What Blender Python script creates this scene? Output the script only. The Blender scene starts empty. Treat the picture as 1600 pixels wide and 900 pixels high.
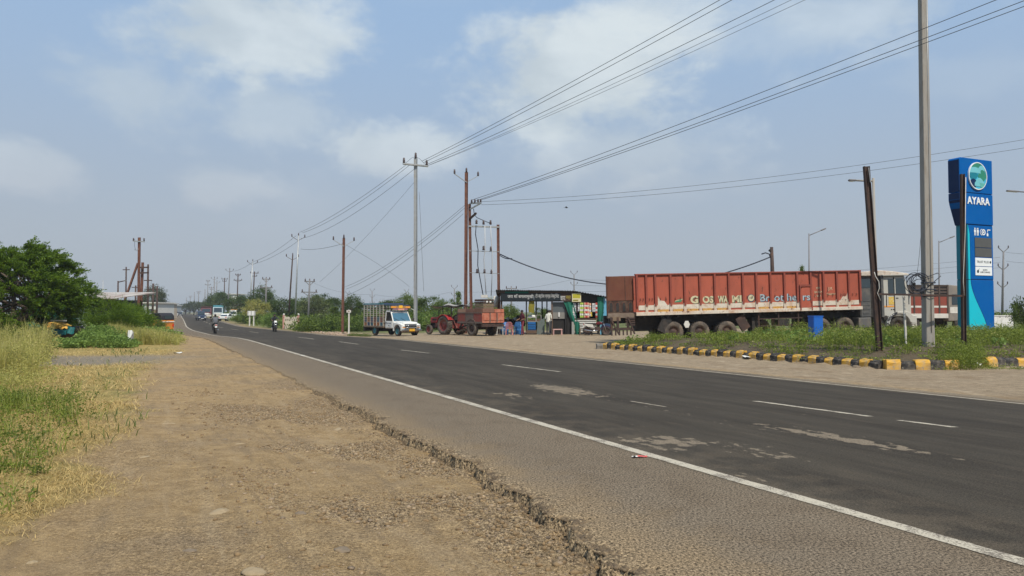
import bpy, bmesh, math, random
import numpy as np
from mathutils import Vector, Matrix, Quaternion
R = math.radians
rng = np.random.default_rng(7)
rnd = random.Random(11)
scn = bpy.context.scene
C = scn.collection
# ------------------------------------------------------------------ camera
F = 1155.0                       # focal length in pixels of the 1600 wide frame
PITCH = math.atan(37.0 / F)
CAMZ = 1.6
cam_d = bpy.data.cameras.new("camera")
cam_d.sensor_width = 36.0
cam_d.lens = 36.0 * F / 1600.0
cam_d.clip_start = 0.05
cam_d.clip_end = 9000.0
cam = bpy.data.objects.new("camera", cam_d)
cam.location = (0, 0, CAMZ)
cam.rotation_euler = (R(90) + PITCH, 0, 0)
C.objects.link(cam)
scn.camera = cam
# ------------------------------------------------------------------ light
SUN_EL, SUN_AZ = R(54), R(153)   # azimuth clockwise from +Y
SUN = Vector((math.sin(SUN_AZ) * math.cos(SUN_EL), math.cos(SUN_AZ) * math.cos(SUN_EL), math.sin(SUN_EL)))
sl = bpy.data.lights.new("sun", 'SUN')
sl.energy = 4.3
sl.angle = R(0.55)
sl.color = (1.0, 0.935, 0.81)
so = bpy.data.objects.new("sun", sl)
so.rotation_euler = SUN.to_track_quat('Z', 'Y').to_euler()
so.location = (20, -20, 60)
C.objects.link(so)
scn.view_settings.view_transform = 'Standard'
scn.view_settings.look = 'None'
scn.view_settings.exposure = 0.0
scn.view_settings.gamma = 1.0
scn.render.engine = 'CYCLES'
try:
    scn.cycles.use_denoising = True
    scn.cycles.denoiser = 'OPENIMAGEDENOISE'
except Exception:
    pass
scn.cycles.max_bounces = 6
scn.cycles.transparent_max_bounces = 8
scn.cycles.caustics_reflective = False
scn.cycles.caustics_refractive = False

class NT:
    """small helper for node trees"""
    def __init__(s, tree): s.t = tree
    def n(s, typ, **kw):
        nd = s.t.nodes.new(typ)
        for k, v in kw.items():
            if k.startswith('i_'):
                key = k[2:]
                key = int(key) if key.isdigit() else key.replace('__', ' ')
                nd.inputs[key].default_value = v
            else: setattr(nd, k, v)
        return nd
    def l(s, a, b): s.t.links.new(a, b)
    def put(s, sock, v):
        if isinstance(v, bpy.types.NodeSocket): s.l(v, sock)
        elif isinstance(v, (tuple, list)) and len(v) == 3 and sock.type == 'RGBA': sock.default_value = (*v, 1)
        else: sock.default_value = v
    def math(s, op, a, b=0.0, clamp=False):
        nd = s.n('ShaderNodeMath', operation=op); nd.use_clamp = clamp
        s.put(nd.inputs[0], a); s.put(nd.inputs[1], b); return nd.outputs[0]
    def vmath(s, op, a, b=None):
        nd = s.n('ShaderNodeVectorMath', operation=op)
        s.put(nd.inputs[0], a)
        if b is not None: s.put(nd.inputs[1], b)
        return nd.outputs['Value'] if op in ('LENGTH', 'DOT_PRODUCT', 'DISTANCE') else nd.outputs['Vector']
    def mix(s, f, a, b, blend='MIX'):
        nd = s.n('ShaderNodeMix', data_type='RGBA', blend_type=blend)
        s.put(nd.inputs[0], f); s.put(nd.inputs[6], a); s.put(nd.inputs[7], b); return nd.outputs[2]
    def step(s, x, a, b):
        nd = s.n('ShaderNodeMapRange', interpolation_type='SMOOTHSTEP')
        s.put(nd.inputs[0], x); nd.inputs[1].default_value = a; nd.inputs[2].default_value = b
        return nd.outputs[0]
    def noise(s, vec, scale, detail=3, rough=0.55, dist=0.0):
        nd = s.n('ShaderNodeTexNoise'); s.put(nd.inputs['Vector'], vec)
        nd.inputs['Scale'].default_value = scale; nd.inputs['Detail'].default_value = detail
        nd.inputs['Roughness'].default_value = rough; nd.inputs['Distortion'].default_value = dist
        return nd.outputs['Fac']
    def vor(s, vec, scale, feature='F1', out='Distance'):
        nd = s.n('ShaderNodeTexVoronoi', feature=feature); s.put(nd.inputs['Vector'], vec)
        nd.inputs['Scale'].default_value = scale; return nd.outputs[out]
    def scale(s, vec, sc):
        nd = s.n('ShaderNodeMapping'); s.put(nd.inputs[0], vec); nd.inputs['Scale'].default_value = sc
        return nd.outputs[0]

# ------------------------------------------------------------------ sky
def pix_dir(px, py):
    x, y = (px - 800.0) / F, (450.0 - py) / F
    c, s_ = math.cos(PITCH), math.sin(PITCH)
    return Vector((x, c - y * s_, s_ + y * c)).normalized()
world = bpy.data.worlds.new("World"); scn.world = world; world.use_nodes = True
wt = NT(world.node_tree); world.node_tree.nodes.clear()
wo = wt.n('ShaderNodeOutputWorld'); bg = wt.n('ShaderNodeBackground'); wt.l(bg.outputs[0], wo.inputs[0])
sky = wt.n('ShaderNodeTexSky', sky_type='NISHITA')
sky.sun_disc = False; sky.sun_elevation = SUN_EL; sky.sun_rotation = SUN_AZ
sky.altitude = 200; sky.air_density = 1.0; sky.dust_density = 1.2; sky.ozone_density = 1.3
SKY_K = 0.085
bg.inputs[1].default_value = SKY_K
tc = wt.n('ShaderNodeTexCoord').outputs['Generated']
sep = wt.n('ShaderNodeSeparateXYZ'); wt.l(tc, sep.inputs[0])
K = 1.0 / SKY_K
def sc_(c): return tuple(x * K for x in c)
base = wt.mix(0.86, sky.outputs[0], sc_((0.365, 0.53, 0.765)))
hz = wt.step(sep.outputs[2], 0.42, 0.0)                       # dusty air low on the horizon, the same all round
base = wt.mix(wt.math('MULTIPLY', hz, 0.92), base, sc_((0.43, 0.472, 0.515)))
n1 = wt.noise(wt.scale(tc, (1.0, 1.0, 1.7)), 5.5, 7, 0.56, 0.25)
n2 = wt.noise(wt.scale(tc, (1.0, 1.0, 1.6)), 14.0, 5, 0.6, 0.2)
nn = wt.math('ADD', wt.math('MULTIPLY', wt.math('SUBTRACT', n1, 0.5), 1.9), wt.math('MULTIPLY', wt.math('SUBTRACT', n2, 0.5), 1.25))
mask = wt.math('MULTIPLY', wt.step(wt.noise(wt.scale(tc, (1, 1, 1.5)), 2.6, 5, 0.55, 0.3), 0.56, 0.80), 0.30)
clouds = [(375, 45, 180, 88, 0.88), (225, 150, 140, 80, 0.55), (430, 175, 125, 62, 0.52), (890, 115, 180, 105, 0.95), (1010, 45, 130, 70, 0.6),
          (625, 237, 130, 46, 0.78), (35, 258, 80, 40, 0.55), (345, 290, 95, 34, 0.5), (960, 240, 200, 70, 0.55), (1240, 45, 210, 70, 0.34),
          (1330, 10, 120, 50, 0.35), (1085, 290, 150, 40, 0.26), (760, 45, 45, 25, 0.22), (1500, 120, 120, 40, 0.16), (840, 175, 110, 60, 0.45)]
for px, py, rx, ry, a in clouds:
    d = pix_dir(px, py)
    v = wt.vmath('SUBTRACT', tc, tuple(d))
    right = Vector((d.y, -d.x, 0)).normalized(); up = right.cross(d)
    u = wt.math('DIVIDE', wt.vmath('DOT_PRODUCT', v, tuple(right)), rx / F)
    w = wt.math('DIVIDE', wt.vmath('DOT_PRODUCT', v, tuple(up)), ry / F)
    front = wt.step(wt.vmath('DOT_PRODUCT', tc, tuple(d)), 0.3, 0.6)
    q = wt.math('SQRT', wt.math('ADD', wt.math('MULTIPLY', u, u), wt.math('MULTIPLY', w, w)))
    e = wt.math('ADD', wt.math('SUBTRACT', 1.0, q), nn)
    m = wt.math('MULTIPLY', wt.math('MULTIPLY', wt.step(e, -0.12, 0.62), a), front)
    mask = wt.math('SUBTRACT', 1.0, wt.math('MULTIPLY', wt.math('SUBTRACT', 1.0, mask), wt.math('SUBTRACT', 1.0, m)))
ccol = wt.mix(wt.step(n1, 0.35, 0.68), sc_((0.54, 0.62, 0.68)), sc_((0.70, 0.775, 0.815)))
lowc = wt.mix(wt.step(sep.outputs[2], 0.26, 0.06), ccol, sc_((0.50, 0.535, 0.60)))
final = wt.mix(mask, base, lowc)
wt.l(final, bg.inputs[0])

# ------------------------------------------------------------------ helpers
def np_fbm(x, y, scale, octaves=4, seed=0, rough=0.5):
    """value noise fbm on arrays, about -1..1"""
    out = np.zeros_like(x, dtype=float); amp = 1.0; tot = 0.0
    for o in range(octaves):
        xs, ys = x * scale + 17.3 * o + seed * 3.7, y * scale - 9.1 * o + seed * 5.3
        xi, yi = np.floor(xs).astype(np.int64), np.floor(ys).astype(np.int64)
        xf, yf = xs - xi, ys - yi
        xf, yf = xf * xf * (3 - 2 * xf), yf * yf * (3 - 2 * yf)
        def h(a, b):
            k = (a * 374761393 + b * 668265263 + (seed + o) * 974634777) & 0xFFFFFFFF
            k = ((k ^ (k >> 13)) * 1274126177) & 0xFFFFFFFF
            return ((k ^ (k >> 16)) & 0xFFFF) / 32767.5 - 1.0
        v = (h(xi, yi) * (1 - xf) + h(xi + 1, yi) * xf) * (1 - yf) + (h(xi, yi + 1) * (1 - xf) + h(xi + 1, yi + 1) * xf) * yf
        out += v * amp; tot += amp; amp *= rough; scale *= 2.03
    return out / tot
def S(a, b, x):
    t = np.clip((np.asarray(x, float) - a) / (b - a), 0, 1)
    return t * t * (3 - 2 * t)
# road geometry: the edge lines as functions of Y (the distance ahead)
def bend(Y, v):
    ks = np.array((50, 60, 75, 92, 131, 199, 300, 450), float); w = 4.0
    return sum(np.interp(Y + d, ks, v) for d in (-w, -w / 2, 0, w / 2, w)) / 5
def XL(Y):
    Y = np.asarray(Y, float)
    return np.where(Y < 45, 5.605 - 0.49 * Y, 5.605 - 0.49 * 45 - 0.458 * (Y - 45)) + bend(Y, (0, -1.0, -2.2, -2.5, -2.2, -1.8, -1.0, 0))
def XR(Y):
    Y = np.asarray(Y, float)
    return np.where(Y < 45, 15.6 - 0.523 * Y, 15.6 - 0.523 * 45 - 0.458 * (Y - 45)) + bend(Y, (0, -0.4, -1.7, -4.3, -4.5, -4.2, -2.5, 0))
def XC(Y): return (XL(Y) + XR(Y)) / 2 + 0.42
ISL = np.array([(3.9, 31.9), (10.15, 20.75), (12.3, 20.5), (14.0, 21.6), (30, 22.6), (60, 24), (60, 40), (27, 37.2), (17, 35.6), (8.0, 34.4), (5.0, 33.6)])
def poly_sd(x, y, P):
    """signed distance to a polygon, positive inside"""
    x, y = np.asarray(x, float), np.asarray(y, float)
    d = np.full(x.shape, 1e9); ins = np.zeros(x.shape, bool)
    n = len(P)
    for i in range(n):
        ax, ay = P[i]; bx, by = P[(i + 1) % n]
        ex, ey = bx - ax, by - ay
        t = np.clip(((x - ax) * ex + (y - ay) * ey) / (ex * ex + ey * ey), 0, 1)
        d = np.minimum(d, np.hypot(x - ax - t * ex, y - ay - t * ey))
        c = ((ay > y) != (by > y)) & (x < (bx - ax) * (y - ay) / (by - ay + 1e-12) + ax)
        ins ^= c
    return np.where(ins, d, -d)
def gz(x, y):
    """height of the land (without the fine relief)"""
    x, y = np.asarray(x, float), np.asarray(y, float)
    dip = -0.30 * S(40, 62, y) * (1 - S(80, 170, y)) * S(-4, -9, x)
    isl = 0.36 * S(0.05, 2.5, poly_sd(x, y, ISL)) + 0.10 * S(-0.02, 0.06, poly_sd(x, y, ISL))
    lot = 0.30 * S(8, 20, x) * S(33, 42, y)
    return dip + np.maximum(isl, lot)
def gz1(x, y): return float(gz(np.array([x]), np.array([y]))[0])
CP, SP = math.cos(PITCH), math.sin(PITCH)
def at(px, py, Y):
    """the point at distance Y that the photograph shows at (px, py)"""
    x, y = (px - 800.0) / F, (450.0 - py) / F
    t = Y / (CP - y * SP)
    return Vector((x * t, Y, CAMZ + t * (SP + y * CP)))
def gpt(px, py):
    z = 0.0
    for _ in range(25):
        x, y = (px - 800.0) / F, (450.0 - py) / F
        dz = SP + y * CP
        t = (z - CAMZ) / min(dz, -1e-3)
        X, Y = x * t, t * (CP - y * SP)
        z = 0.5 * z + 0.5 * gz1(X, Y)
    return Vector((X, Y, z))
def gx(px, Y):
    """ground point under image column px at distance Y"""
    X = (px - 800.0) / F * Y
    return Vector((X, Y, gz1(X, Y)))

def tag(o, label=None, cat=None, group=None, kind=None):
    if label: o['label'] = label
    if cat: o['category'] = cat
    if group: o['group'] = group
    if cat and not kind: kind = 'thing'
    if kind: o['kind'] = kind
    return o
def thing(name, label, cat, loc=(0, 0, 0), rz=0.0, group=None):
    o = bpy.data.objects.new(name, None); C.objects.link(o)
    o.location = loc; o.rotation_euler = (0, 0, rz)
    o.empty_display_size = 0.2
    return tag(o, label, cat, group)
def link(name, me, parent=None, loc=None, rot=None):
    o = bpy.data.objects.new(name, me); C.objects.link(o)
    if parent: o.parent = parent
    if loc is not None: o.location = loc
    if rot is not None: o.rotation_euler = rot
    return o
def copy_tree(o, parent=None):
    c = o.copy(); C.objects.link(c)
    if parent: c.parent = parent
    for ch in list(o.children): copy_tree(ch, c)
    return c

class MB:
    def __init__(s): s.v = []; s.f = []; s.m = []; s.s = []
    def add(s, vs, fs, m=0, smooth=False):
        o = len(s.v); s.v += [tuple(v) for v in vs]
        for f in fs: s.f.append(tuple(i + o for i in f)); s.m.append(m); s.s.append(smooth)
        return s
    def box(s, x0, x1, y0, y1, z0, z1, m=0):
        return s.add([(x0, y0, z0), (x1, y0, z0), (x1, y1, z0), (x0, y1, z0), (x0, y0, z1), (x1, y0, z1), (x1, y1, z1), (x0, y1, z1)],
                     [(0, 3, 2, 1), (4, 5, 6, 7), (0, 1, 5, 4), (1, 2, 6, 5), (2, 3, 7, 6), (3, 0, 4, 7)], m)
    def bar(s, a, b, w, h=None, m=0, up=(0, 0, 1)):
        """a square bar from a to b"""
        a, b = Vector(a), Vector(b); h = h or w; d = (b - a).normalized()
        u = Vector(up)
        if abs(d.dot(u)) > 0.98: u = Vector((1, 0, 0))
        r = d.cross(u).normalized() * (w / 2); t = r.cross(d).normalized() * (h / 2)
        vs = [a - r - t, a + r - t, a + r + t, a - r + t, b - r - t, b + r - t, b + r + t, b - r + t]
        return s.add(vs, [(0, 3, 2, 1), (4, 5, 6, 7), (0, 1, 5, 4), (1, 2, 6, 5), (2, 3, 7, 6), (3, 0, 4, 7)], m)
    def tube(s, pts, r, n=6, m=0, cap=True, smooth=True):
        pts = [Vector(p) for p in pts]; k = len(pts)
        rs = r if isinstance(r, (list, tuple)) else [r] * k
        vs = []; fs = []; prev = None
        for i, p in enumerate(pts):
            d = (pts[min(i + 1, k - 1)] - pts[max(i - 1, 0)]).normalized()
            if prev is None:
                u = Vector((0, 0, 1)) if abs(d.z) < 0.9 else Vector((1, 0, 0))
                a = d.cross(u).normalized()
            else: a = (prev - d * prev.dot(d)).normalized()
            prev = a; b = d.cross(a)
            for j in range(n):
                t = 2 * math.pi * j / n
                vs.append(p + (a * math.cos(t) + b * math.sin(t)) * rs[i])
        for i in range(k - 1):
            for j in range(n):
                fs.append((i * n + j, i * n + (j + 1) % n, (i + 1) * n + (j + 1) % n, (i + 1) * n + j))
        s.add(vs, fs, m, smooth)
        if cap:
            o = len(s.v) - k * n
            s.f.append(tuple(o + j for j in reversed(range(n)))); s.m.append(m); s.s.append(False)
            s.f.append(tuple(o + (k - 1) * n + j for j in range(n))); s.m.append(m); s.s.append(False)
        return s
    def prism(s, poly, axis, a, b, m=0, poly2=None):
        """polygon extruded along an axis; poly2 = the outline at the far end"""
        poly2 = poly2 or poly; n = len(poly)
        def mk(p, t):
            return {'x': (t, p[0], p[1]), 'y': (p[0], t, p[1]), 'z': (p[0], p[1], t)}[axis]
        vs = [mk(p, a) for p in poly] + [mk(p, b) for p in poly2]
        fs = [tuple(range(n)), tuple(range(2 * n - 1, n - 1, -1))] + [(i, (i + 1) % n, n + (i + 1) % n, n + i) for i in range(n)]
        return s.add(vs, fs, m)
    def lathe(s, prof, axis='z', n=20, m=0, c=(0, 0, 0), smooth=True, a0=0, a1=2 * math.pi):
        full = abs(a1 - a0 - 2 * math.pi) < 1e-6
        k = len(prof); vs = []; fs = []; nn = n if full else n + 1
        for j in range(nn):
            t = a0 + (a1 - a0) * j / n
            for r, h in prof:
                p = {'z': (r * math.cos(t), r * math.sin(t), h), 'y': (r * math.cos(t), h, r * math.sin(t)), 'x': (h, r * math.cos(t), r * math.sin(t))}[axis]
                vs.append((p[0] + c[0], p[1] + c[1], p[2] + c[2]))
        for j in range(n):
            j2 = (j + 1) % nn
            for i in range(k - 1): fs.append((j * k + i, j * k + i + 1, j2 * k + i + 1, j2 * k + i))
        return s.add(vs, fs, m, smooth)
    def ball(s, c, r, m=0, n=10, sc=(1, 1, 1)):
        prof = [(max(1e-4, math.sin(math.pi * i / (n // 2 + 2))) * r, -math.cos(math.pi * i / (n // 2 + 2)) * r) for i in range(n // 2 + 3)]
        o = len(s.v); s.lathe(prof, 'z', n, m)
        for i in range(o, len(s.v)):
            v = s.v[i]; s.v[i] = (v[0] * sc[0] + c[0], v[1] * sc[1] + c[1], v[2] * sc[2] + c[2])
        return s
    def jitter(s, amt, seed=0):
        r = random.Random(seed)
        s.v = [(x + r.uniform(-amt, amt), y + r.uniform(-amt, amt), z + r.uniform(-amt, amt)) for x, y, z in s.v]; return s
    def mesh(s, name, mats):
        me = bpy.data.meshes.new(name); me.from_pydata(s.v, [], s.f)
        mats = mats if isinstance(mats, (list, tuple)) else [mats]
        for x in mats: me.materials.append(x)
        me.polygons.foreach_set('material_index', s.m); me.polygons.foreach_set('use_smooth', s.s)
        bm = bmesh.new(); bm.from_mesh(me); bmesh.ops.recalc_face_normals(bm, faces=bm.faces); bm.to_mesh(me); bm.free()
        me.update(); return me
    def build(s, name, mats, parent=None, loc=None, rot=None, bevel=0.0, seg=1):
        o = link(name, s.mesh(name, mats), parent, loc, rot)
        if bevel:
            b = o.modifiers.new("bevel", 'BEVEL'); b.width = bevel; b.segments = seg; b.limit_method = 'ANGLE'; b.angle_limit = R(35)
        return o

def np_mesh(name, V, Fq, mat, attrs=None, smooth=False):
    """mesh from arrays; Fq (M,3) or (M,4)"""
    me = bpy.data.meshes.new(name); V = np.asarray(V, np.float32); Fq = np.asarray(Fq, np.int32)
    n, k = Fq.shape
    me.vertices.add(len(V)); me.vertices.foreach_set('co', V.ravel())
    me.loops.add(n * k); me.loops.foreach_set('vertex_index', Fq.ravel())
    me.polygons.add(n); me.polygons.foreach_set('loop_start', np.arange(0, n * k, k, dtype=np.int32))
    if smooth: me.polygons.foreach_set('use_smooth', np.ones(n, bool))
    me.update(calc_edges=True)
    for key, val in (attrs or {}).items():
        a = me.attributes.new(key, 'FLOAT', 'POINT'); a.data.foreach_set('value', np.asarray(val, np.float32).ravel())
    for x in (mat if isinstance(mat, (list, tuple)) else [mat]): me.materials.append(x)
    return me

def text_mesh(body, size, mat, extrude=0.004, offset=0.0, align='CENTER', spacing=1.0, shear=0.0, sx=1.0):
    cu = bpy.data.curves.new("lettering", 'FONT'); cu.body = body; cu.size = size; cu.extrude = extrude; cu.offset = offset
    cu.align_x = align; cu.space_character = spacing; cu.shear = shear; cu.resolution_u = 3
    o = bpy.data.objects.new("lettering", cu); C.objects.link(o)
    dg = bpy.context.evaluated_depsgraph_get()
    me = bpy.data.meshes.new_from_object(o.evaluated_get(dg))
    bpy.data.objects.remove(o); bpy.data.curves.remove(cu)
    me.materials.clear(); me.materials.append(mat)
    if sx != 1.0:
        me.transform(Matrix.Diagonal((sx, 1, 1, 1)))
    return me

# ------------------------------------------------------------------ materials
def new_mat(name):
    m = bpy.data.materials.new(name); m.use_nodes = True; m.node_tree.nodes.clear()
    t = NT(m.node_tree); out = t.n('ShaderNodeOutputMaterial'); b = t.n('ShaderNodeBsdfPrincipled'); t.l(b.outputs[0], out.inputs[0])
    return m, t, b, out
def M(name, col, rough=0.6, metal=0.0, var=0.18, vs=2.5, dirt=None, da=0.5, ds=3.0, bump=0.0, bs=60.0, spec=0.4, stretch=(1, 1, 1), chip=None, ca=0.35, cs=9.0):
    m, t, b, out = new_mat(name)
    tc = t.n('ShaderNodeTexCoord').outputs['Object']
    if stretch != (1, 1, 1): tc = t.scale(tc, stretch)
    n = t.noise(tc, vs, 4)
    c = t.mix(n, tuple(x * (1 - var) for x in col), tuple(min(1, x * (1 + var)) for x in col))
    rg = rough
    if dirt:
        n2 = t.noise(tc, ds, 6, 0.65, 0.3)
        f = t.math('MULTIPLY', t.step(n2, 0.40, 0.72), da)
        c = t.mix(f, c, dirt)
        rg = t.math('ADD', rough, t.math('MULTIPLY', f, 0.9 - rough))
    if chip:
        n3 = t.noise(tc, cs, 7, 0.7, 0.5)
        f = t.step(n3, 1.0 - ca - 0.06, 1.0 - ca + 0.02)
        c = t.mix(f, c, chip)
    t.put(b.inputs['Base Color'], c); t.put(b.inputs['Roughness'], rg)
    b.inputs['Metallic'].default_value = metal
    if 'Specular IOR Level' in b.inputs: b.inputs['Specular IOR Level'].default_value = spec
    if bump:
        nb = t.noise(tc, bs, 5, 0.6); bp = t.n('ShaderNodeBump'); bp.inputs['Strength'].default_value = bump; bp.inputs['Distance'].default_value = 0.02
        t.l(nb, bp.inputs['Height']); t.l(bp.outputs[0], b.inputs['Normal'])
    return m
def foliage_mat(name, dark, light, dry=None, trans=0.3, rough=0.55):
    m, t, b, out = new_mat(name)
    a = t.n('ShaderNodeAttribute', attribute_name='tint').outputs['Fac']
    c = t.mix(t.step(a, 0.0, 0.85), dark, light)
    if dry: c = t.mix(t.step(a, 0.80, 1.0), c, dry)
    t.put(b.inputs['Base Color'], c); b.inputs['Roughness'].default_value = rough
    b.inputs['Specular IOR Level'].default_value = 0.25
    tr = t.n('ShaderNodeBsdfTranslucent'); t.l(t.mix(0.5, c, tuple(min(1, x * 1.6) for x in light)), tr.inputs['Color'])
    mx = t.n('ShaderNodeMixShader'); mx.inputs[0].default_value = trans
    t.l(b.outputs[0], mx.inputs[1]); t.l(tr.outputs[0], mx.inputs[2]); t.l(mx.outputs[0], out.inputs[0])
    return m
DUST = (0.34, 0.27, 0.19)
RUSTC = (0.13, 0.055, 0.03)
mt = dict(
    rust_pole=M('rusty steel', (0.15, 0.062, 0.042), 0.75, 0.1, 0.3, 6, dirt=(0.26, 0.13, 0.08), da=0.6, bump=0.3),
    dark_rust=M('dark rusty steel', (0.055, 0.035, 0.03), 0.7, 0.2, 0.3, 5, dirt=(0.15, 0.08, 0.05), da=0.5, bump=0.3),
    galv=M('galvanised steel', (0.42, 0.43, 0.43), 0.45, 0.5, 0.15, 4, dirt=(0.3, 0.27, 0.22), da=0.4),
    concrete_pole=M('weathered pole concrete', (0.33, 0.31, 0.28), 0.85, 0, 0.2, 3, dirt=(0.20, 0.16, 0.12), da=0.6, stretch=(3, 3, 0.5), bump=0.4),
    concrete=M('weathered concrete', (0.36, 0.35, 0.33), 0.9, 0, 0.18, 3, dirt=(0.14, 0.13, 0.10), da=0.7, bump=0.5),
    old_concrete=M('mossy concrete', (0.24, 0.23, 0.20), 0.95, 0, 0.3, 4, dirt=(0.07, 0.08, 0.05), da=0.9, bump=0.6),
    pole_grey=M('hazy grey pole steel', (0.20, 0.19, 0.19), 0.7, 0.2, 0.2, 3),
    insul=M('brown porcelain', (0.06, 0.035, 0.03), 0.3),
    wire=M('aluminium wire', (0.10, 0.10, 0.105), 0.6, 0.3),
    cable=M('black cable', (0.03, 0.035, 0.05), 0.6),
    rubber=M('dusty tyre rubber', (0.028, 0.026, 0.024), 0.85, 0, 0.2, 6, dirt=(0.16, 0.13, 0.10), da=0.55, ds=5),
    dusty_rubber=M('very dusty tyre rubber', (0.07, 0.058, 0.048), 0.9, 0, 0.2, 6, dirt=(0.25, 0.19, 0.14), da=0.6, ds=4),
    black=M('black underbody', (0.018, 0.017, 0.016), 0.7, 0, 0.3, 5, dirt=(0.08, 0.06, 0.05), da=0.6),
    white=M('white paint', (0.74, 0.74, 0.71), 0.35, 0, 0.05, 2, dirt=(0.45, 0.40, 0.33), da=0.35, ds=2.5),
    offwhite=M('old white paint', (0.62, 0.60, 0.55), 0.6, 0, 0.08, 3, dirt=(0.35, 0.28, 0.2), da=0.5, ds=4),
    chrome=M('chromed steel', (0.6, 0.6, 0.6), 0.2, 0.9, 0.05, 3),
    glass=M('dark window glass', (0.03, 0.045, 0.055), 0.08, 0, 0.1, 1, spec=0.8),
    sky_glass=M('tinted windscreen glass', (0.05, 0.13, 0.19), 0.06, 0, 0.2, 2, spec=0.9),
    lamp=M('lamp lens', (0.75, 0.75, 0.72), 0.12, 0, 0.05, 3, spec=0.8),
    amber=M('amber lens', (0.8, 0.3, 0.03), 0.2), redlens=M('red lens', (0.55, 0.03, 0.02), 0.2),
    yellow=M('yellow plate', (0.80, 0.42, 0.03), 0.5, 0, 0.08, 3),
    orange=M('orange paint', (0.75, 0.30, 0.04), 0.5, 0, 0.1, 4, dirt=DUST, da=0.3),
    teal=M('teal rim paint', (0.03, 0.20, 0.24), 0.5, 0, 0.15, 4, dirt=DUST, da=0.35, ds=6),
    skin=M('brown skin', (0.20, 0.105, 0.065), 0.55, 0, 0.08, 8), hair=M('black hair', (0.012, 0.010, 0.009), 0.6),
    wood=M('worn boards', (0.20, 0.14, 0.09), 0.85, 0, 0.3, 5, dirt=(0.09, 0.06, 0.04), da=0.6, stretch=(1, 6, 6)),
    trunk=M('bark', (0.10, 0.075, 0.055), 0.95, 0, 0.35, 6, bump=0.6, bs=25),
)
# ------------------------------------------------------------------ the land
def grow(a, b, d0, k):
    out = [a]; d = d0
    while out[-1] < b: out.append(out[-1] + d); d *= k
    return out
gx_fine = list(np.arange(-9.0, 5.2, 0.036))
X_ = np.array([-x for x in grow(9.05, 5000, 0.08, 1.075)][::-1] + gx_fine + grow(5.25, 5000, 0.08, 1.075))
Y_ = np.array([-y for y in grow(-2.6, 300, 0.2, 1.2)][::-1] + list(np.arange(2.65, 11.5, 0.036)) + grow(11.55, 6500, 0.05, 1.026))
Y_ = np.unique(Y_)
GX, GY = np.meshgrid(X_, Y_)
wl = GX - XL(GY); wr = GX - XR(GY)
n_big = np_fbm(GX, GY, 0.5, 3, 3); n_mid = np_fbm(GX, GY, 2.2, 4, 5); n_fine = np_fbm(GX, GY, 11, 3, 8); n_ff = np_fbm(GX, GY, 27, 2, 9)
near = 1 - S(9, 22, GY)
def edge_w(Y):
    """where the broken left edge of the asphalt runs, counted from the edge line"""
    Y = np.asarray(Y, float)
    a = np_fbm(Y * 0 + 3.1, Y, 1.1, 3, 21); c = np_fbm(Y * 0 + 8.1, Y, 6.5, 4, 23, 0.65); f = 1 - S(10, 26, Y)
    e = -2.15 - 0.55 * S(8, 4, Y) + a * 0.16 + c * (0.05 + 0.07 * f)
    return np.where(Y > 26, -2.15 + a * 0.1, e)
coarse_n = np_fbm(GX, GY, 1.1, 4, 77)
gravel = S(-4.9, -3.9, wl + 0.5 * n_big) * S(0, -1, wl) * (1 - S(22, 40, GY))
gravel = gravel * (0.18 + 0.82 * S(-0.22, 0.22, coarse_n)); gravel = np.maximum(gravel, 0.35 * S(0.0, 0.6, n_big) * S(-7, -6, wl) * (wl < 0))
grassm = S(-5.7, -6.5, wl + 0.45 * n_mid + 0.5 * n_big + 1.6 * S(17, 33, GY) * -1 + 1.3 * S(6.6, 4.0, GY)) * (wl < 0)
trk_c = 24.5 + 0.10 * (GX + 14)
track = S(3.6, 1.6, np.abs(GY - trk_c + 1.2 * n_big)) * S(-10, -13, GX) * (GX > -60)
grassm = grassm * (1 - 0.85 * track)
lot = S(0.0, 1.2, wr) * (1 - S(58, 66, GY + 0.25 * GX))
isl_sd = poly_sd(GX, GY, ISL)
soil = S(0.0, 0.5, isl_sd)
fieldm = np.maximum(S(-16, -20, wl) * (1 - track), S(0.5, 2, wr) * S(58, 66, GY + 0.25 * GX))
fieldm = np.maximum(fieldm, S(36, 44, GY) * S(-3.6, -5.5, wl) * (wl < 0))
Zg = gz(GX, GY)
ew = edge_w(GY[:, 0])[:, None]
under = np.where(GY < 30, S(0.0, 0.10, wl - ew), S(-2.45, -2.2, wl)) * S(0.55, 0.30, wr)
left_low = -0.08 * S(-5.0, -2.9, wl) * (wl < 0) * (1 - S(11, 24, GY))
rel = 0.018 * n_big + 0.007 * n_mid + (0.0015 + 0.024 * gravel) * n_fine * near + 0.014 * gravel * n_ff * near
rel += -0.02 * np.exp(-((wl + 5.1) / 0.28) ** 2) * near - 0.016 * np.exp(-((wl + 4.0 + 0.1 * n_mid) / 0.25) ** 2) * near
rel += -0.055 * np.exp(-((wl - ew + 0.03) / 0.075) ** 2) * (1 - S(9, 16, GY)) * (0.6 + 0.8 * S(-.3, .4, n_mid))
rel += grassm * 0.03 * (1 + n_mid)
Zg = Zg + np.where(under > 0, 0, 1) * 0 + (rel * (1 - under)) * (1 - S(60, 200, GY)) + left_low * (1 - under) - 0.085 * under
Zg += S(0.2, 1.0, wr) * 0.012 * (1 - under) - 0.012 * (wl < -2) * S(12, 30, GY) * (1 - under)
ny, nx = GX.shape
idx = np.arange(ny * nx).reshape(ny, nx)
Fq = np.stack([idx[:-1, :-1], idx[:-1, 1:], idx[1:, 1:], idx[1:, :-1]], -1).reshape(-1, 4)

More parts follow.
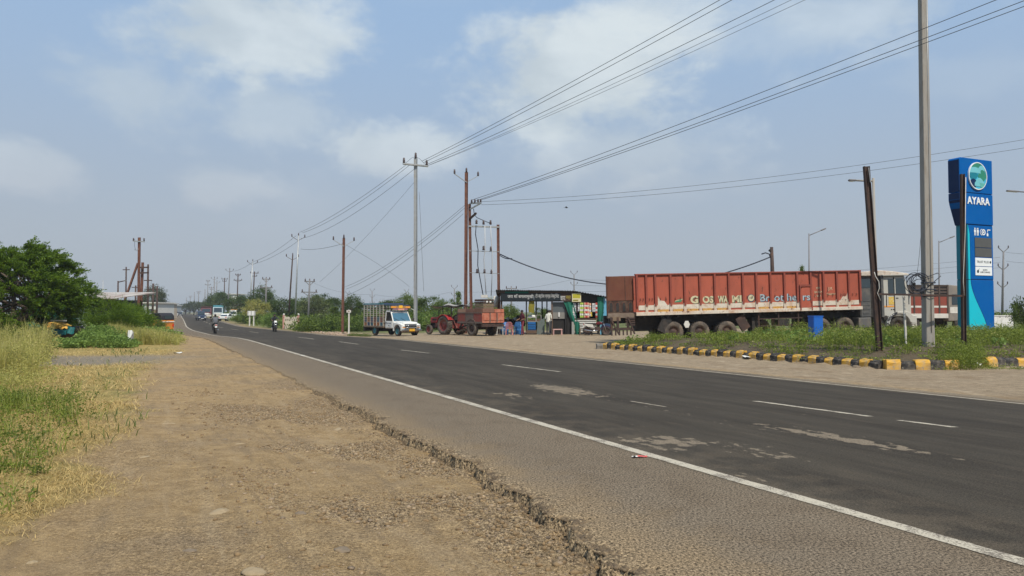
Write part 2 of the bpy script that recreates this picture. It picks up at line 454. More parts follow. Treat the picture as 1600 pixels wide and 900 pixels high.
m, t, b, out = new_mat('roadside earth')
tc = t.n('ShaderNodeTexCoord').outputs['Object']
A = lambda n: t.n('ShaderNodeAttribute', attribute_name=n).outputs['Fac']
nb = t.noise(tc, 0.7, 5, 0.6); nm = t.noise(tc, 5.0, 6, 0.65); nf = t.noise(tc, 38.0, 5, 0.7); nv = t.noise(tc, 120, 3, 0.7)
vc = t.vor(tc, 42.0, 'F1', 'Color'); vd = t.vor(tc, 42.0)
dirt = t.mix(t.step(nm, 0.3, 0.72), (0.275, 0.183, 0.088), (0.40, 0.278, 0.142))
dirt = t.mix(t.math('MULTIPLY', t.step(nb, 0.45, 0.7), 0.55), dirt, (0.235, 0.175, 0.115))
grv = t.mix(t.step(nf, 0.30, 0.70), (0.105, 0.070, 0.040), (0.33, 0.245, 0.145))
grv = t.mix(t.math('MULTIPLY', t.step(nm, 0.45, 0.62), 0.5), grv, (0.30, 0.205, 0.110))
col = t.mix(t.math('MULTIPLY', A('gravel'), t.step(nm, 0.25, 0.55)), dirt, grv)
straw = t.mix(t.step(nm, 0.3, 0.7), (0.22, 0.165, 0.055), (0.42, 0.31, 0.115))
straw = t.mix(t.math('MULTIPLY', t.step(nb, 0.50, 0.66), 0.5), straw, (0.13, 0.145, 0.045))
mr = t.n('ShaderNodeMapping'); t.l(tc, mr.inputs[0]); mr.inputs['Rotation'].default_value = (0, 0, -math.atan2(0.49, 1))
streak = t.noise(t.scale(mr.outputs[0], (1.0, 0.10, 1.0)), 5.5, 4, 0.6)
col = t.mix(t.math('MULTIPLY', t.step(streak, 0.50, 0.68), 0.40), col, (0.185, 0.135, 0.083))
col = t.mix(t.math('MULTIPLY', t.step(streak, 0.46, 0.34), 0.35), col, (0.37, 0.275, 0.165))
col = t.mix(A('grass'), col, straw)
trk = t.mix(t.step(nm, 0.3, 0.7), (0.17, 0.145, 0.11), (0.27, 0.225, 0.165))
col = t.mix(A('track'), col, trk)
lotc = t.mix(t.step(nm, 0.25, 0.75), (0.225, 0.170, 0.110), (0.355, 0.272, 0.180))
lotc = t.mix(t.math('MULTIPLY', t.step(nb, 0.52, 0.68), 0.7), lotc, (0.22, 0.155, 0.095))
lotc = t.mix(t.math('MULTIPLY', t.step(t.noise(tc, 1.7, 4, 0.6), 0.56, 0.66), 0.6), lotc, (0.42, 0.335, 0.235))
col = t.mix(A('lot'), col, lotc)
col = t.mix(A('soil'), col, t.mix(nm, (0.07, 0.055, 0.035), (0.15, 0.115, 0.075)))
fld = t.mix(t.step(nb, 0.35, 0.65), (0.075, 0.095, 0.03), (0.16, 0.165, 0.065))
col = t.mix(A('field'), col, fld)
bare = t.math('SUBTRACT', 1.0, t.math('MAXIMUM', A('grass'), A('field')))
stone = t.math('MULTIPLY', t.math('MULTIPLY', t.step(vd, 0.011, 0.006), t.math('ADD', 0.25, t.math('MULTIPLY', A('gravel'), 0.55))), bare)
gray = t.n('ShaderNodeRGBToBW'); t.l(vc, gray.inputs[0])
col = t.mix(stone, col, t.mix(gray.outputs[0], (0.12, 0.10, 0.08), (0.42, 0.36, 0.28)))
col = t.mix(t.math('ADD', 0.30, t.math('MULTIPLY', A('gravel'), 0.58)), col, t.mix(t.step(nv, 0.25, 0.75), (0.0, 0.0, 0.0), (1, 1, 1)), 'OVERLAY')
col = t.mix(t.math('ADD', 0.18, t.math('MULTIPLY', A('gravel'), 0.65)), col, t.mix(t.step(nf, 0.25, 0.75), (0.0, 0.0, 0.0), (1, 1, 1)), 'OVERLAY')
t.put(b.inputs['Base Color'], col); b.inputs['Roughness'].default_value = 0.95; b.inputs['Specular IOR Level'].default_value = 0.15
bp = t.n('ShaderNodeBump'); bp.inputs['Strength'].default_value = 0.9; bp.inputs['Distance'].default_value = 0.022
hsum = t.math('ADD', t.math('MULTIPLY', nf, 1.2), t.math('ADD', t.math('MULTIPLY', nv, 0.5), t.math('MULTIPLY', nm, 1.0)))
t.l(hsum, bp.inputs['Height']); t.l(bp.outputs[0], b.inputs['Normal'])
mt['earth'] = m
ground = link('ground', np_mesh('ground', np.stack([GX, GY, Zg], -1).reshape(-1, 3), Fq, m,
              dict(gravel=gravel, grass=grassm, track=track, lot=lot, soil=soil, field=fieldm), True))
tag(ground, 'brown earth verge and pale dusty lot beside the road', None, None, 'structure')

def ground_z(x, y):
    """height of the built sheet at points (bilinear)"""
    x = np.asarray(x, float); y = np.asarray(y, float)
    i = np.clip(np.searchsorted(X_, x) - 1, 0, nx - 2); j = np.clip(np.searchsorted(Y_, y) - 1, 0, ny - 2)
    fx = (x - X_[i]) / (X_[i + 1] - X_[i]); fy = (y - Y_[j]) / (Y_[j + 1] - Y_[j])
    return (Zg[j, i] * (1 - fx) + Zg[j, i + 1] * fx) * (1 - fy) + (Zg[j + 1, i] * (1 - fx) + Zg[j + 1, i + 1] * fx) * fy
def gzs(x, y): return float(ground_z(np.array([x]), np.array([y]))[0])

# ------------------------------------------------------------------ the road
RY = np.unique(np.array([-y for y in grow(-2.6, 120, 0.3, 1.25)][::-1] + list(np.arange(2.65, 14, 0.03)) + grow(14.03, 1500, 0.04, 1.022)))
fade = 1 - S(10, 26, RY)
eL = edge_w(RY)
cols = [0, 0.03, 0.07, 0.12, 0.18, 0.26, 0.36, 0.5, 0.7, 1.0]
L_, R_ = XL(RY), XR(RY)
rows = []
for c in cols: rows.append(L_ + eL + c)
for f in np.linspace(0.0, 1.0, 34): rows.append((L_ + eL + 1.15) * (1 - f) + (R_ + 0.75) * f)
RX = np.stack(rows, 1); RYY = np.repeat(RY[:, None], RX.shape[1], 1)
# a skirt that drops at the broken left edge
crum = np_fbm(RX, RYY, 14, 3, 31); crum2 = np_fbm(RX, RYY, 35, 2, 33)
dd = RX - (L_ + eL)[:, None]
fall = S(0.22, 0.0, dd + 0.10 * crum) * fade[:, None]
RZ = gz(RX, RYY) - 0.016 * fall + 0.020 * fall * crum + 0.012 * fall * crum2 + 0.0015 * np_fbm(RX, RYY, 0.8, 3, 12) * 2
sk_x = RX[:, 0] - 0.02 - 0.02 * np.abs(crum[:, 0]); sk_z = gz(RX[:, 0], RY) - 0.16
RX = np.concatenate([sk_x[:, None], RX], 1); RYY = np.concatenate([RY[:, None], RYY], 1); RZ = np.concatenate([sk_z[:, None], RZ], 1)
fall = np.concatenate([fall[:, :1], fall], 1)
my, mx_ = RX.shape
ridx = np.arange(my * mx_).reshape(my, mx_)
RF = np.stack([ridx[:-1, :-1], ridx[:-1, 1:], ridx[1:, 1:], ridx[1:, :-1]], -1).reshape(-1, 4)
W = RX - XL(RYY)
rightd = S(-0.25, 0.6, RX - XR(RYY) + 0.3 * np_fbm(RX, RYY, 0.9, 4, 41))
# patches of dried mud: seen spots (image px) carried on the road
def blob(px, py, rx, ry, ang=0.0):
    p = gpt(px, py); d = np.array([-0.45, 0.89])
    u = (RX - p.x) * d[0] + (RYY - p.y) * d[1]; v = (RX - p.x) * d[1] - (RYY - p.y) * d[0]
    return np.exp(-((u / rx) ** 2 + (v / ry) ** 2))
splat = np.zeros_like(RX)
for (px, py, rx, ry, a) in [(880, 609, 2.2, .9, 1.0), (800, 617, 1.2, .7, .8), (1310, 684, 2.0, .55, 1.0), (1250, 676, 1.2, .4, .8), (1050, 690, .9, .7, .9), (1040, 700, .7, .4, .9),
                            (1150, 700, 1.3, .9, .62), (1210, 708, .8, .6, .75), (1180, 720, .5, .35, .8), (1000, 690, .8, .5, .8), (1000, 668, 1.5, .5, .6), (990, 632, 2.5, .4, .55), (1100, 655, 2.4, 1.2, .5), (1280, 650, 2, .6, .45),
                            (1420, 800, 1.0, .5, .5), (1170, 745, .7, .4, .7), (1090, 722, .6, .4, .7), (760, 585, 3, 1.0, .45), (830, 590, 3, .8, .5)]:
    splat = np.maximum(splat, a * blob(px, py, rx * .95, ry * .62))
m, t, b, out = new_mat('worn asphalt')
tc = t.n('ShaderNodeTexCoord').outputs['Object']
A = lambda n: t.n('ShaderNodeAttribute', attribute_name=n).outputs['Fac']
rot = t.n('ShaderNodeMapping'); t.l(tc, rot.inputs[0]); rot.inputs['Rotation'].default_value = (0, 0, -math.atan2(0.49, 1)); rot.vector_type = 'POINT'
al = t.scale(rot.outputs[0], (1.0, 0.12, 1.0))
agg = t.noise(tc, 52.0, 4, 0.75); agg2 = t.noise(tc, 150.0, 2, 0.7)
nm = t.noise(tc, 2.2, 5, 0.6); ns = t.noise(al, 2.0, 5, 0.6); nl = t.noise(al, 6.0, 4, 0.6)
lane = t.mix(t.step(ns, 0.3, 0.7), (0.038, 0.031, 0.023), (0.060, 0.050, 0.037))
lane = t.mix(t.math('MULTIPLY', t.step(nl, 0.5, 0.75), 0.4), lane, (0.092, 0.073, 0.052))
sh = t.mix(t.step(nm, 0.3, 0.7), (0.132, 0.100, 0.067), (0.188, 0.146, 0.101))
sh = t.mix(t.math('MULTIPLY', t.step(ns, 0.5, 0.8), 0.4), sh, (0.11, 0.085, 0.060))
wv = A('w')
edge_n = t.math('ADD', wv, t.math('MULTIPLY', t.math('SUBTRACT', nm, 0.5), 0.5))
shm = t.step(edge_n, 0.22, -0.22)
col = t.mix(shm, lane, sh)
col = t.mix(t.math('MULTIPLY', t.step(edge_n, 1.9, 0.0), t.math('MULTIPLY', t.step(nm, 0.42, 0.62), 0.45)), col, (0.125, 0.098, 0.068))
dsty = t.math('MULTIPLY', t.step(t.math('ADD', wv, t.math('MULTIPLY', nm, 1.4)), -0.55, -1.75), 0.7)
col = t.mix(dsty, col, (0.24, 0.17, 0.095))
sv = t.math('ADD', A('splat'), t.math('MULTIPLY', t.math('SUBTRACT', t.noise(t.scale(rot.outputs[0], (1.0, 0.55, 1)), 7.0, 4, 0.6), 0.5), 1.7))
col = t.mix(t.math('MULTIPLY', t.step(sv, 0.66, 0.80), 0.72), col, t.mix(nm, (0.19, 0.150, 0.105), (0.28, 0.225, 0.160)))
sp2 = t.noise(t.scale(rot.outputs[0], (1.0, 0.6, 1)), 11.0, 2, 0.5)
col = t.mix(t.math('MULTIPLY', t.step(sp2, 0.755, 0.785), 0.6), col, (0.23, 0.185, 0.13))
col = t.mix(A('rdust'), col, t.mix(nm, (0.165, 0.128, 0.086), (0.25, 0.197, 0.135)))
col = t.mix(t.math('MULTIPLY', A('crumb'), 0.75), col, t.mix(t.step(t.noise(tc, 34, 4, .7), .38, .62), (0.075, 0.055, 0.036), (0.34, 0.25, 0.145)))
k1 = t.math('ADD', 0.42, t.math('MULTIPLY', shm, 0.50))
col = t.mix(k1, col, t.mix(t.step(agg, 0.33, 0.67), (0.0, 0.0, 0.0), (1, 1, 1)), 'OVERLAY')
col = t.mix(0.5, col, t.mix(t.step(agg2, 0.3, 0.7), (0.0, 0.0, 0.0), (1, 1, 1)), 'OVERLAY')
t.put(b.inputs['Base Color'], col)
t.put(b.inputs['Roughness'], t.math('ADD', 0.78, t.math('MULTIPLY', nm, 0.16))); b.inputs['Specular IOR Level'].default_value = 0.14
bp = t.n('ShaderNodeBump'); bp.inputs['Strength'].default_value = 0.5; bp.inputs['Distance'].default_value = 0.006
t.l(t.math('ADD', agg, t.math('MULTIPLY', agg2, 0.5)), bp.inputs['Height']); t.l(bp.outputs[0], b.inputs['Normal'])
mt['asphalt'] = m
road = link('road', np_mesh('road', np.stack([RX, RYY, RZ], -1).reshape(-1, 3), RF, m, dict(w=W, splat=splat, rdust=rightd, crumb=fall), True))
tag(road, 'two lane grey asphalt road running into the distance', None, None, 'structure')
# markings: worn paint as sheets 4 mm above the road
m, t, b, out = new_mat('worn road paint')
tc = t.n('ShaderNodeTexCoord').outputs['Object']
nw = t.noise(tc, 60.0, 4, 0.75); nw2 = t.noise(tc, 3.0, 5, 0.65)
wear = t.step(t.math('ADD', nw, t.math('MULTIPLY', t.math('SUBTRACT', nw2, 0.5), 0.7)), 0.49, 0.58)
col = t.mix(t.math('MULTIPLY', wear, 0.85), t.mix(nw2, (0.40, 0.345, 0.255), (0.55, 0.49, 0.385)), (0.11, 0.085, 0.06))
t.put(b.inputs['Base Color'], col); b.inputs['Roughness'].default_value = 0.75
mt['paint'] = m
mpale = M('dusty faded road paint', (0.36, 0.31, 0.235), 0.8, 0, 0.15, 2, dirt=(0.18, 0.145, 0.10), da=0.8, ds=5)
def stripe(name, fx, ya, yb, wid, dy=0.05, k=1.03, mat=None, rag=0.012, seed=1):
    ys = [ya]; d = dy
    while ys[-1] < yb: ys.append(min(yb, ys[-1] + d)); d *= k
    ys = np.array(ys); hw = wid / 2 / math.cos(math.atan(0.49))
    xa = fx(ys) - hw + rag * np_fbm(ys * 0, ys, 9, 3, seed); xb = fx(ys) + hw + rag * np_fbm(ys * 0 + 5, ys, 9, 3, seed + 1)
    V = np.concatenate([np.stack([xa, ys, gz(xa, ys) + 0.005], 1), np.stack([xb, ys, gz(xb, ys) + 0.005], 1)])
    n = len(ys); i = np.arange(n - 1)
    return link(name, np_mesh(name, V, np.stack([i, i + n, i + 1 + n, i + 1], 1), mat or mt['paint']), road)
el = stripe('edge_line', XL, 3.0, 600, 0.145, 0.04, 1.012); el['label'] = 'thick worn white edge line on the near side'
el = stripe('edge_line', lambda y: XR(y) - 0.02, 5.0, 600, 0.11, 0.08, 1.02, mpale, 0.02, 4); el['label'] = 'thin dusty white edge line on the far side'
dashes = [(1492, 668, 1405, 657), (1360, 651, 1180, 627), (1040, 636, 985, 627), (875, 581, 785, 570), (670, 552, 627, 547), (560, 538, 530, 534), (490, 530, 466, 527)]
for i, (xa, ya, xb, yb) in enumerate(dashes):
    a, b_ = gpt(xa, ya), gpt(xb, yb)
    stripe('lane_dash', lambda y, a=a, b_=b_: a.x + (y - a.y) * (b_.x - a.x) / (b_.y - a.y), a.y, b_.y, 0.05 if i == 2 else 0.10, 0.1, 1.02, mpale if i == 2 else mt['paint'], 0.02, 6 + i)
yq = 66.0
while yq < 260:
    stripe('lane_dash', XC, yq, yq + 4.5, 0.11, 0.5, 1.02, mpale, 0.01, 5); yq += 10.5

# ------------------------------------------------------------------ loose stones and dirt
ICO = None
def ico():
    bm = bmesh.new(); bmesh.ops.create_icosphere(bm, subdivisions=1, radius=1.0)
    v = np.array([x.co[:] for x in bm.verts]); f = np.array([[q.index for q in p.verts] for p in bm.faces]); bm.free()
    return v, f
ICV, ICF = ico()
stone_attr = lambda n: dict(tint=n)
m, t, b, out = new_mat('pebble stone')
a = t.n('ShaderNodeAttribute', attribute_name='tint').outputs['Fac']
tc = t.n('ShaderNodeTexCoord').outputs['Object']
col = t.mix(a, (0.085, 0.062, 0.042), (0.38, 0.275, 0.165))
col = t.mix(t.step(t.noise(tc, 30, 4), 0.4, 0.7), col, (0.27, 0.20, 0.135))
t.put(b.inputs['Base Color'], col); b.inputs['Roughness'].default_value = 0.95
mt['pebble'] = m
def scatter_stones(name, x, y, size, flat=0.6, sink=0.25, mat=None, z=None):
    n = len(x); z = ground_z(x, y) if z is None else z
    sc = size[:, None] * rng.uniform(0.6, 1.3, (n, 3)); sc[:, 2] *= flat
    a = rng.uniform(0, 6.28, n); ca, sa = np.cos(a), np.sin(a)
    V = ICV[None] * sc[:, None, :] * rng.uniform(0.75, 1.2, (n, len(ICV), 1))
    vx = V[..., 0] * ca[:, None] - V[..., 1] * sa[:, None]; vy = V[..., 0] * sa[:, None] + V[..., 1] * ca[:, None]
    V = np.stack([vx + x[:, None], vy + y[:, None], V[..., 2] + (z + size * flat * (0.5 - sink))[:, None]], -1)
    Fc = ICF[None] + (np.arange(n) * len(ICV))[:, None, None]
    tint = np.repeat(rng.uniform(0, 1, n), len(ICV))
    return link(name, np_mesh(name, V.reshape(-1, 3), Fc.reshape(-1, 3), mat or mt['pebble'], dict(tint=tint)))
def cloud_pts(n, f, y0, y1, w0, w1, power=1.6):
    u = rng.uniform(0, 1, n); y = y0 + (y1 - y0) * u ** power
    x = XL(y) + rng.uniform(w0, w1, n)
    keep = rng.uniform(0, 1, n) < f(x, y)
    return x[keep], y[keep]
gravel_at = lambda x, y: 0.06 + 0.94 * S(-0.25, 0.25, np_fbm(x, y, 1.1, 4, 77)) * S(-5.3, -4.0, x - XL(y))
x, y = cloud_pts(34000, gravel_at, 3.2, 18, -5.4, -2.3, 1.3)
tag(scatter_stones('gravel', x, y, rng.uniform(0.003, 0.011, len(x)) * (1 + (rng.uniform(0, 1, len(x)) > 0.95) * 1.6), 0.6, 0.3), 'small loose gravel strewn over the brown earth shoulder', None, None, 'stuff')
x, y = cloud_pts(5200, gravel_at, 3.2, 16, -5.2, -2.35, 1.25)
m_clod = M('earth clods', (0.23, 0.155, 0.080), 0.95, 0, 0.45, 25, dirt=(0.09, 0.058, 0.033), da=0.7, ds=12)
tag(scatter_stones('earth_clods', x, y, rng.uniform(0.008, 0.030, len(x)), 0.62, 0.30, m_clod), 'crumbly earth clods among the gravel of the shoulder', None, None, 'stuff')
x, y = cloud_pts(5000, lambda x, y: np.ones(len(x)) * 0.5, 3.2, 30, -8, -4.6, 1.6)
tag(scatter_stones('gravel', x, y, rng.uniform(0.003, 0.009, len(x)), 0.6, 0.3), 'sparse pebbles lying along the wheel track', None, None, 'stuff')
# broken asphalt along the edge
yy = 3.2 + 12 * rng.uniform(0, 1, 9000) ** 1.5
off = np.interp(yy, RY, eL)
xx = XL(yy) + off + rng.normal(0.05, 0.06, len(yy))
mcr = M('broken asphalt crumbs', (0.10, 0.072, 0.045), 0.95, 0, 0.5, 20, dirt=(0.32, 0.225, 0.125), da=0.85, ds=9)
zz = np.where(xx > XL(yy) + off, gz(xx, yy) - 0.022, ground_z(xx, yy))
tag(scatter_stones('asphalt_crumbs', xx, yy, rng.uniform(0.005, 0.022, len(xx)), 0.8, 0.3, mcr, zz), 'crumbs of broken asphalt along the ragged road edge', None, None, 'stuff')
# stones one can pick out
m_st = M('pale field stone', (0.33, 0.25, 0.15), 0.95, 0, 0.3, 9, dirt=(0.24, 0.17, 0.095), da=0.8, ds=8, bump=0.8, bs=18)
m_st2 = M('grey field stone', (0.19, 0.145, 0.10), 0.95, 0, 0.3, 9, dirt=(0.27, 0.19, 0.105), da=0.8, ds=8, bump=0.8, bs=18)
def stone(px, py, sx, sy, sz, label, mat, seed):
    p = gpt(px, py); bm = bmesh.new(); bmesh.ops.create_icosphere(bm, subdivisions=3, radius=1.0)
    for v in bm.verts:
        c = v.co; k = 1 + 0.30 * float(np_fbm(np.array([c.x * 1.2 + seed]), np.array([c.y * 1.2 + c.z]), 1.3, 3, seed)[0])
        v.co = Vector((c.x * sx * k, c.y * sy * k, max(-0.3, c.z) * sz * k))
    me = bpy.data.meshes.new('stone'); bm.to_mesh(me); bm.free(); me.materials.append(mat)
    for pl in me.polygons: pl.use_smooth = True
    o = link('stone', me, None, (p.x, p.y, gzs(p.x, p.y) - sz * 0.15), (0, 0, seed * 1.3))
    return tag(o, label, 'stone', 'flat stones bedded in the earth shoulder')
stone(342, 797, .10, .07, .022, 'large pale flat stone on the shoulder, biggest of the bedded stones', m_st, 1)
stone(398, 893, .09, .06, .018, 'pale stone at the bottom edge of the photo', m_st, 2)
stone(50, 880, .035, .025, .015, 'small pale stone on the smooth track beside the straw', m_st, 3)
stone(535, 856, .07, .05, .016, 'greyish flat stone nearest to the broken asphalt', m_st2, 4)
stone(263, 661, .10, .045, .015, 'thin pale stone on the smooth wheel track', m_st, 5)
stone(528, 661, .13, .05, .018, 'pale slab stone close to the road edge, halfway up the shoulder', m_st, 6)
stone(470, 800, .05, .035, .016, 'small brown stone right of the large pale stone', m_st2, 7)
stone(226, 716, .06, .035, .014, 'pale chip of stone in the wheel track', m_st, 8)
stone(352, 686, .035, .03, .015, 'small round stone left of the gravel patch', m_st2, 9)
stone(375, 692, .06, .025, .012, 'narrow white chip beside the small round stone', m_st, 10)
stone(296, 860, .05, .03, .012, 'flat brown stone between smooth track and gravel', m_st2, 12)
# ------------------------------------------------------------------ vegetation
G_DARK = foliage_mat('dark green leaves', (0.020, 0.042, 0.006), (0.085, 0.130, 0.020))
G_MID = foliage_mat('green leaves', (0.034, 0.068, 0.008), (0.150, 0.200, 0.030))
G_FINE = foliage_mat('feathery green leaves', (0.026, 0.068, 0.004), (0.150, 0.225, 0.016), trans=0.35)
G_YEL = foliage_mat('yellowish green leaves', (0.15, 0.160, 0.036), (0.43, 0.40, 0.115), (0.50, 0.42, 0.19), trans=0.35)
G_WEED = foliage_mat('weed leaves', (0.056, 0.092, 0.010), (0.245, 0.290, 0.045), (0.40, 0.36, 0.14), trans=0.35)
G_LUSH = foliage_mat('lush broad leaves', (0.048, 0.095, 0.016), (0.205, 0.295, 0.065), trans=0.35)
G_STRAW = foliage_mat('dry straw', (0.26, 0.175, 0.055), (0.64, 0.47, 0.20), (0.17, 0.18, 0.05), trans=0.2)
G_GRASS = foliage_mat('green grass blades', (0.055, 0.085, 0.018), (0.17, 0.20, 0.055), (0.36, 0.29, 0.13), trans=0.35)
G_FLOW = foliage_mat('leaves with white blossom', (0.040, 0.060, 0.018), (0.14, 0.165, 0.05), (0.62, 0.60, 0.48), trans=0.25)
G_HAZE = foliage_mat('far tree leaves', (0.035, 0.050, 0.022), (0.085, 0.105, 0.045), trans=0.2)

def unit(a): return a / np.maximum(np.linalg.norm(a, axis=-1, keepdims=True), 1e-9)
def leaf_arrays(c, d, L, Wd, tint, droop=0.0):
    n = len(c); d = unit(d)
    s = unit(np.cross(d, unit(rng.normal(0, 1, (n, 3)) + np.array([0, 0, 0.6]))))
    L = np.broadcast_to(np.asarray(L, float), (n,))[:, None]; Wd = np.broadcast_to(np.asarray(Wd, float), (n,))[:, None]
    V = np.stack([c - d * L / 2, c + s * Wd / 2, c + d * L / 2, c - s * Wd / 2], 1)
    return V.reshape(-1, 3), np.arange(n * 4).reshape(n, 4), np.repeat(tint, 4)
def blade_arrays(x, y, z, h, lean, w, tint):
    n = len(x); a = rng.uniform(0, 6.28, n); lx, ly = np.cos(a) * lean * h, np.sin(a) * lean * h
    sa = a + 1.57 + rng.normal(0, 0.5, n); sx, sy = np.cos(sa) * w / 2, np.sin(sa) * w / 2
    P = lambda k, q, sg: np.stack([x + lx * q + sx * sg, y + ly * q + sy * sg, z + h * k], 1)
    V = np.stack([P(0, 0, 1), P(0, 0, -1), P(.6, .35, -.8), P(.6, .35, .8), P(1, 1, .12), P(1, 1, -.12)], 1).reshape(-1, 3)
    i = np.arange(n)[:, None] * 6
    Fq = np.concatenate([i + np.array([[0, 1, 2, 3]]), i + np.array([[3, 2, 5, 4]])])
    return V, Fq, np.repeat(tint, 6)
def stuff(name, arrs, mat, label):
    V = []; Fq = []; T = []; o = 0
    for v, f, t_ in arrs: V.append(v); Fq.append(f + o); T.append(t_); o += len(v)
    ob = link(name, np_mesh(name, np.concatenate(V), np.concatenate(Fq), mat, dict(tint=np.concatenate(T))))
    return tag(ob, label, None, None, 'stuff')
def weeds(x, y, h, spread, per, leaf, z=None, tb=None, wr=0.5, up=0.4):
    """leafy plants: per leaves each, through a rounded volume"""
    z = ground_z(x, y) if z is None else z; n = len(x)
    k = np.repeat(np.arange(n), per); m_ = len(k)
    u = rng.uniform(0, 1, m_) ** 0.75
    a = rng.uniform(0, 6.28, m_); rr = spread[k] * np.sqrt(rng.uniform(0, 1, m_)) * (0.45 + 0.9 * np.sin(np.pi * np.clip(u * 0.8 + .1, 0, 1)))
    c = np.stack([x[k] + np.cos(a) * rr, y[k] + np.sin(a) * rr, z[k] + h[k] * u], 1)
    d = np.stack([np.cos(a), np.sin(a), rng.normal(up, 0.5, m_)], 1) + rng.normal(0, .35, (m_, 3))
    tb = rng.uniform(0.2, 0.75, n) if tb is None else tb
    return leaf_arrays(c, d, leaf * rng.uniform(.6, 1.3, m_), leaf * wr * rng.uniform(.7, 1.2, m_), np.clip(tb[k] + rng.normal(0, .17, m_), 0, 1))
def stalks(x, y, h, per, w, lean=0.35, tint=0.6, z=None):
    z = ground_z(x, y) if z is None else z
    k = np.repeat(np.arange(len(x)), per); n = len(k)
    return blade_arrays(x[k] + rng.normal(0, .05, n), y[k] + rng.normal(0, .05, n), z[k], h[k] * rng.uniform(.5, 1.1, n), lean * rng.uniform(.2, 1.6, n), w, np.clip(tint + rng.normal(0, .18, n), 0, 1))

# --- near left: dry straw, then green weeds
def left_pts(n, y0, y1, w0, w1, power=1.5):
    y = y0 + (y1 - y0) * rng.uniform(0, 1, n) ** power; x = XL(y) + rng.uniform(w0, w1, n); return x, y
def gmask(x, y):
    w = x - XL(y); return S(-5.55, -6.3, w + 0.45 * np_fbm(x, y, 2.2, 4, 5) + 0.5 * np_fbm(x, y, 0.5, 3, 3) - 1.6 * S(17, 33, y) + 1.3 * S(6.6, 4.0, y)) * (1 - 0.9 * S(3.4, 1.7, np.abs(y - 24.5 - .1 * (x + 14) + 1.2 * np_fbm(x, y, .5, 3, 3))))
def kept(x, y, p): k = rng.uniform(0, 1, len(x)) < p; return x[k], y[k]
arr = []
x, y = left_pts(120000, 3.6, 13, -11, -5.2, 1.2); x, y = kept(x, y, gmask(x, y) * (0.5 + 0.5 * S(-.2, .3, np_fbm(x, y, 1.6, 3, 55))))
arr.append(blade_arrays(x, y, ground_z(x, y) - .003, rng.uniform(.014, .055, len(x)), rng.uniform(.8, 4.0, len(x)), 0.005, np.clip(rng.normal(.45, .25, len(x)), 0, .93)))
x, y = left_pts(36000, 12, 31, -17, -4.2, 1.2); x, y = kept(x, y, gmask(x, y) * (0.25 + 0.75 * S(-.2, .3, np_fbm(x, y, .8, 3, 56))))
arr.append(blade_arrays(x, y, ground_z(x, y) - .003, rng.uniform(.03, .09, len(x)), rng.uniform(.7, 3.4, len(x)), 0.012, np.clip(rng.normal(.5, .25, len(x)), 0, 1)))
stuff('dry_grass', arr, G_STRAW, 'flattened dry straw grass beside the wheel track')
arr = []
x, y = left_pts(6000, 6, 31, -16, -5.6, 1.4); x, y = kept(x, y, gmask(x, y) * S(0.0, 0.4, np_fbm(x, y, .7, 3, 61)))
arr.append(blade_arrays(x, y, ground_z(x, y), rng.uniform(.05, .16, len(x)), rng.uniform(.3, 1.2, len(x)), 0.010 + 0.0006 * y, np.clip(rng.normal(.5, .22, len(x)), 0, 1)))
stuff('green_grass', arr, G_GRASS, 'short green grass tufts among the straw')
arr = []
x, y = left_pts(2000, 5.5, 15, -10.5, -6.3, 1.0)
w = x - XL(y); p = S(-6.35, -7.1, w + .6 * np_fbm(x, y, .9, 3, 66)) * S(6.0, 7.6, y) * (1 - S(12.3, 14.5, y))
p = p * (.12 + .75 * S(-.25, .3, np_fbm(x, y, 1.3, 3, 68))); p = np.maximum(p, .035 * S(-6.2, -6.8, w)); x, y = kept(x, y, p); n = len(x)
arr.append(weeds(x, y, rng.uniform(.06, .34, n), rng.uniform(.08, .24, n), 44, .042, wr=.45, tb=rng.uniform(.0, .55, n)))
arr.append(stalks(x, y, rng.uniform(.12, .42, n), 9, .007, .6, .7))
stuff('green_weeds', arr, G_WEED, 'leafy green weeds at the left edge, nearest to the camera')
# mid left: yellow-green scrub in front of the tree
arr = []
def px_pts(n, x0, x1, Ya, Yb):
    Y = rng.uniform(Ya, Yb, n); return (rng.uniform(x0, x1, n) - 800) / F * Y, Y
x, y = px_pts(120, -140, 62, 17.5, 22); n = len(x)
arr.append(weeds(x, y, rng.uniform(.35, .85, n), rng.uniform(.2, .4, n), 190, .055, wr=.4, tb=rng.uniform(.25, .85, n)))
arr.append(stalks(x, y, rng.uniform(.5, 1.05, n), 18, .012, .3, .75))
x, y = px_pts(90, -120, 78, 22, 27); n = len(x)
arr.append(weeds(x, y, rng.uniform(.6, 1.25, n), rng.uniform(.3, .5, n), 230, .065, wr=.4, tb=rng.uniform(.35, .9, n)))
arr.append(stalks(x, y, rng.uniform(.8, 1.45, n), 22, .014, .3, .8))
x, y = px_pts(60, -40, 95, 14.5, 17.5); n = len(x); x, y = kept(x, y, S(105, 20, 800 + x / y * F)); n = len(x)
arr.append(weeds(x, y, rng.uniform(.12, .4, n), rng.uniform(.12, .3, n), 130, .05, wr=.4, tb=rng.uniform(.3, .8, n)))
stuff('yellow_scrub', arr, G_YEL, 'tall yellowish green scrub at the left edge below the big tree')
arr = []
x, y = px_pts(260, 84, 205, 32, 39); kx = (800 + x / y * F > 132) | (y < 35.5); x, y = x[kx], y[kx]; n = len(x)
pxx = 800 + x / y * F; hq = (.22 + .42 * S(-.4, .5, np_fbm(x, y, .35, 3, 120)) + .3 * S(128, 145, pxx) * S(205, 175, pxx)) * (.55 + .45 * S(120, 140, pxx)) * rng.uniform(.7, 1.15, n)
arr.append(weeds(x, y, hq, rng.uniform(.25, .5, n), 100, .11, wr=.7, tb=rng.uniform(.3, .9, n)))
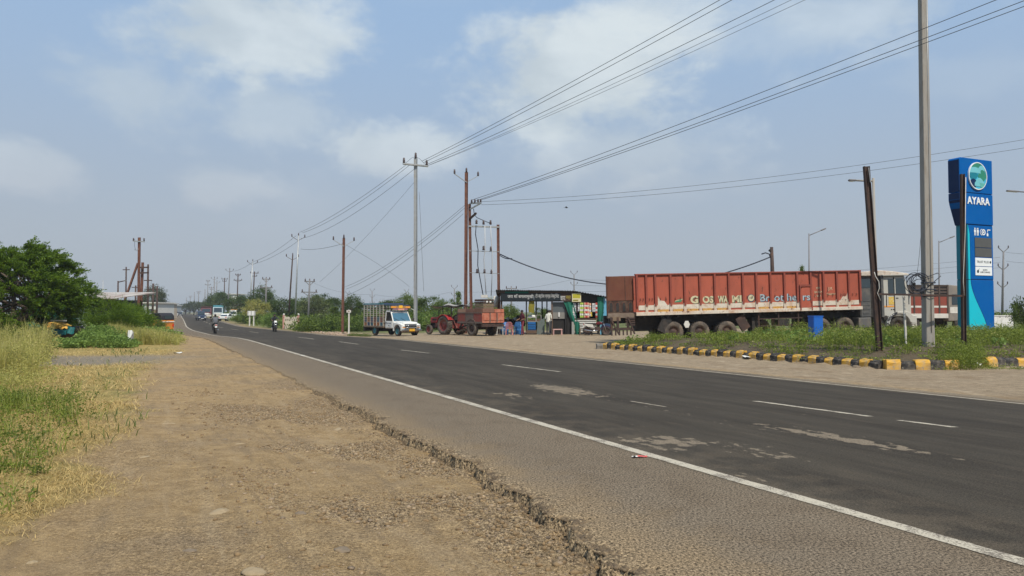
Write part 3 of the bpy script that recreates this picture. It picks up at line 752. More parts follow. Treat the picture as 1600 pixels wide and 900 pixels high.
stuff('creeper_patch', arr, G_LUSH, 'low dark green creepers in front of the tarpaulin heap')
arr = []
x, y = px_pts(330, 175, 284, 35, 47); x, y = kept(x, y, S(284, 272, 800 + x / y * F + rng.normal(0, 5, len(x)))); n = len(x)
pxx = 800 + x / y * F; hq = (.25 + .55 * S(-.45, .45, np_fbm(x, y, .4, 3, 121))) * (.3 + .7 * S(290, 262, pxx)) * rng.uniform(.75, 1.15, n)
arr.append(weeds(x, y, hq, rng.uniform(.25, .5, n), 110, .075, wr=.35, tb=rng.uniform(.3, .95, n)))
arr.append(stalks(x, y, hq * 1.25, 24, .018, .4, .7))
x, y = px_pts(60, 130, 190, 36, 41); n = len(x)
arr.append(stalks(x, y, rng.uniform(.5, 1.0, n), 26, .018, .35, .7))
stuff('tall_grass', arr, G_YEL, 'tall yellow-green grass mound at the bend of the left verge')
arr = []
x, y = px_pts(420, 150, 292, 46, 75); x, y = kept(x, y, S(-3.6, -5.0, x - XL(y))); n = len(x)
arr.append(weeds(x, y, rng.uniform(.25, .75, n), rng.uniform(.4, .8, n), 70, .15, wr=.6, tb=rng.uniform(.4, 1, n)))
stuff('verge_plants', arr, G_LUSH, 'bright green leafy plants round the foot of the braced pole')
arr = []
Yv = rng.uniform(70, 330, 900); x, y = XL(Yv) - rng.uniform(4.5, 26, 900), Yv; n = len(x)
arr.append(weeds(x, y, rng.uniform(.4, 1.2, n), rng.uniform(.6, 1.6, n), 34, .3, z=gz(x, y), wr=.6))
stuff('far_verge_scrub', arr, G_WEED, 'far scrub along the left verge of the road')
# island behind the kerb
def isl_pts(n, x0, x1, y0, y1, dmin=.12):
    x, y = rng.uniform(x0, x1, n), rng.uniform(y0, y1, n); return kept(x, y, poly_sd(x, y, ISL) > dmin)
arr = []
x, y = isl_pts(3600, 3.5, 28, 20, 38, .16); n = len(x)
dens = .25 + .75 * S(-.25, .2, np_fbm(x, y, .45, 3, 91)); dens = dens * (0.55 + 0.45 * S(.3, 1.3, poly_sd(x, y, ISL))); x, y = kept(x, y, dens); n = len(x)
hh = (.24 + .34 * S(-.3, .5, np_fbm(x, y, .35, 3, 92))) * (0.6 + .4 * S(.3, 1.5, poly_sd(x, y, ISL))) * rng.uniform(.6, 1.25, n)
hh *= 0.55 + 0.45 * S(5, 13, x)
arr.append(weeds(x, y, hh, rng.uniform(.18, .4, n), 62, .075, wr=.5))
arr.append(stalks(x, y, hh * 1.35, 7, .012, .4, .55))
x, y = isl_pts(500, 10, 28, 23, 36, .8); n = len(x); x, y = kept(x, y, S(-.1, .3, np_fbm(x, y, .5, 2, 95))); n = len(x)
arr.append(weeds(x, y, rng.uniform(.28, .58, n), rng.uniform(.25, .5, n), 100, .07, wr=.5))
stuff('island_weeds', arr, G_WEED, 'green weeds overgrowing the island behind the striped kerb')
arr = []
x, y = isl_pts(420, 3.9, 24, 20, 37, .35); x, y = kept(x, y, .8 * S(.0, .3, np_fbm(x, y, .8, 2, 97))); n = len(x)
arr.append(weeds(x, y, rng.uniform(.2, .45, n), rng.uniform(.15, .35, n), 40, .12, wr=.8, tb=rng.uniform(.45, 1, n)))
stuff('broadleaf_weeds', arr, G_LUSH, 'broad pale leaves among the island weeds')
arr = []   # weeds that spill through the gap of the kerb
x, y = px_pts(110, 1478, 1532, 20.3, 22.6); n = len(x)
arr.append(weeds(x, y, rng.uniform(.2, .62, n), rng.uniform(.12, .3, n), 85, .055, wr=.5, z=np.maximum(gz(x, y), 0)))
x, y = px_pts(34, 1455, 1600, 20.2, 20.9); n = len(x)
arr.append(weeds(x, y, rng.uniform(.05, .18, n), rng.uniform(.08, .2, n), 40, .04, wr=.5, z=gz(x, y) * 0))
stuff('spilling_weeds', arr, G_WEED, 'dense weeds spilling through the gap between the striped kerbs')
# far right verge
arr = []
Yv = rng.uniform(60, 260, 900); x, y = XR(Yv) + rng.uniform(2.2, 16, 900) * (0.6 + Yv / 160), Yv
k = ~((800 + x / y * F > 430) & (y < 78)); x, y = x[k], y[k]; n = len(x)
arr.append(weeds(x, y, rng.uniform(.5, 1.7, n), rng.uniform(.6, 1.5, n), 60, .27, z=gz(x, y), wr=.6))
x, y = px_pts(260, 470, 570, 70, 84); n = len(x)
arr.append(weeds(x, y, rng.uniform(.4, 1.5, n), rng.uniform(.5, 1.1, n), 80, .2, z=gz(x, y), wr=.6))
x, y = px_pts(300, 570, 800, 72, 105); n = len(x)
arr.append(weeds(x, y, rng.uniform(.5, 2.2, n), rng.uniform(.7, 1.5, n), 60, .25, z=gz(x, y), wr=.6))
x, y = px_pts(300, 780, 1650, 80, 140); n = len(x)
arr.append(weeds(x, y, rng.uniform(.5, 1.6, n), rng.uniform(.8, 1.8, n), 40, .3, z=gz(x, y), wr=.6))
stuff('undergrowth', arr, G_MID, 'scrub and undergrowth along the far right verge')
arr = []
x, y = px_pts(40, 520, 580, 52, 57); n = len(x)
x = np.maximum(x, XR(y) + 1.2)
arr.append(weeds(x, y, rng.uniform(.06, .22, n), rng.uniform(.2, .4, n), 50, .08, z=gz(x, y), wr=.5))
stuff('verge_grass', arr, G_GRASS, 'low grass on the dusty verge near the white signpost')

# --- trees: tapered trunk with limbs and a crown of leaf clumps
def tree_meshes(H, Wd, seed, kind='round', nclump=42, per=150, leaf=.24, fine=False, low=.28):
    r = np.random.default_rng(seed); tb = MB(); cl = []
    cz, rz = H * (1 + low) / 2, H * (1 - low) / 2
    pts = []
    while len(pts) < nclump:
        p = r.normal(0, 1, 3); p /= np.linalg.norm(p); p *= r.uniform(.45, 1.0) ** .5
        q = np.array([p[0] * Wd * .43, p[1] * Wd * .43, cz + p[2] * rz * .88])
        if kind == 'wide' and q[2] < H * .5 and r.uniform() < .6: continue
        if kind == 'cone': s_ = 1.1 - .95 * (q[2] / H); q[0] *= s_; q[1] *= s_
        if kind == 'umbrella': q[2] = H * (.55 + .38 * (1 - (q[0] ** 2 + q[1] ** 2) / (Wd * .46) ** 2)) + r.normal(0, H * .05)
        pts.append(q)
    fork = Vector((r.normal(0, .04) * Wd, r.normal(0, .04) * Wd, H * max(.18, low * .9)))
    tr = .028 * H + .05
    tb.tube([(0, 0, -.2), (fork.x * .4, fork.y * .3, fork.z * .5), fork], [tr * 1.25, tr, tr * .8], 8)
    for q in pts[:: max(1, nclump // 12)]:
        q = Vector(q); mid = fork.lerp(q, .5) + Vector((0, 0, .05 * H))
        tb.tube([fork - Vector((0, 0, .05)), mid, q], [tr * .55, tr * .32, tr * .12], 5)
    Vs = []; Ts = []; o = 0; Fs = []
    for q in pts:
        rad = r.uniform(.10, .19) * Wd; n = int(per * r.uniform(.7, 1.3))
        p = r.normal(0, .55, (n, 3)) * np.array([rad, rad, rad * (.45 if fine else .62)])
        c = q + p; d = p + r.normal(0, .5 * rad, (n, 3)) + np.array([0, 0, .12 * rad])
        if fine: d = d * np.array([1, 1, .6]) + np.array([q[0], q[1], .25 * Wd]) * .25
        tn = np.clip(r.uniform(.2, .75) + r.normal(0, .16, n), 0, .98)
        v, f, t_ = leaf_arrays(c, d, leaf * r.uniform(.6, 1.3, n) * (1.5 if fine else 1), leaf * (.28 if fine else .55) * r.uniform(.7, 1.2, n), tn)
        Vs.append(v); Fs.append(f + o); Ts.append(t_); o += len(v)
    return tb.mesh('trunk', mt['trunk']), np_mesh('crown', np.concatenate(Vs), np.concatenate(Fs), G_MID, dict(tint=np.concatenate(Ts)))
PROTO = {}
def proto(kind):
    if kind not in PROTO:
        spec = dict(round=(6, 6, 3, 'round', 46, 150, .26), round2=(6, 6, 14, 'round', 40, 160, .27), wide=(5, 8, 5, 'wide', 52, 140, .28), tall=(8, 4, 6, 'round', 46, 130, .28),
                    cone=(6, 3, 8, 'cone', 34, 150, .18), bush=(2.4, 3.4, 9, 'round', 36, 150, .15), fbush=(2.4, 5, 10, 'round', 64, 330, .13), sparse=(7, 4, 12, 'round', 20, 90, .32),
                    far=(6, 8, 15, 'round', 30, 60, .55), umb=(6, 7, 17, 'umbrella', 44, 130, .3))[kind]
        H, W_, sd, k, nc, per, lf = spec
        low = .02 if kind in ('bush', 'fbush') else .3 if kind in ('tall', 'sparse') else .12 if kind == 'cone' else .2
        PROTO[kind] = (H, W_) + tree_meshes(H, W_, sd, k, nc, per, lf, kind == 'fbush', low)
    return PROTO[kind]
def tree(px, ytop, Y, wpx, kind, label, mat=None, cat='tree', group=None, name='tree', rz=None, base=None):
    H0, W0, tm, cm = proto(kind)
    g = gx(px, Y)
    if base is not None: g.z = base
    H = at(px, ytop, Y).z - g.z; w = wpx / F * Y
    root = thing(name, label, cat, g, rnd.uniform(0, 6.28) if rz is None else rz, group)
    root.scale = (w / W0, w / W0, H / H0)
    link('trunk', tm, root)
    c = link('crown', cm, root)
    if mat:
        c.material_slots[0].link = 'OBJECT'; c.material_slots[0].material = mat
    return root
gR = 'trees behind the right verge'; gF = 'hazy trees along the far road'
tree(341, 457, 215, 46, 'wide', 'dark spreading tree behind the parked far vehicles', G_DARK, group=gR)
tree(372, 463, 165, 48, 'wide', 'low wide dark tree left of the white board', G_DARK, group=gR)
tree(409, 447, 150, 44, 'round', 'tallest dark tree, behind the white board on posts', G_DARK, group=gR)
tree(401, 466, 112, 44, 'round2', 'brownish green tree just above the white board', G_YEL, group=gR)
tree(440, 466, 122, 56, 'round', 'dense dark tree above the oncoming motorcyclist', G_DARK, group=gR)
tree(468, 464, 135, 40, 'round2', 'green tree rising behind the pink-edged sign wall', G_MID, group=gR)
tree(492, 462, 118, 52, 'round', 'broad tree with pale flowering top right of the sign wall', G_FLOW, group=gR)
tree(503, 458, 130, 40, 'round2', 'dark round tree behind the pale flowering tree', G_DARK, group=gR)
tree(518, 466, 140, 46, 'wide', 'far dark tree left of the tall rusty pole', G_DARK, group=gR)
tree(524, 476, 84, 36, 'cone', 'light green young tree just left of the tall rusty pole', G_MID, group=gR)
tree(551, 461, 100, 36, 'round', 'dark tree behind the round white signpost', G_DARK, group=gR)
tree(572, 475, 120, 46, 'round2', 'low dark tree behind the tail of the caged pickup', G_DARK, group=gR)
tree(612, 470, 108, 52, 'wide', 'dark tree behind the roof of the caged pickup', G_DARK, group=gR)
tree(634, 459, 104, 42, 'round', 'olive green tree directly behind the tall grey cross-arm pole', G_MID, group=gR)
tree(668, 462, 98, 60, 'round2', 'bright green leafy tree between grey pole and red tractor', G_MID, group=gR)
tree(690, 468, 92, 36, 'round', 'small green tree above the tractor canopy', G_MID, group=gR)
tree(714, 454, 90, 20, 'sparse', 'slender sparse tree left of the rusty pole pair', G_MID, group=gR)
tree(741, 471, 96, 40, 'round2', 'low green tree seen between the two rusty poles', G_MID, group=gR)
tree(765, 466, 82, 28, 'round', 'yellowish green tree inside the pole frame', G_YEL, group=gR)
tree(796, 476, 78, 34, 'round', 'green tree seen through the left half of the tea stall', G_MID, group=gR)
tree(845, 480, 84, 30, 'round2', 'grey-green tree seen through the middle of the tea stall', G_MID, group=gR)
tree(1253, 406, 58, 17, 'cone', 'pointed dark tree top showing above the red trailer', G_MID, group=gR)
tree(1297, 416, 64, 9, 'cone', 'tiny pointed tree top above the front of the red trailer', G_MID, group=gR)
tree(1604, 452, 46, 44, 'bush', 'round dark green shrub by the white wall at the right edge', G_DARK, 'shrub', name='shrub')
for i, (px, yt, Y, w) in enumerate([(262, 479, 520, 18), (275, 477, 480, 20), (290, 474, 400, 24), (303, 470, 330, 26), (318, 471, 300, 28), (328, 467, 270, 26)]):
    tree(px, yt, Y, w, 'far', 'hazy grey-green tree along the far right side of the road', G_HAZE, group=gF)
tree(425, 487, 86, 34, 'bush', 'bright green bush behind the oncoming motorcyclist', G_LUSH, 'bush', name='bush')
tree(383, 492, 112, 40, 'bush', 'low bush left of the white board posts', G_MID, 'bush', name='bush')
tree(497, 492, 76, 52, 'bush', 'white-flowered bush right of the pink-edged sign wall', G_FLOW, 'bush', name='bush')
tree(530, 488, 78, 38, 'bush', 'green bush between flowering bush and round signpost', G_MID, 'bush', name='bush')
tree(562, 493, 76, 30, 'bush', 'green bush right of the round white signpost', G_MID, 'bush', name='bush')
tree(672, 485, 74, 44, 'bush', 'green bush between the pickup and the red tractor', G_LUSH, 'bush', name='bush')
tree(700, 487, 82, 50, 'bush', 'dark bush behind the red tractor', G_MID, 'bush', name='bush')
tree(240, 446, 165, 40, 'round', 'big grey-green tree over the far houses on the left', G_HAZE)
tree(258, 476, 210, 26, 'round2', 'small dark tree beside the far houses on the left', G_HAZE)
tree(152, 458, 120, 12, 'sparse', 'thin palm-like tree behind the metal roof', G_DARK)
tree(212, 468, 110, 12, 'sparse', 'thin dark tree behind the braced pole', G_DARK)
tree(173, 465, 44, 84, 'fbush', 'large feathery dark green bush in front of the shed', G_FINE, 'bush', name='bush')
tree(203, 472, 50, 66, 'fbush', 'feathery green bush round the foot of the braced pole', G_FINE, 'bush', name='bush')
tree(248, 497, 56, 26, 'bush', 'small green bush in front of the auto rickshaw', G_MID, 'bush', name='bush')
# the big feathery tree at the left edge
def big_tree():
    Y0 = 36.0; root = thing('tree', 'big feathery green tree with a dome crown at the left edge', 'tree', gx(8, Y0))
    r = np.random.default_rng(41); tb = MB()
    trunks = [((-.2, 0, -.2), (-.9, .2, 1.1), (-1.6, .3, 2.4)), ((0, 0, -.2), (.35, 0, 1.0), (1.3, .1, 2.3)), ((.1, .1, -.2), (.1, .5, 1.2), (-.2, .9, 2.7)), ((0, -.1, -.2), (.7, -.4, .9), (2.0, -.8, 1.7))]
    for tpts in trunks: tb.tube(tpts, [.17, .13, .09], 8)
    RX_, H_ = 3.85, 5.45; Vs = []; Fs = []; Ts = []; o = 0
    for k in range(440):
        a = r.uniform(0, 6.28); el = math.asin(r.uniform(-.30, 1)); rad = r.uniform(.42, 1.0) ** .5
        q = np.array([math.cos(a) * math.cos(el) * RX_ * rad * .93, math.sin(a) * math.cos(el) * RX_ * rad * .9, 1.25 + math.sin(el) * (H_ - 1.7) * rad])
        if q[0] > 2.3 and q[2] < 1.9: continue
        if k % 11 == 0:
            s_ = trunks[k % 4][2]; tb.tube([s_, (Vector(s_) + Vector(q)) / 2 + Vector((0, 0, .25)), q], [.07, .045, .015], 5)
        out_ = np.array([math.cos(a), math.sin(a), .18 + .25 * math.sin(el)])
        for s2 in range(7):
            dirv = unit(out_ + r.normal(0, .42, 3)); ln = r.uniform(.45, 1.0); n = 62
            tt = r.uniform(0, 1, n) ** .8
            c = q + dirv * (tt * ln)[:, None] + r.normal(0, .055, (n, 3)) * np.array([1, 1, .8]) + np.array([0, 0, -.20]) * (tt ** 2 * ln)[:, None]
            d = dirv + r.normal(0, .55, (n, 3))
            tn = np.clip(.25 + .35 * r.uniform() + .10 * math.sin(el) * 0 + r.normal(0, .14, n), 0, .98)
            v, f, t_ = leaf_arrays(c, d, r.uniform(.09, .19, n), r.uniform(.030, .060, n), tn); Vs.append(v); Fs.append(f + o); Ts.append(t_); o += len(v)
    tb.build('trunk', mt['trunk'], root)
    link('crown', np_mesh('crown', np.concatenate(Vs), np.concatenate(Fs), G_FINE, dict(tint=np.concatenate(Ts))), root)
big_tree()
# ------------------------------------------------------------------ wheels
WHEELS = {}
def wheel(parent, x, y, z, r, w, side=1, tyre=None, rim=None, hub=.55, name='wheel', steer=0.0, style='disc'):
    """wheel whose axle is the local Y axis; side = which way the outer face looks"""
    tyre = tyre or mt['rubber']; rim = rim or mt['galv']; key = (r, w, tyre.name, rim.name, hub, style)
    if key not in WHEELS:
        h = w / 2; a = MB()
        a.lathe([(r * hub, -h * .8), (r * (hub + .12), -h), (r * .90, -h), (r * .97, -h * .82), (r, -h * .5), (r, h * .5), (r * .97, h * .82), (r * .90, h), (r * (hub + .12), h), (r * hub, h * .8), (r * hub, -h * .8)], 'y', 28)
        for k in range(28):      # tread lugs
            t = 2 * math.pi * k / 28; c, s = math.cos(t), math.sin(t)
            a.bar((r * c, -h * .8, r * s), (r * c, -h * .1, r * s), r * .07, r * .035); a.bar((r * math.cos(t + .11), h * .1, r * math.sin(t + .11)), (r * math.cos(t + .11), h * .8, r * math.sin(t + .11)), r * .07, r * .035)
        rm = MB(); rr = r * hub
        rm.lathe([(rr * 1.02, h * .78), (rr * .92, h * .80), (rr * .86, h * .35), (rr * .55, h * .28), (rr * .42, h * .55), (rr * .18, h * .62), (0.001, h * .62)], 'y', 20)
        rm.lathe([(rr * 1.02, -h * .78), (rr * .9, -h * .3), (.001, -h * .3)], 'y', 16)
        for k in range(8):
            t = 2 * math.pi * k / 8; rm.lathe([(.001, h * .42), (rr * .06, h * .42), (rr * .06, h * .3)], 'y', 6, 0, (rr * .66 * math.cos(t), 0, rr * .66 * math.sin(t)), False)
        WHEELS[key] = (a.mesh('tyre', tyre), rm.mesh('rim', rim))
    tm, rmm = WHEELS[key]
    o = link(name, tm, parent, (x, y, z), (0, rnd.uniform(0, 3), math.pi * (side < 0) + steer)); link('rim', rmm, o); return o
def lettering(name, body, size, mat, parent, loc, rot, **kw):
    return link(name, text_mesh(body, size, mat, **kw), parent, loc, rot)

# ------------------------------------------------------------------ striped kerb
k_yel = M('yellow kerb paint', (0.62, 0.335, 0.035), 0.8, 0, 0.15, 5, dirt=(0.40, 0.31, 0.20), da=0.75, ds=4, chip=(0.30, 0.26, 0.20), ca=.37, cs=8, bump=.6)
k_blk = M('black kerb paint', (0.022, 0.021, 0.022), 0.8, 0, 0.3, 5, dirt=(0.16, 0.135, 0.105), da=0.75, ds=4, chip=(0.26, 0.23, 0.18), ca=.37, cs=9, bump=.6)
k_raw = M('bare kerb concrete', (0.20, 0.18, 0.155), 0.9, 0, 0.2, 5, dirt=(0.08, 0.07, 0.055), da=0.7, ds=5, bump=.5)
kerb = thing('kerb', None, None, (0, 0, 0)); kerb['kind'] = 'structure'; kerb['label'] = 'yellow and black striped kerb round the weedy island'
KB = {}
def kerb_block(x, y, ang, ln, mat, seed, z=0.0):
    key = (mat.name, seed % 4, round(ln, 2))
    if key not in KB:
        bm = bmesh.new(); h = .265; rr = random.Random(seed)
        prof = [(-.13, -.12), (-.12, h * .72), (-.055, h), (.12, h), (.13, -.12)]
        b_ = MB(); b_.prism(prof, 'x', 0.006, ln - .006)
        # local: x along, y across (front = -y)
        me = b_.mesh('kerb_block', mat)
        bm.from_mesh(me); bmesh.ops.subdivide_edges(bm, edges=bm.edges, cuts=2, use_grid_fill=True)
        for v in bm.verts: v.co += Vector([rr.uniform(-.013, .013) for _ in range(3)])
        bm.to_mesh(me); bm.free(); KB[key] = me
    o = link('kerb_block', KB[key], kerb, (x, y, z + rnd.uniform(-.045, .02)), (rnd.uniform(-.07, .06), rnd.uniform(-.035, .035), ang + rnd.uniform(-.05, .05))); return o
def kerb_run(a, b, n, first, seed):
    a, b = Vector(a), Vector(b); d = b - a; L = d.length / n; ang = math.atan2(d.y, d.x)
    for i in range(n):
        p = a + d * (i / n); mat = (k_yel, k_blk)[(i + first) % 2]
        kerb_block(p.x, p.y, ang, L, mat, seed + i)
kerb_run((3.98, 31.75, 0), (10.25, 20.62, 0), 44, 0, 1)
kerb_run((10.32, 20.52, 0), (12.28, 20.42, 0), 5, 0, 50)
kerb_run((13.55, 21.25, 0), (14.25, 21.55, 0), 2, 0, 60); kerb_run((14.32, 21.6, 0), (17.6, 21.75, 0), 9, 1, 70)
o = kerb_block(3.62, 31.75, 0.1, .34, k_raw, 3); o['label'] = 'bare dark end block'

# ------------------------------------------------------------------ the fuel station pylon
def pylon():
    s_blue = M('blue sign panel', (0.0, 0.098, 0.36), 0.6, 0, 0.10, 1.5, dirt=(0.01, 0.13, 0.37), da=.45, ds=1.2, spec=.06); s_navy_shade = M('dark blue paint and side shade', (0.002, 0.022, 0.085), 0.5, spec=.2)
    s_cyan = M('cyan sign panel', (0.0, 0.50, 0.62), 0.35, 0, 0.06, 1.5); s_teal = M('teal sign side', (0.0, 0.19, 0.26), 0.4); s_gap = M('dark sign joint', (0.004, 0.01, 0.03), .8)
    s_white = M('white sign lettering', (0.80, 0.82, 0.82), 0.5, 0, 0.02, 1); s_grey = M('dark display', (0.085, 0.085, 0.08), 0.25, 0, .15, 4); s_green = M('green logo patch', (0.02, 0.22, 0.14), .4); s_lgreen = M('light green logo patch', (0.10, 0.40, 0.36), .4)
    s_sky = M('light blue logo patch', (0.05, 0.42, 0.60), .4); s_aqua = M('pale aqua logo patch', (0.16, 0.50, 0.56), .4); s_ink = M('sign print', (0.03, 0.05, 0.06), .6)
    g = gx(1520, 34.0); base_z = 0.40
    rz = R(24.0)        # faces the road, a little to the left side
    root = thing('fuel_station_sign', 'tall blue pylon sign with round globe emblem and white AYARA lettering', 'sign', (g.x, g.y, base_z), rz)
    sc = 34.0 / F; W = 65 * sc; x0, x1 = -W * .55, W * .45; D = .56
    # heights from the photograph
    zz = lambda py: at(1520, py, 34.0 - .3).z - base_z
    zt, zl, zb1, zb2, z0 = zz(248), zz(302), zz(351), zz(437), zz(516)
    x0, x1 = -1.15, 1.13; xs = x0 + .46          # the lower shaft is narrower
    zs0, zs1 = zz(354), zz(320)
    p = MB(); p.prism([(x0, zl + .012), (x1, zl + .012), (x1, zt), (x0 + .08, zt), (x0, zt - .08)], 'y', -D / 2, D / 2); p.build('top_panel', s_blue, root, bevel=.025, seg=2)
    p = MB(); p.prism([(xs, zb1 + .012), (x1, zb1 + .012), (x1, zl - .012), (x0, zl - .012), (x0, zs1 + .2), (x0 + .05, zs1 + .0), (xs - .06, zs0 + .08)], 'y', -D / 2, D / 2); p.build('name_panel', s_blue, root, bevel=.02, seg=2)
    p = MB(); p.box(xs, x1, -D / 2 + .03, D / 2 - .10, zb2 + .012, zb1 - .012); p.build('price_panel', s_blue, root, bevel=.02)
    p = MB(); p.box(xs, x1, -D / 2 + .03, D / 2 - .10, z0, zb2 - .012); p.build('base_panel', s_blue, root, bevel=.02)
    p = MB(); p.box(xs + .02, x1 - .02, -D / 2 + .05, D / 2 - .05, z0 + .02, zt - .05); p.build('core', s_gap, root)
    yf = -D / 2 + .03
    p = MB(); p.box(x0 - .006, x0 + .02, -D / 2 + .03, D / 2 - .03, zl + .03, zt - .11); p.build('side_colour_and_shade', s_navy_shade, root); p = MB(); p.prism([(x0 - .006, zl - .03), (x0 + .02, zl - .03), (x0 + .02, zs1 + .22), (x0 - .006, zs1 + .22)], 'y', -D / 2 + .03, D / 2 - .03); p.prism([(x0 - .007, zs1 + .18), (x0 + .01, zs1 + .22), (xs - .05, zs0 + .10), (xs - .075, zs0 + .06)], 'y', -D / 2 + .03, D / 2 - .03); p.build('side_colour_and_shade', s_navy_shade, root)  # navy overlay: the shade of the unlit side faces, painted as colour
    # cyan wave standing proud on the front, and the teal cladding of the side
    hb = zb2 - z0
    wave = [(xs + .02, z0 + .03), (xs + 1.22, z0 + .03)]
    for i in range(12):
        t = i / 11; wave.append((xs + 1.22 - (1.22 - .14) * (3 * t * t - 2 * t * t * t) ** .8, z0 + .03 + hb * (.02 + .98 * t)))
    wave += [(xs + .14, zb2 - .012), (xs + .02, zb2 - .012)]
    p = MB(); p.prism([(a, b) for a, b in wave], 'y', yf - .035, yf + .01); p.build('wave_panel', s_cyan, root)
    sh = [(a + (.06 if 2 <= i < len(wave) - 1 else 0), b) for i, (a, b) in enumerate(wave)]
    p = MB(); p.prism(sh, 'y', yf - .018, yf + .01); p.build('wave_edge', s_navy_shade, root)
    st = [(xs + .02, zb2 + .012), (xs + .14, zb2 + .012), (xs + .14, zb1 - .45), (xs + .02, zb1 - .02)]
    p = MB(); p.prism(st, 'y', yf - .035, yf + .01); p.build('wave_panel', s_cyan, root)
    p = MB(); p.prism([(a + (.05 if i in (1, 2) else 0), b) for i, (a, b) in enumerate(st)], 'y', yf - .018, yf + .01); p.build('wave_edge', s_navy_shade, root)
    p = MB(); p.box(xs - .012, xs + .02, yf - .02, D / 2 - .03, z0 + .02, zb2 - .012); p.box(xs - .012, xs + .02, yf - .02, D / 2 - .03, zb2 + .012, zb1 - .015); p.build('side_colour_and_shade', s_teal, root)
    # the globe: a round disc with leaf-shaped fields
    yq = -D / 2 - .055; cx, cz, rr = .03, zz(275), .61
    p = MB(); p.lathe([(.001, yq), (rr, yq), (rr, -D / 2 - .005)], 'y', 40, 0, (cx, 0, cz), False); gl = p.build('globe_emblem', s_sky, root)
    p = MB(); p.lathe([(rr - .015, yq - .012), (rr + .025, yq - .012), (rr + .025, -D / 2 - .005)], 'y', 40, 0, (cx, 0, cz), False); p.build('emblem_ring', s_white, gl)
    def clip(poly):
        return [((x - 0) * min(1, (rr - .012) / max(1e-6, math.hypot(x, z))) + cx, z * min(1, (rr - .012) / max(1e-6, math.hypot(x, z))) + cz) for x, z in poly]
    def band(z_a, z_b, xa, xb, amp_a, amp_b, n=10):
        top = [(xa + (xb - xa) * i / n, z_a + amp_a * math.sin(math.pi * i / n)) for i in range(n + 1)]
        bot = [(xa + (xb - xa) * i / n, z_b + amp_b * math.sin(math.pi * i / n)) for i in range(n, -1, -1)]
        return clip(top + bot)
    fields = [(band(.42, .42, -.45, .35, .22, -.08), s_green), (band(.20, .30, -.1, .62, .30, -.10), s_aqua), (band(.0, .0, -.02, .62, .30, -.24), s_green), (band(.08, .0, -.62, .0, .06, -.2), s_teal),
              (band(.30, .12, -.62, .18, .10, .02), s_aqua), (band(-.28, -.34, -.6, -.05, .14, -.26), s_navy_shade), (band(-.34, -.46, -.25, .45, .26, -.02), s_aqua), (band(-.30, -.42, .1, .6, -.02, -.18), s_lgreen)]
    for i, (pl, ma) in enumerate(fields):
        p = MB(); p.prism(pl, 'y', yq - .006 - .0015 * i, yq + .002); p.build('emblem_field', ma, gl)
    lettering('name_lettering', 'AYARA', .46, s_white, root, (.10, -D / 2 - .012, zz(319)), (R(90), 0, 0), extrude=.012, offset=.012, spacing=1.06)
    # pictograms: man and woman, tyre air, tap
    zi = zz(362); ic = MB(); y1 = yf - .012
    for k, xx in enumerate((-.14, .06)):
        ic.lathe([(.001, y1), (.04, y1)], 'y', 10, 0, (xx, 0, zi + .15), False)
        ic.box(xx - .06, xx + .06, y1, y1 + .004, zi - .02 - .04 * k, zi + .10); ic.box(xx - .045, xx - .01, y1, y1 + .004, zi - .17, zi - .02); ic.box(xx + .01, xx + .045, y1, y1 + .004, zi - .17, zi - .02)
    ic.box(-.036, -.024, y1, y1 + .004, zi - .17, zi + .17); ic.build('toilet_pictogram', s_white, root)
    ic = MB(); ic.lathe([(.085, y1), (.14, y1)], 'y', 20, 0, (.46, 0, zi), False); ic.lathe([(.001, y1), (.05, y1)], 'y', 12, 0, (.46, 0, zi), False); ic.lathe([(.12, y1), (.15, y1)], 'y', 14, 0, (.36, 0, zi), False, R(90), R(270)); ic.build('tyre_pictogram', s_white, root)
    ic = MB(); ic.box(.74, .94, y1, y1 + .004, zi + .10, zi + .14); ic.box(.72, .76, y1, y1 + .004, zi + .02, zi + .13); ic.box(.68, .79, y1, y1 + .004, zi - .17, zi - .05); ic.box(.71, .76, y1, y1 + .004, zi - .05, zi - .01); ic.build('tap_pictogram', s_white, root)
    xa, xb = -.17, 1.0; yd = yf - .02
    for py0, py1 in ((371, 386), (387, 401)):
        p = MB(); p.box(xa, xb, yd, yf + .01, zz(py1), zz(py0)); p.build('price_display', s_grey, root)
    for k, (py0, py1) in enumerate(((402.5, 415.5), (416.5, 430))):
        p = MB(); p.box(xa, xb, yd, yf + .01, zz(py1), zz(py0)); pl = p.build('white_plate', s_white, root)
        zc = zz((py0 + py1) / 2)
        if k == 0:
            lettering('plate_lettering', 'TRUST PLUS', .155, s_ink, pl, (.34, yd - .004, zc - .05), (R(90), 0, 0), extrude=.002); q = MB(); q.lathe([(.001, yd - .004), (.06, yd - .004)], 'y', 12, 0, (.88, 0, zc), False); q.build('plate_mark', s_ink, pl)
        else:
            lettering('plate_lettering', 'QUICK\nLUBE CHANGE', .105, s_ink, pl, (.50, yd - .004, zc + .02), (R(90), 0, 0), extrude=.002); q = MB(); q.lathe([(.001, yd - .004), (.075, yd - .004)], 'y', 12, 0, (.0, 0, zc - .02), False); q.bar((-.02, yd - .003, zc + .02), (.1, yd - .003, zc + .11), .03, .004); q.build('plate_mark', s_ink, pl)
    p = MB(); p.box(xs - .25, x1 + .30, -D / 2 - .25, D / 2 + .2, z0 - .22, z0); p.build('plinth_cap', mt['concrete'], root, bevel=.015)
    p = MB(); p.box(xs - .2, x1 + .62, -D / 2 - .42, D / 2 + .3, z0 - .22 - .75, z0 - .225); p.jitter(.012, 4); p.build('plinth', mt['old_concrete'], root, bevel=.02)
pylon()

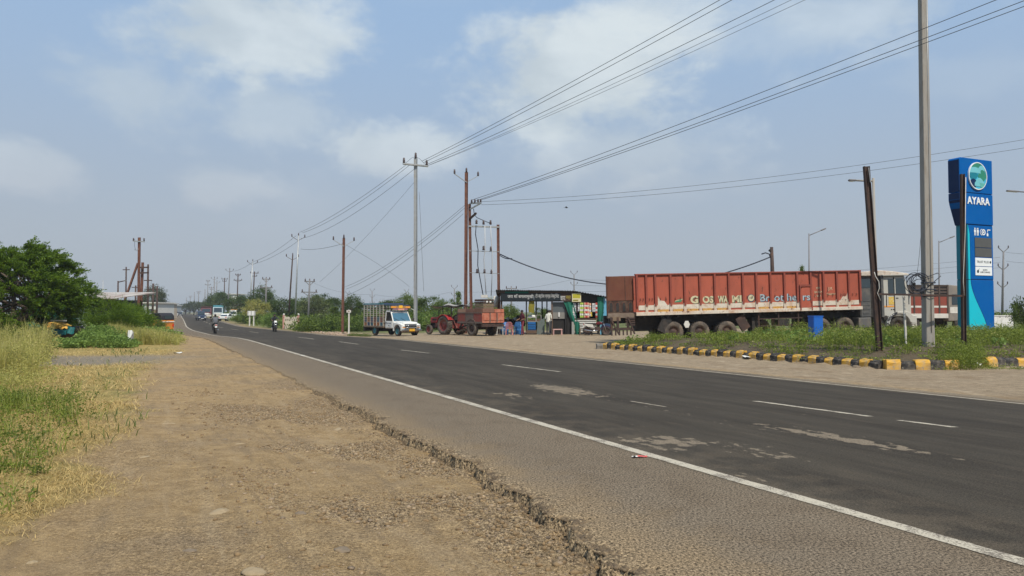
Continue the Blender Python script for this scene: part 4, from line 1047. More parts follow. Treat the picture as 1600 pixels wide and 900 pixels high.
# ------------------------------------------------------------------ rusty posts with a rail, concrete pole
def ibeam(mb, a, b, w, d, t=.012, m=0):
    """rolled steel joist: two flanges and a web"""
    a, b = Vector(a), Vector(b); ax = Vector((w / 2, 0, 0)); 
    mb.bar(a - ax, b - ax, t, d, m, (0, 1, 0)); mb.bar(a + ax, b + ax, t, d, m, (0, 1, 0)); mb.bar(a, b, w, t, m, (0, 1, 0))
def post_frame():
    Y1, Y2 = 22.6, 23.4
    a0, a1 = at(1374, 545, Y1), at(1353.5, 260, Y1); b0, b1 = at(1506, 545, Y2), at(1503.5, 272, Y2)
    base = Vector((a0.x, a0.y, a0.z - .3)); root = thing('rusty_post_frame', 'two tall dark rusty steel posts joined by a thin horizontal rail', 'post frame', base)
    L = lambda v: v - base
    p = MB(); ibeam(p, L(a0 + Vector((.03, 0, -.5))), L(a1), .15, .13); p.build('post', mt['dark_rust'], root)
    p = MB(); p.bar(L(at(1357, 262, Y1 - .075)), L(at(1360, 285, Y1 - .075)), .03, .02); p.build('post_cap', mt['galv'], root)
    p = MB(); ibeam(p, L(b0 + Vector((0, 0, -.5))), L(b1), .10, .11); q = p.build('post', mt['dark_rust'], root); q['label'] = 'straight right-hand rusty post in front of the blue sign'
    p = MB(); p.tube([L(at(1509, 277, Y2 - .08)), L(at(1508, 360, Y2 - .08)), L(at(1505, 440, Y2 - .08)), L(at(1507, 462, Y2 - .08))], .012, 5); p.build('conduit', mt['offwhite'], root)
    ra, rb = at(1370, 459.5, Y1), at(1505, 462.5, Y2)
    p = MB(); p.bar(L(ra), L(rb), .07, .055); p.build('rail', mt['dark_rust'], root)
    p = MB()
    for k, (px, py) in enumerate(((1385, 462), (1420, 463), (1440, 461))):
        c = at(px, py, 22.9) - base; p.box(c.x - .01, c.x + .01, c.y - .01, c.y + .01, c.z - .35 + .1 * k, c.z + .02)
    p.build('loose_wire', mt['cable'], root)
    p = MB(); 
    pts = [at(1364 + dx, py, 22.52) for dx, py in ((2, 425), (4, 432), (9, 440), (10, 450), (7, 458), (12, 470))]
    p.tube([L(q) for q in pts], .013, 5); p.build('tied_rope', mt['offwhite'], root)
post_frame()
def concrete_pole():
    Y = 24.0; b0, b1 = at(1452, 545, Y), at(1442.6, 0, Y); d = (b1 - b0).normalized(); top = b0 + d * 13.6
    root = thing('concrete_pole', 'thick tall grey concrete pole rising out of the top of the photo', 'utility pole', (b0.x, b0.y, b0.z - .4))
    L = lambda v: v - Vector(root.location)
    p = MB(); a = L(b0 - d * .5); t = L(top)
    def ring(c, w, dd): return [c + Vector((-w, -dd, 0)), c + Vector((w * .55, -dd, 0)), c + Vector((w, -dd * .3, 0)), c + Vector((w, dd, 0)), c + Vector((-w, dd, 0))]
    r0, r1 = ring(a, .165, .15), ring(t, .115, .11); n = 5
    p.add(r0 + r1, [tuple(range(n)), tuple(range(2 * n - 1, n - 1, -1))] + [(i, (i + 1) % n, n + (i + 1) % n, n + i) for i in range(n)]); p.build('shaft', mt['concrete_pole'], root, bevel=.012)
    p = MB(); x = L(at(1455.5, 520, Y - .16)); y = L(b0 + d * 13.0 + Vector((.055, -.115, 0)))
    p.tube([x, x.lerp(y, .3) + Vector((.01, -.005, 0)), x.lerp(y, .6), y], .012, 5); p.build('earth_wire', mt['galv'], root)
    for k in range(3): 
        c = L(b0 + d * (1.7 + .22 * k)); p = MB(); p.lathe([(.0, 0)] and [(.21, -.02), (.225, 0), (.21, .02), (.2, 0), (.21, -.02)], 'z', 16, 0, (c.x, c.y, c.z)); p.build('wire_band', mt['cable'], root)
    rr = random.Random(3); p = MB()
    for k in range(9):
        c = L(b0 + d * 2.1) + Vector((-.40 + rr.uniform(-.08, .08), -.1 + rr.uniform(-.1, .1), rr.uniform(-.1, .1))); ra = rr.uniform(.22, .36); tl = rr.uniform(-.5, .5)
        p.tube([c + Vector((math.cos(q) * ra, math.sin(q) * tl * .2, math.sin(q) * ra)) for q in np.linspace(0, 6.28, 18)], .012, 4)
    p.build('wire_coil', mt['cable'], root)
    c = L(b0 + d * 2.1); p = MB(); p.tube([c + Vector((-.1, -.16, -.1)), c + Vector((.3, -.2, .25)), c + Vector((.2, -.2, .35)), c + Vector((-.2, -.2, .2))], .012, 4); p.build('loose_cable', mt['cable'], root)
concrete_pole()
# small bits on the island
p = MB(); g = at(1274.5, 526, 30.5); w, h = .215, .44
root = thing('blue_box', 'upright plain blue cabinet standing among the weeds below the trailer', 'cabinet', (g.x, g.y, gz1(g.x, g.y)), R(12))
hh = at(1274, 493.5, 30.5).z - gz1(g.x, g.y)
bl = M('blue painted sheet', (0.01, 0.12, 0.50), .4, 0, .08, 3, dirt=(.05, .15, .4), da=.4)
p.box(-w, w, -.2, .2, 0.02, hh - .04); p.build('body', bl, root, bevel=.012); p = MB(); p.box(-w - .015, w + .015, -.215, .215, hh - .04, hh); p.build('lid', bl, root, bevel=.008)
p = MB(); p.box(-w + .02, w - .02, -.206, -.198, .1, hh - .1); p.build('door', bl, root); p = MB(); p.box(-w - .06, w + .06, -.26, .26, -.3, .02); p.build('footing', mt['concrete'], root)
g = gx(1415, 24.5); root = thing('white_stake', 'thin white upright stake in front of the truck cab', 'stake', g)
p = MB(); a, b_ = at(1415.5, 524, 24.5) - g, at(1412, 464, 24.5) - g; p.bar((a.x, a.y, -.1), b_, .06, .04); p.bar(a, b_, .05, .05); p.build('shaft', mt['offwhite'], root); p = MB(); p.box(b_.x - .045, b_.x + .045, b_.y - .03, b_.y + .03, b_.z - .02, b_.z + .02); p.build('cap', mt['offwhite'], root)
# litter
def litter(name, px, py, w, l, h, mat, label, cat, rz, z=None):
    q = gpt(px, py); b_ = MB(); r = random.Random(px); n = 5
    vs = []; 
    for i in range(n):
        for j in range(4): vs.append(((i / (n - 1) - .5) * l, (j / 3 - .5) * w * (1 - .35 * abs(i / (n - 1) - .5)), .004 + h * r.random()))
    lo = [(a, b2, max(0.001, c - .003)) for a, b2, c in vs]
    fs = [(i * 4 + j, i * 4 + j + 1, i * 4 + j + 5, i * 4 + j + 4) for i in range(n - 1) for j in range(3)]
    b_.add(vs, fs); b_.add(lo, fs); o = b_.build(name, mat, None, (q.x, q.y, (gzs(q.x, q.y) if z is None else z) + .002), (0, 0, rz)); return tag(o, label, cat)
m_wrap, t, b, out = new_mat('printed wrapper')
tc = t.n('ShaderNodeTexCoord').outputs['Object']; sp = t.n('ShaderNodeSeparateXYZ'); t.l(tc, sp.inputs[0])
c = t.mix(t.step(sp.outputs[0], -.02, -.015), (0.75, 0.72, 0.66), (0.62, 0.10, 0.08)); c = t.mix(t.math('LESS_THAN', t.math('ABSOLUTE', t.math('ADD', sp.outputs[0], 0.055)), 0.012), c, (0.03, 0.03, 0.03)); t.put(b.inputs['Base Color'], c); b.inputs['Roughness'].default_value = .35
litter('wrapper', 999, 715, .05, .17, .012, m_wrap, 'red and white wrapper lying beside the thick white edge line', 'litter', R(8), .003)
m_pap = M('dirty white plastic', (.68, .67, .62), .6, 0, .1, 8, dirt=DUST, da=.4)
litter('plastic_scrap', 1173, 562, .35, .5, .08, m_pap, 'crumpled white plastic scrap at the foot of the striped kerb', 'litter', .3)
litter('plastic_scrap', 1531, 573, .16, .22, .1, m_pap, 'white plastic litter in front of the kerb gap', 'litter', .9)
litter('plastic_scrap', 1549, 567, .16, .25, .1, m_pap, 'white plastic litter leaning on the far right yellow kerb block', 'litter', .2)
litter('plastic_scrap', 472, 556, .06, .16, .02, m_pap, 'white scrap on the asphalt shoulder beside the edge line', 'litter', .2, .003)
litter('plastic_scrap', 278, 552, .25, .3, .06, m_pap, 'white scrap on the earth near the grass mound', 'litter', .2)
for k, (px, py, s_, lb) in enumerate([(1338, 575, .18, 'broken grey stone below the right end of the long kerb'), (1309, 571, .12, 'small rubble stone below a black kerb block'), (1288, 569, .10, 'small dark rubble stone at the kerb foot'), (1300, 553, .12, 'pale stone on the bare soil above the kerb')]):
    stone(px, py, s_, s_ * .7, s_ * .45, lb, m_st2, 30 + k)
# ------------------------------------------------------------------ the long red trailer truck
def semi_truck():
    red, redd = M('faded red trailer paint', (0.40, 0.092, 0.052), 0.7, 0, 0.14, 1.2, dirt=(0.26, 0.068, 0.042), da=0.6, ds=1.6, chip=(0.07, 0.032, 0.022), ca=.34, cs=4, stretch=(1, 1, .4), bump=.35, bs=2.2), M('dark red frame paint', (0.27, 0.06, 0.038), 0.7, 0, .2, 2, dirt=(.08, .03, .02), da=.5)
    m_dark = M('dark slot paint', (.012, .009, .008), .8)
    wband = M('white band with rust', (0.62, 0.56, 0.47), 0.7, 0, 0.12, 2, dirt=(0.40, 0.17, 0.06), da=0.65, ds=2.3, chip=(0.12, 0.045, 0.025), ca=.36, cs=3.5)
    yband = M('ochre paint', (0.52, 0.27, 0.05), .7, 0, .15, 3, dirt=(.5, .42, .3), da=.5, chip=(.16, .06, .03), ca=.4, cs=5)
    brown = M('brown rusted sheet', (0.14, 0.048, 0.028), .8, .1, .3, 1.5, dirt=(.17, .075, .04), da=.6, ds=2); brown2 = M('dark brown rusted frame', (.06, .032, .024), .85, .1, .3, 3, dirt=(.2, .15, .1), da=.5)
    A0, A1 = at(996, 492, 37.0), at(1348, 482, 39.4)
    d = A1 - A0; L = math.hypot(d.x, d.y); rz = math.atan2(d.y, d.x); tilt = math.atan2(d.z, L)
    root = thing('trailer_truck', 'long faded red high-sided trailer truck lettered G OSWAMI Brothers, white cab', 'truck', (A0.x, A0.y, 0), rz)
    root.rotation_euler = (0, -tilt, rz); z0 = A0.z; H = at(996, 428, 37.0).z - z0; Wd = 2.45
    # which x along the side lies under an image column
    ca, sa = math.cos(rz), math.sin(rz)
    def sx(px):
        k = (px - 800) / F; return (k * A0.y - A0.x) / (ca - k * sa)
    X1 = sx(1347.5); zb = z0 + H * .215
    p = MB(); p.box(0, X1, 0.05, .10, z0 + .05, z0 + H - .06); p.box(0, X1, Wd - .1, Wd - .05, z0 + .05, z0 + H - .06); p.box(X1 - .06, X1, .1, Wd - .1, z0, z0 + H - .05); p.build('side_sheet', red, root)
    p = MB(); p.box(0, X1, .1, Wd - .1, z0 + .02, z0 + .12); p.build('floor', brown2, root)
    p = MB(); p.box(-.03, X1 + .03, -.03, .13, z0 + H - .075, z0 + H); p.box(-.03, X1 + .03, Wd - .12, Wd + .03, z0 + H - .075, z0 + H); p.build('top_rail', redd, root, bevel=.012)
    ribs = [997.5, 1012, 1026, 1050, 1072, 1096, 1119, 1141, 1163, 1184, 1206, 1228, 1248, 1269, 1289, 1310, 1328.5, 1346]
    rm = MB(); rm.box(-.05, .05, -.045, .05, z0 + H * .20, z0 + H - .075); rib_me = rm.mesh('rib', redd)
    slot = MB(); slot.box(-.018, .018, .044, .05, z0 + H * .22, z0 + H - .085); slot_me = slot.mesh('rib_gap', m_dark)
    for i, px in enumerate(ribs):
        link('rib', rib_me, root, (min(X1 - .055, max(.055, sx(px))), 0, 0))
    wr = MB(); wr.box(-.07, .07, -.012, .05, z0 + .06, z0 + H * .255)
    wr_me = wr.mesh('rib_foot', wband)
    for px in ribs[1:-1]: link('rib_foot', wr_me, root, (sx(px), 0, 0))
    for i in range(len(ribs) - 1):          # bays: white panel above, ochre strip below
        a, b_ = max(.11, sx(ribs[i]) + .07), min(X1 - .11, sx(ribs[i + 1]) - .07)
        q = MB(); q.box(a, b_, .03, .05, z0 + H * .11, z0 + H * .225); q.build('white_panel', wband, root)
        if i in (2, 3, 4, 5, 6, 9, 10, 11): q = MB(); q.box(a + .05, b_ - .05, .022, .05, z0 + H * .055, z0 + H * .115); q.build('ochre_strip', yband, root)
        for k in (0.28, .72):   # rope hooks with their rust streaks
            hx = a + (b_ - a) * k; q = MB(); q.tube([(hx, .045, z0 + H * .40), (hx, -.02, z0 + H * .385), (hx, -.02, z0 + H * .36), (hx + .01, .045, z0 + H * .35)], .012, 5); q.build('rope_hook', mt['dark_rust'], root)
    p = MB(); p.box(-.02, X1 + .05, -.02, .09, z0 - .05, z0 + H * .06); p.build('bottom_rail', wband, root, bevel=.01)
    # diagonal white fillets near both ends
    for xx, s_ in ((sx(1030), 1), (sx(1328), -1)):
        q = MB(); q.prism([(xx, z0 + H * .22), (xx + s_ * .5, z0 + H * .22), (xx + s_ * .35, z0 + H * .32), (xx + s_ * .12, z0 + H * .34), (xx, z0 + H * .46)], 'y', .038, .052); q.build('fillet_patch', wband, root)
    # small side door
    a, b_ = sx(1253), sx(1269)
    dr = MB(); dr.prism([(a, z0 + H * .06), (b_, z0 + H * .06), (b_, z0 + H * .52), (b_ - .08, z0 + H * .58), (a + .08, z0 + H * .58), (a, z0 + H * .52)], 'y', -.02, .045); dd = dr.build('side_door', red, root, bevel=.01)
    q = MB(); q.box(a - .07, a, -.045, .0, z0, z0 + H * .62); q.box(b_, b_ + .06, -.04, .0, z0, z0 + H * .55); q.box(a - .07, b_ + .06, -.05, -.0, z0 + H * .60, z0 + H * .655); q.build('door_frame', redd, dd)
    # painted lettering, standing a few millimetres off the sheet
    l_w = M('cream lettering', (.58, .51, .33), .7, 0, .1, 4, chip=(.2, .06, .04), ca=.22, cs=8); l_sh = M('green letter shade', (.10, .16, .10), .7); l_b = M('pale blue lettering', (.36, .43, .47), .7, 0, .1, 5, chip=(.2, .06, .04), ca=.3, cs=8); l_bs = M('dark blue letter shade', (.02, .06, .10), .7)
    zt = z0 + H * .255
    def word(txt, p0, p1, size, mat, shade, zc=zt, off=.012, dy=0.0):
        a, b_ = sx(p0), sx(p1)
        for mm, yy, dx, oo in ((shade, .0465, .03, off + .012), (mat, .041, 0, off)):
            me = text_mesh(txt, size, mm, extrude=.002, offset=oo, align='LEFT'); xs_ = [v.co.x for v in me.vertices]; w0, w1 = min(xs_), max(xs_)
            me.transform(Matrix.Translation((-w0, 0, 0))); me.transform(Matrix.Diagonal(((b_ - a) / (w1 - w0), 1, 1, 1)))
            o = link('lettering', me, root, (a + dx, yy + dy, zc - dx * .6), (R(90), 0, 0))
    def serif(p0, p1, zc=zt, h=.38):
        for px in (p0, p1): pass
    word('G', 1081, 1093, .50, l_w, l_sh, off=.022)
    for tx, a, b_ in (('OS', 1100, 1117), ('WA', 1124, 1139), ('MI', 1146, 1161)): word(tx, a, b_, .46, l_w, l_sh, off=.02)
    for tx, a, b_ in (('Br', 1190, 1205), ('ot', 1212, 1227), ('he', 1232, 1247), ): word(tx, a, b_, .52, l_b, l_bs, off=.006)
    word('rs', 1255.5, 1267, .52, l_b, l_bs, off=.006, dy=-.066)
    for tx, a, b_, zz_, s_ in (('OM', 1278, 1284, .53, .16), ('SAI RAM', 1275, 1287, .43, .16), ('7 0 7', 1275, 1285, .33, .14), ('J.M.', 1297, 1304, .50, .22), ('TRANSPORT', 1294, 1308, .37, .13)):
        a2 = sx(a); b2 = sx(b_); me = text_mesh(tx, s_, l_w, extrude=.002, align='LEFT'); xs_ = [v.co.x for v in me.vertices]; me.transform(Matrix.Diagonal(((b2 - a2) / (max(xs_) - min(xs_)), 1, 1, 1))); link('lettering', me, root, (a2, .041, z0 + H * zz_), (R(90), 0, 0))
    q = MB(); xx = sx(1176); q.lathe([(.001, .043), (.20, .043), (.20, .05)], 'y', 24, 0, (xx, 0, z0 + H * .34), False); rd = q.build('round_emblem', l_bs, root); q = MB(); q.lathe([(.001, .041), (.165, .041), (.165, .046)], 'y', 24, 0, (xx, 0, z0 + H * .345), False); q.build('emblem_face', l_w, rd); lettering('emblem_lettering', 'EID', .13, l_bs, rd, (xx, .040, z0 + H * .325), (R(90), 0, 0), extrude=.001)
    l_gr = M('green emblem paint', (.06, .25, .14), .7, 0, .2, 5)
    q = MB(); xx = sx(1062); q.prism([(xx - .22, z0 + H * .28), (xx + .15, z0 + H * .29), (xx + .26, z0 + H * .37), (xx - .05, z0 + H * .345)], 'y', .043, .05); q.build('leaf_emblem', l_gr, root); q = MB(); q.prism([(xx - .2, z0 + H * .305), (xx + .22, z0 + H * .345), (xx + .24, z0 + H * .36), (xx - .15, z0 + H * .325)], 'y', .041, .048); q.build('leaf_emblem', l_w, root)
    # tail: rusted swing gate and its lower frame
    xt = -1.42
    q = MB(); q.box(xt, -.02, .28, .34, z0 + H * .36, z0 + H * .955); q.box(xt - .03, xt, .25, .37, z0, z0 + H * .96); q.build('tail_gate', brown, root)
    q = MB(); q.box(xt * .34, xt * .34 + .02, .262, .29, z0 + H * .37, z0 + H * .95); q.build('gate_seam', brown2, root)
    q = MB(); q.box(xt, -.05, .30, .36, z0 + .10, z0 + H * .37); lo = q.build('tail_board', brown2, root)
    for k in range(4):
        xx = xt + .19 + .34 * k; ar = [(xx - .11, z0 + .22), (xx + .11, z0 + .22)] + [(xx + .11 * math.cos(t), z0 + .55 + .11 * math.sin(t)) for t in np.linspace(0, math.pi, 7)]
        q = MB(); q.prism(ar, 'y', .285, .31); q.build('arched_plate', brown, lo)
        q = MB(); q.prism([(x_ * .8 + xx * .2, z_ - .02) for x_, z_ in ar], 'y', .278, .287); q.build('arch_recess', mt['black'], lo)
    q = MB(); q.box(xt - .02, 0, .2, .4, z0 - .14, z0 + .10); q.build('tail_beam', M('grey brown beam', (.17, .125, .095), .9, 0, .25, 4, dirt=(.3, .24, .18), da=.5), root, bevel=.01)
    q = MB()
    for xx in (xt + .1, xt + .42, -.45): q.box(xx, xx + .10, .12, .24, z0 - .62, z0 - .1)
    q.box(xt + .05, -.2, .1, .2, z0 - .75, z0 - .62)
    for k in range(6): q.box(xt + .1 + .2 * k, xt + .16 + .2 * k, .08, .14, z0 - 1.0, z0 - .7)
    q.bar((xt + .05, .1, z0 - .1), (xt + .5, .1, z0 - .95), .07); q.bar((-.42, .1, z0 - .15), (-.1, .1, z0 - .95), .07); q.build('underrun_guard', mt['dark_rust'], root)
    q = MB(); q.box(xt + .15, xt + .62, .15, .2, z0 - .28, z0 - .06); q.build('number_plate', mt['wood'], root)
    for k in range(4): q = MB(); q.box(-.55, -.05, .12, .16, z0 - .2 - .11 * k, z0 - .13 - .11 * k); q.build('step_bar', mt['dark_rust'], root)
    # chassis and running gear
    q = MB(); q.box(-1.2, X1 - .3, .72, .92, z0 - .42, z0 - .02); q.box(-1.2, X1 - .3, Wd - .92, Wd - .72, z0 - .42, z0 - .02)
    for xx in np.arange(.4, X1, .9): q.box(xx, xx + .1, .05, Wd - .05, z0 - .16, z0 + .02)
    q.build('chassis', mt['black'], root)
    q = MB(); q.box(sx(1003), sx(1030), .9, 1.5, z0 - .85, z0 - .15); q.bar((sx(1036), .2, z0 - .9), (sx(1045), .2, z0 - .25), .12, .5); q.bar((sx(1045), .2, z0 - .25), (sx(1050), .2, z0 - .18), .1, .5); q.build('mudguard', mt['black'], root); q = MB(); q.bar((sx(1158), .2, z0 - .25), (sx(1169), .2, z0 - .9), .12, .5); q.build('mudguard', mt['dark_rust'], root)
    q = MB(); q.box(sx(1006), sx(1168), 1.0, 1.45, z0 - .75, z0 - .03); q.build('suspension_dark_block', mt['black'], root); q = MB(); q.box(sx(1262), sx(1345), 1.0, 1.5, z0 - 1.0, z0 - .1); q.build('coupling', mt['black'], root)  # long solid black block, added to darken the trailer's underside
    wheel(root, sx(1208), 1.2, z0 - .95, .5, .26, -1, mt['dusty_rubber'], mt['dark_rust'], name='spare_wheel')
    q = MB(); c = (sx(1074), z0 - .55); q.prism([(c[0] + .16 * math.cos(t), c[1] + .2 * math.sin(t)) for t in np.linspace(0, 2 * math.pi, 7)[:-1]], 'y', .02, .06); q.build('reflector_plate', mt['offwhite'], root)
    for px in (1055, 1096, 1139):
        xx = sx(px); zc = .53 + (xx * math.sin(tilt) * 0)
        for yy, sd in ((.26, -1), (.54, -1), (Wd - .54, 1), (Wd - .26, 1)): wheel(root, xx, yy, zc - xx * math.tan(tilt) * .75 + .02, .53, .25, sd, mt['dusty_rubber'], mt['dark_rust'])
        q = MB(); q.tube([(xx, .3, zc - xx * math.tan(tilt) * .75), (xx, Wd - .3, zc - xx * math.tan(tilt) * .75)], .09, 8); q.box(xx - .45, xx + .45, .74, .86, .62, .78); q.build('axle', mt['black'], root)
    q = MB(); zr = z0 - .78
    q.box(sx(1186), sx(1256), .1, .15, z0 - .42, z0 - .37); q.box(sx(1190), sx(1250), .1, .15, zr, zr + .05)
    for px in (1187, 1218, 1249): q.box(sx(px), sx(px) + .06, .1, .15, zr, z0 - .05)
    q.build('side_guard', mt['dark_rust'], root)
    q = MB(); q.box(sx(1180), sx(1192), .3, .8, z0 - 1.15, z0 - .3); q.box(sx(1181), sx(1190), .32, .6, z0 - 1.3, z0 - 1.15); q.build('landing_leg', mt['black'], root)
    q = MB(); q.box(sx(1220), sx(1236), .12, .6, z0 - .80, z0 - .45); q.build('tool_box', mt['black'], root); 
    # tractor unit
    gb = -X1 * math.tan(tilt) + 0.28      # ground level below the cab in local z, the lot is higher there
    zf = lambda z: z + gb
    q = MB(); q.box(sx(1268), sx(1424), .75, .95, zf(.72), zf(1.0)); q.box(sx(1268), sx(1424), Wd - .95, Wd - .75, zf(.72), zf(1.0)); q.box(sx(1290), sx(1330), .5, Wd - .5, zf(1.0), z0 + .1); q.build('tractor_chassis', mt['black'], root)
    for px in (1287, 1324):
        for yy, sd in ((.26, -1), (.54, -1), (Wd - .54, 1), (Wd - .26, 1)): wheel(root, sx(px), yy, zf(.52), .52, .25, sd, mt['dusty_rubber'], mt['dark_rust'])
        q = MB(); q.tube([(sx(px), .3, zf(.52)), (sx(px), Wd - .3, zf(.52))], .1, 8); q.build('axle', mt['black'], root)
    wheel(root, sx(1406), .22, zf(.50), .50, .26, -1, mt['rubber'], mt['dark_rust']); wheel(root, sx(1406), Wd - .22, zf(.50), .50, .26, 1, mt['rubber'], mt['dark_rust'])
    tk = M('grey tank', (.13, .125, .12), .6, .2, .2, 4, dirt=DUST, da=.5)
    q = MB(); q.box(sx(1344), sx(1364), .1, .65, zf(.45), zf(1.0)); q.build('fuel_tank', tk, root, bevel=.04, seg=2)
    q = MB(); q.box(sx(1377), sx(1388), .12, .6, zf(.62), zf(1.0)); q.lathe([(.001, .05), (.13, .05), (.13, .3)], 'y', 14, 0, (sx(1385.5), 0, zf(.95)), False); q.build('air_tank', mt['black'], root)
    cab_w = M('chalky white cab paint', (.46, .45, .41), .55, 0, .08, 2, dirt=(.40, .34, .27), da=.4, ds=2); cab_d = M('dark grey sleeper sheet', (.085, .088, .09), .6, .1, .2, 3, dirt=DUST, da=.25)
    zc0, zr1 = zf(1.0), at(1400, 437.5, 40.4).z - math.tan(tilt) * X1 * 0
    top = z0 + H - .20 - .05
    xc0, xc1, xc2 = sx(1349), sx(1366), sx(1380); xd0, xd1, xf = sx(1400), sx(1419), sx(1425)
    ct = z0 + H - .33
    q = MB(); q.box(xc0, xc1, .16, Wd - .16, zc0, ct); q.build('sleeper', cab_d, root, bevel=.05); q = MB(); q.box(xc1 + .01, xc2 - .01, .35, Wd - .35, zc0, ct - .02); q.build('sleeper_gap', mt['black'], root)
    for k in range(4): q = MB(); q.box(xc0 + .15, xc1 - .1, .14, .17, zc0 + .2 + .22 * k, zc0 + .26 + .22 * k); q.build('sleeper_rib', cab_d, root)
    q = MB(); q.box(xc0 + .06, xc1 - .04, .145, .2, ct - .62, ct - .15); q.build('sleeper_window', mt['glass'], root)
    # cab body: an outline with the raked windscreen
    zw = zc0 + (ct - zc0) * .52
    q = MB(); q.prism([(xc2, zc0), (xd1, zc0), (xf + .05, zc0 + .15), (xf + .05, zw), (xd1 - .08, ct), (xc2, ct)], 'y', .06, Wd - .06); q.build('cab_body', cab_w, root, bevel=.05, seg=2)
    q = MB(); q.prism([(xc2 + .42, zw), (xd0 - .03, zw), (xd0 - .03, ct - .18), (xc2 + .42, ct - .18)], 'y', .045, .075); q.build('side_window', mt['glass'], root)
    q = MB(); q.prism([(xc2 + .42, zw - .08), (xd0 - .03, zw - .08), (xd0 - .03, zw - .5), (xc2 + .42, zw - .5)], 'y', .05, .07); st = q.build('yellow_sticker', M('yellow sticker', (.62, .42, .08), .5, 0, .2, 9, chip=(.6, .58, .5), ca=.4, cs=14), root)
    q = MB(); q.box(xc2 + .1, xd0 - .03, .05, .065, zc0 + .52, zc0 + .60); q.build('orange_stripe', mt['orange'], root)
    for k in range(4): q = MB(); q.box(xc2 + .55 + .12 * k, xc2 + .62 + .12 * k, .05, .065, zc0 + .36, zc0 + .42); q.build('dark_spot', mt['black'], root)
    q = MB(); q.prism([(xd0 + .02, zc0 + .05), (xd1 - .03, zc0 + .05), (xd1 + .06, zw), (xd1 - .1, ct - .08), (xd0 + .02, ct - .08)], 'y', .03, .065); dr = q.build('door', cab_w, root, bevel=.012)
    q = MB(); q.prism([(xd0 + .08, zw + .03), (xd1 - .04, zw + .03), (xd1 - .14, ct - .16), (xd0 + .08, ct - .16)], 'y', .02, .05); q.build('window', mt['glass'], dr); q = MB(); q.box(xd0 + .08, xd0 + .22, .015, .035, zw - .18, zw - .13); q.build('handle', mt['black'], dr)
    q = MB(); q.add([(xf + .055, .2, zw + .02), (xf + .055, Wd - .2, zw + .02), (xd1 - .05, Wd - .25, ct - .06), (xd1 - .05, .25, ct - .06)], [(0, 1, 2, 3)]); q.add([(xf + .03, .2, zw + .02), (xf + .03, Wd - .2, zw + .02), (xd1 - .08, Wd - .25, ct - .06), (xd1 - .08, .25, ct - .06)], [(0, 1, 2, 3)]); q.build('windscreen', mt['glass'], root)
    # peeling pale roof cap
    q = MB(); q.prism([(xc0, ct), (xf - .02, ct), (xf - .05, ct + .10), (xd0, ct + .24), (xc2, ct + .30), (xc0, ct + .24)], 'y', .02, Wd - .02); q.build('roof_cap', M('peeling cream roof', (.55, .50, .43), .8, 0, .12, 3, dirt=(.30, .14, .07), da=.6, ds=3, chip=(.2, .09, .05), ca=.35, cs=6), root, bevel=.05, seg=2)
    q = MB(); q.box(xc2 + .02, xd1 + .1, -.10, .06, ct + .005, ct + .05); q.build('roof_eave', cab_w, root)
    q = MB(); q.box(xd0 - .025, xd0 + .015, .045, .07, zc0 + .05, ct - .06); q.build('door_gap', mt['black'], root)
    q = MB(); q.prism([(xc2 - .02, zc0), (xc2 + .12, zc0), (xc2 + .12, ct - .02), (xc2 - .02, ct - .02)], 'y', .02, .30); q.build('cab_corner', cab_d, root)
    # front: nose, grille, wing with wheel arch, bumper
    q = MB(); q.box(xf + .05, xf + .16, .3, Wd - .3, zc0 + .02, zw - .25); q.build('grille', mt['black'], root)
    arch = [(sx(1406) + .66 * math.cos(t), zf(.50) + .66 * math.sin(t)) for t in np.linspace(R(15), R(178), 12)]
    outer = [(sx(1406) + .80 * math.cos(t) + (.18 if t < 1.2 else 0), zf(.50) + .78 * math.sin(t) + (.05 if t < 1.2 else 0)) for t in np.linspace(R(178), R(5), 12)]
    q = MB(); q.prism(arch + outer, 'y', -.03, .5); q.build('wing', cab_w, root, bevel=.02); q = MB(); q.prism([(a, b_) for a, b_ in arch[6:]] + [(a - .02, b_) for a, b_ in outer[:6]], 'y', -.042, -.02); q.build('spotted_flap', M('spotted black flap', (.02, .02, .025), .6, 0, .3, 5, chip=(.6, .6, .58), ca=.42, cs=10), root)
    q = MB(); q.box(sx(1424), sx(1433), -.02, Wd + .02, zf(.55), zf(1.05)); q.build('nose', cab_w, root, bevel=.04); q = MB(); q.box(sx(1425.5), sx(1433.5), .02, Wd - .02, zf(.35), zf(.58)); q.build('bumper', mt['offwhite'], root, bevel=.02)
    for yy in (.28, Wd - .28): q = MB(); q.lathe([(.001, 0), (.1, 0), (.11, -.05)], 'x', 14, 0, (sx(1433) + .01, yy, zf(.86)), False); q.build('headlight', mt['lamp'], root)
    q = MB(); q.tube([(xd1 + .03, .05, ct - .15), (xd1 + .28, -.2, ct - .12), (xd1 + .28, -.22, ct - .45)], .014, 5); q.box(xd1 + .25, xd1 + .31, -.3, -.12, ct - .75, ct - .42); q.build('mirror', mt['black'], root)
semi_truck()
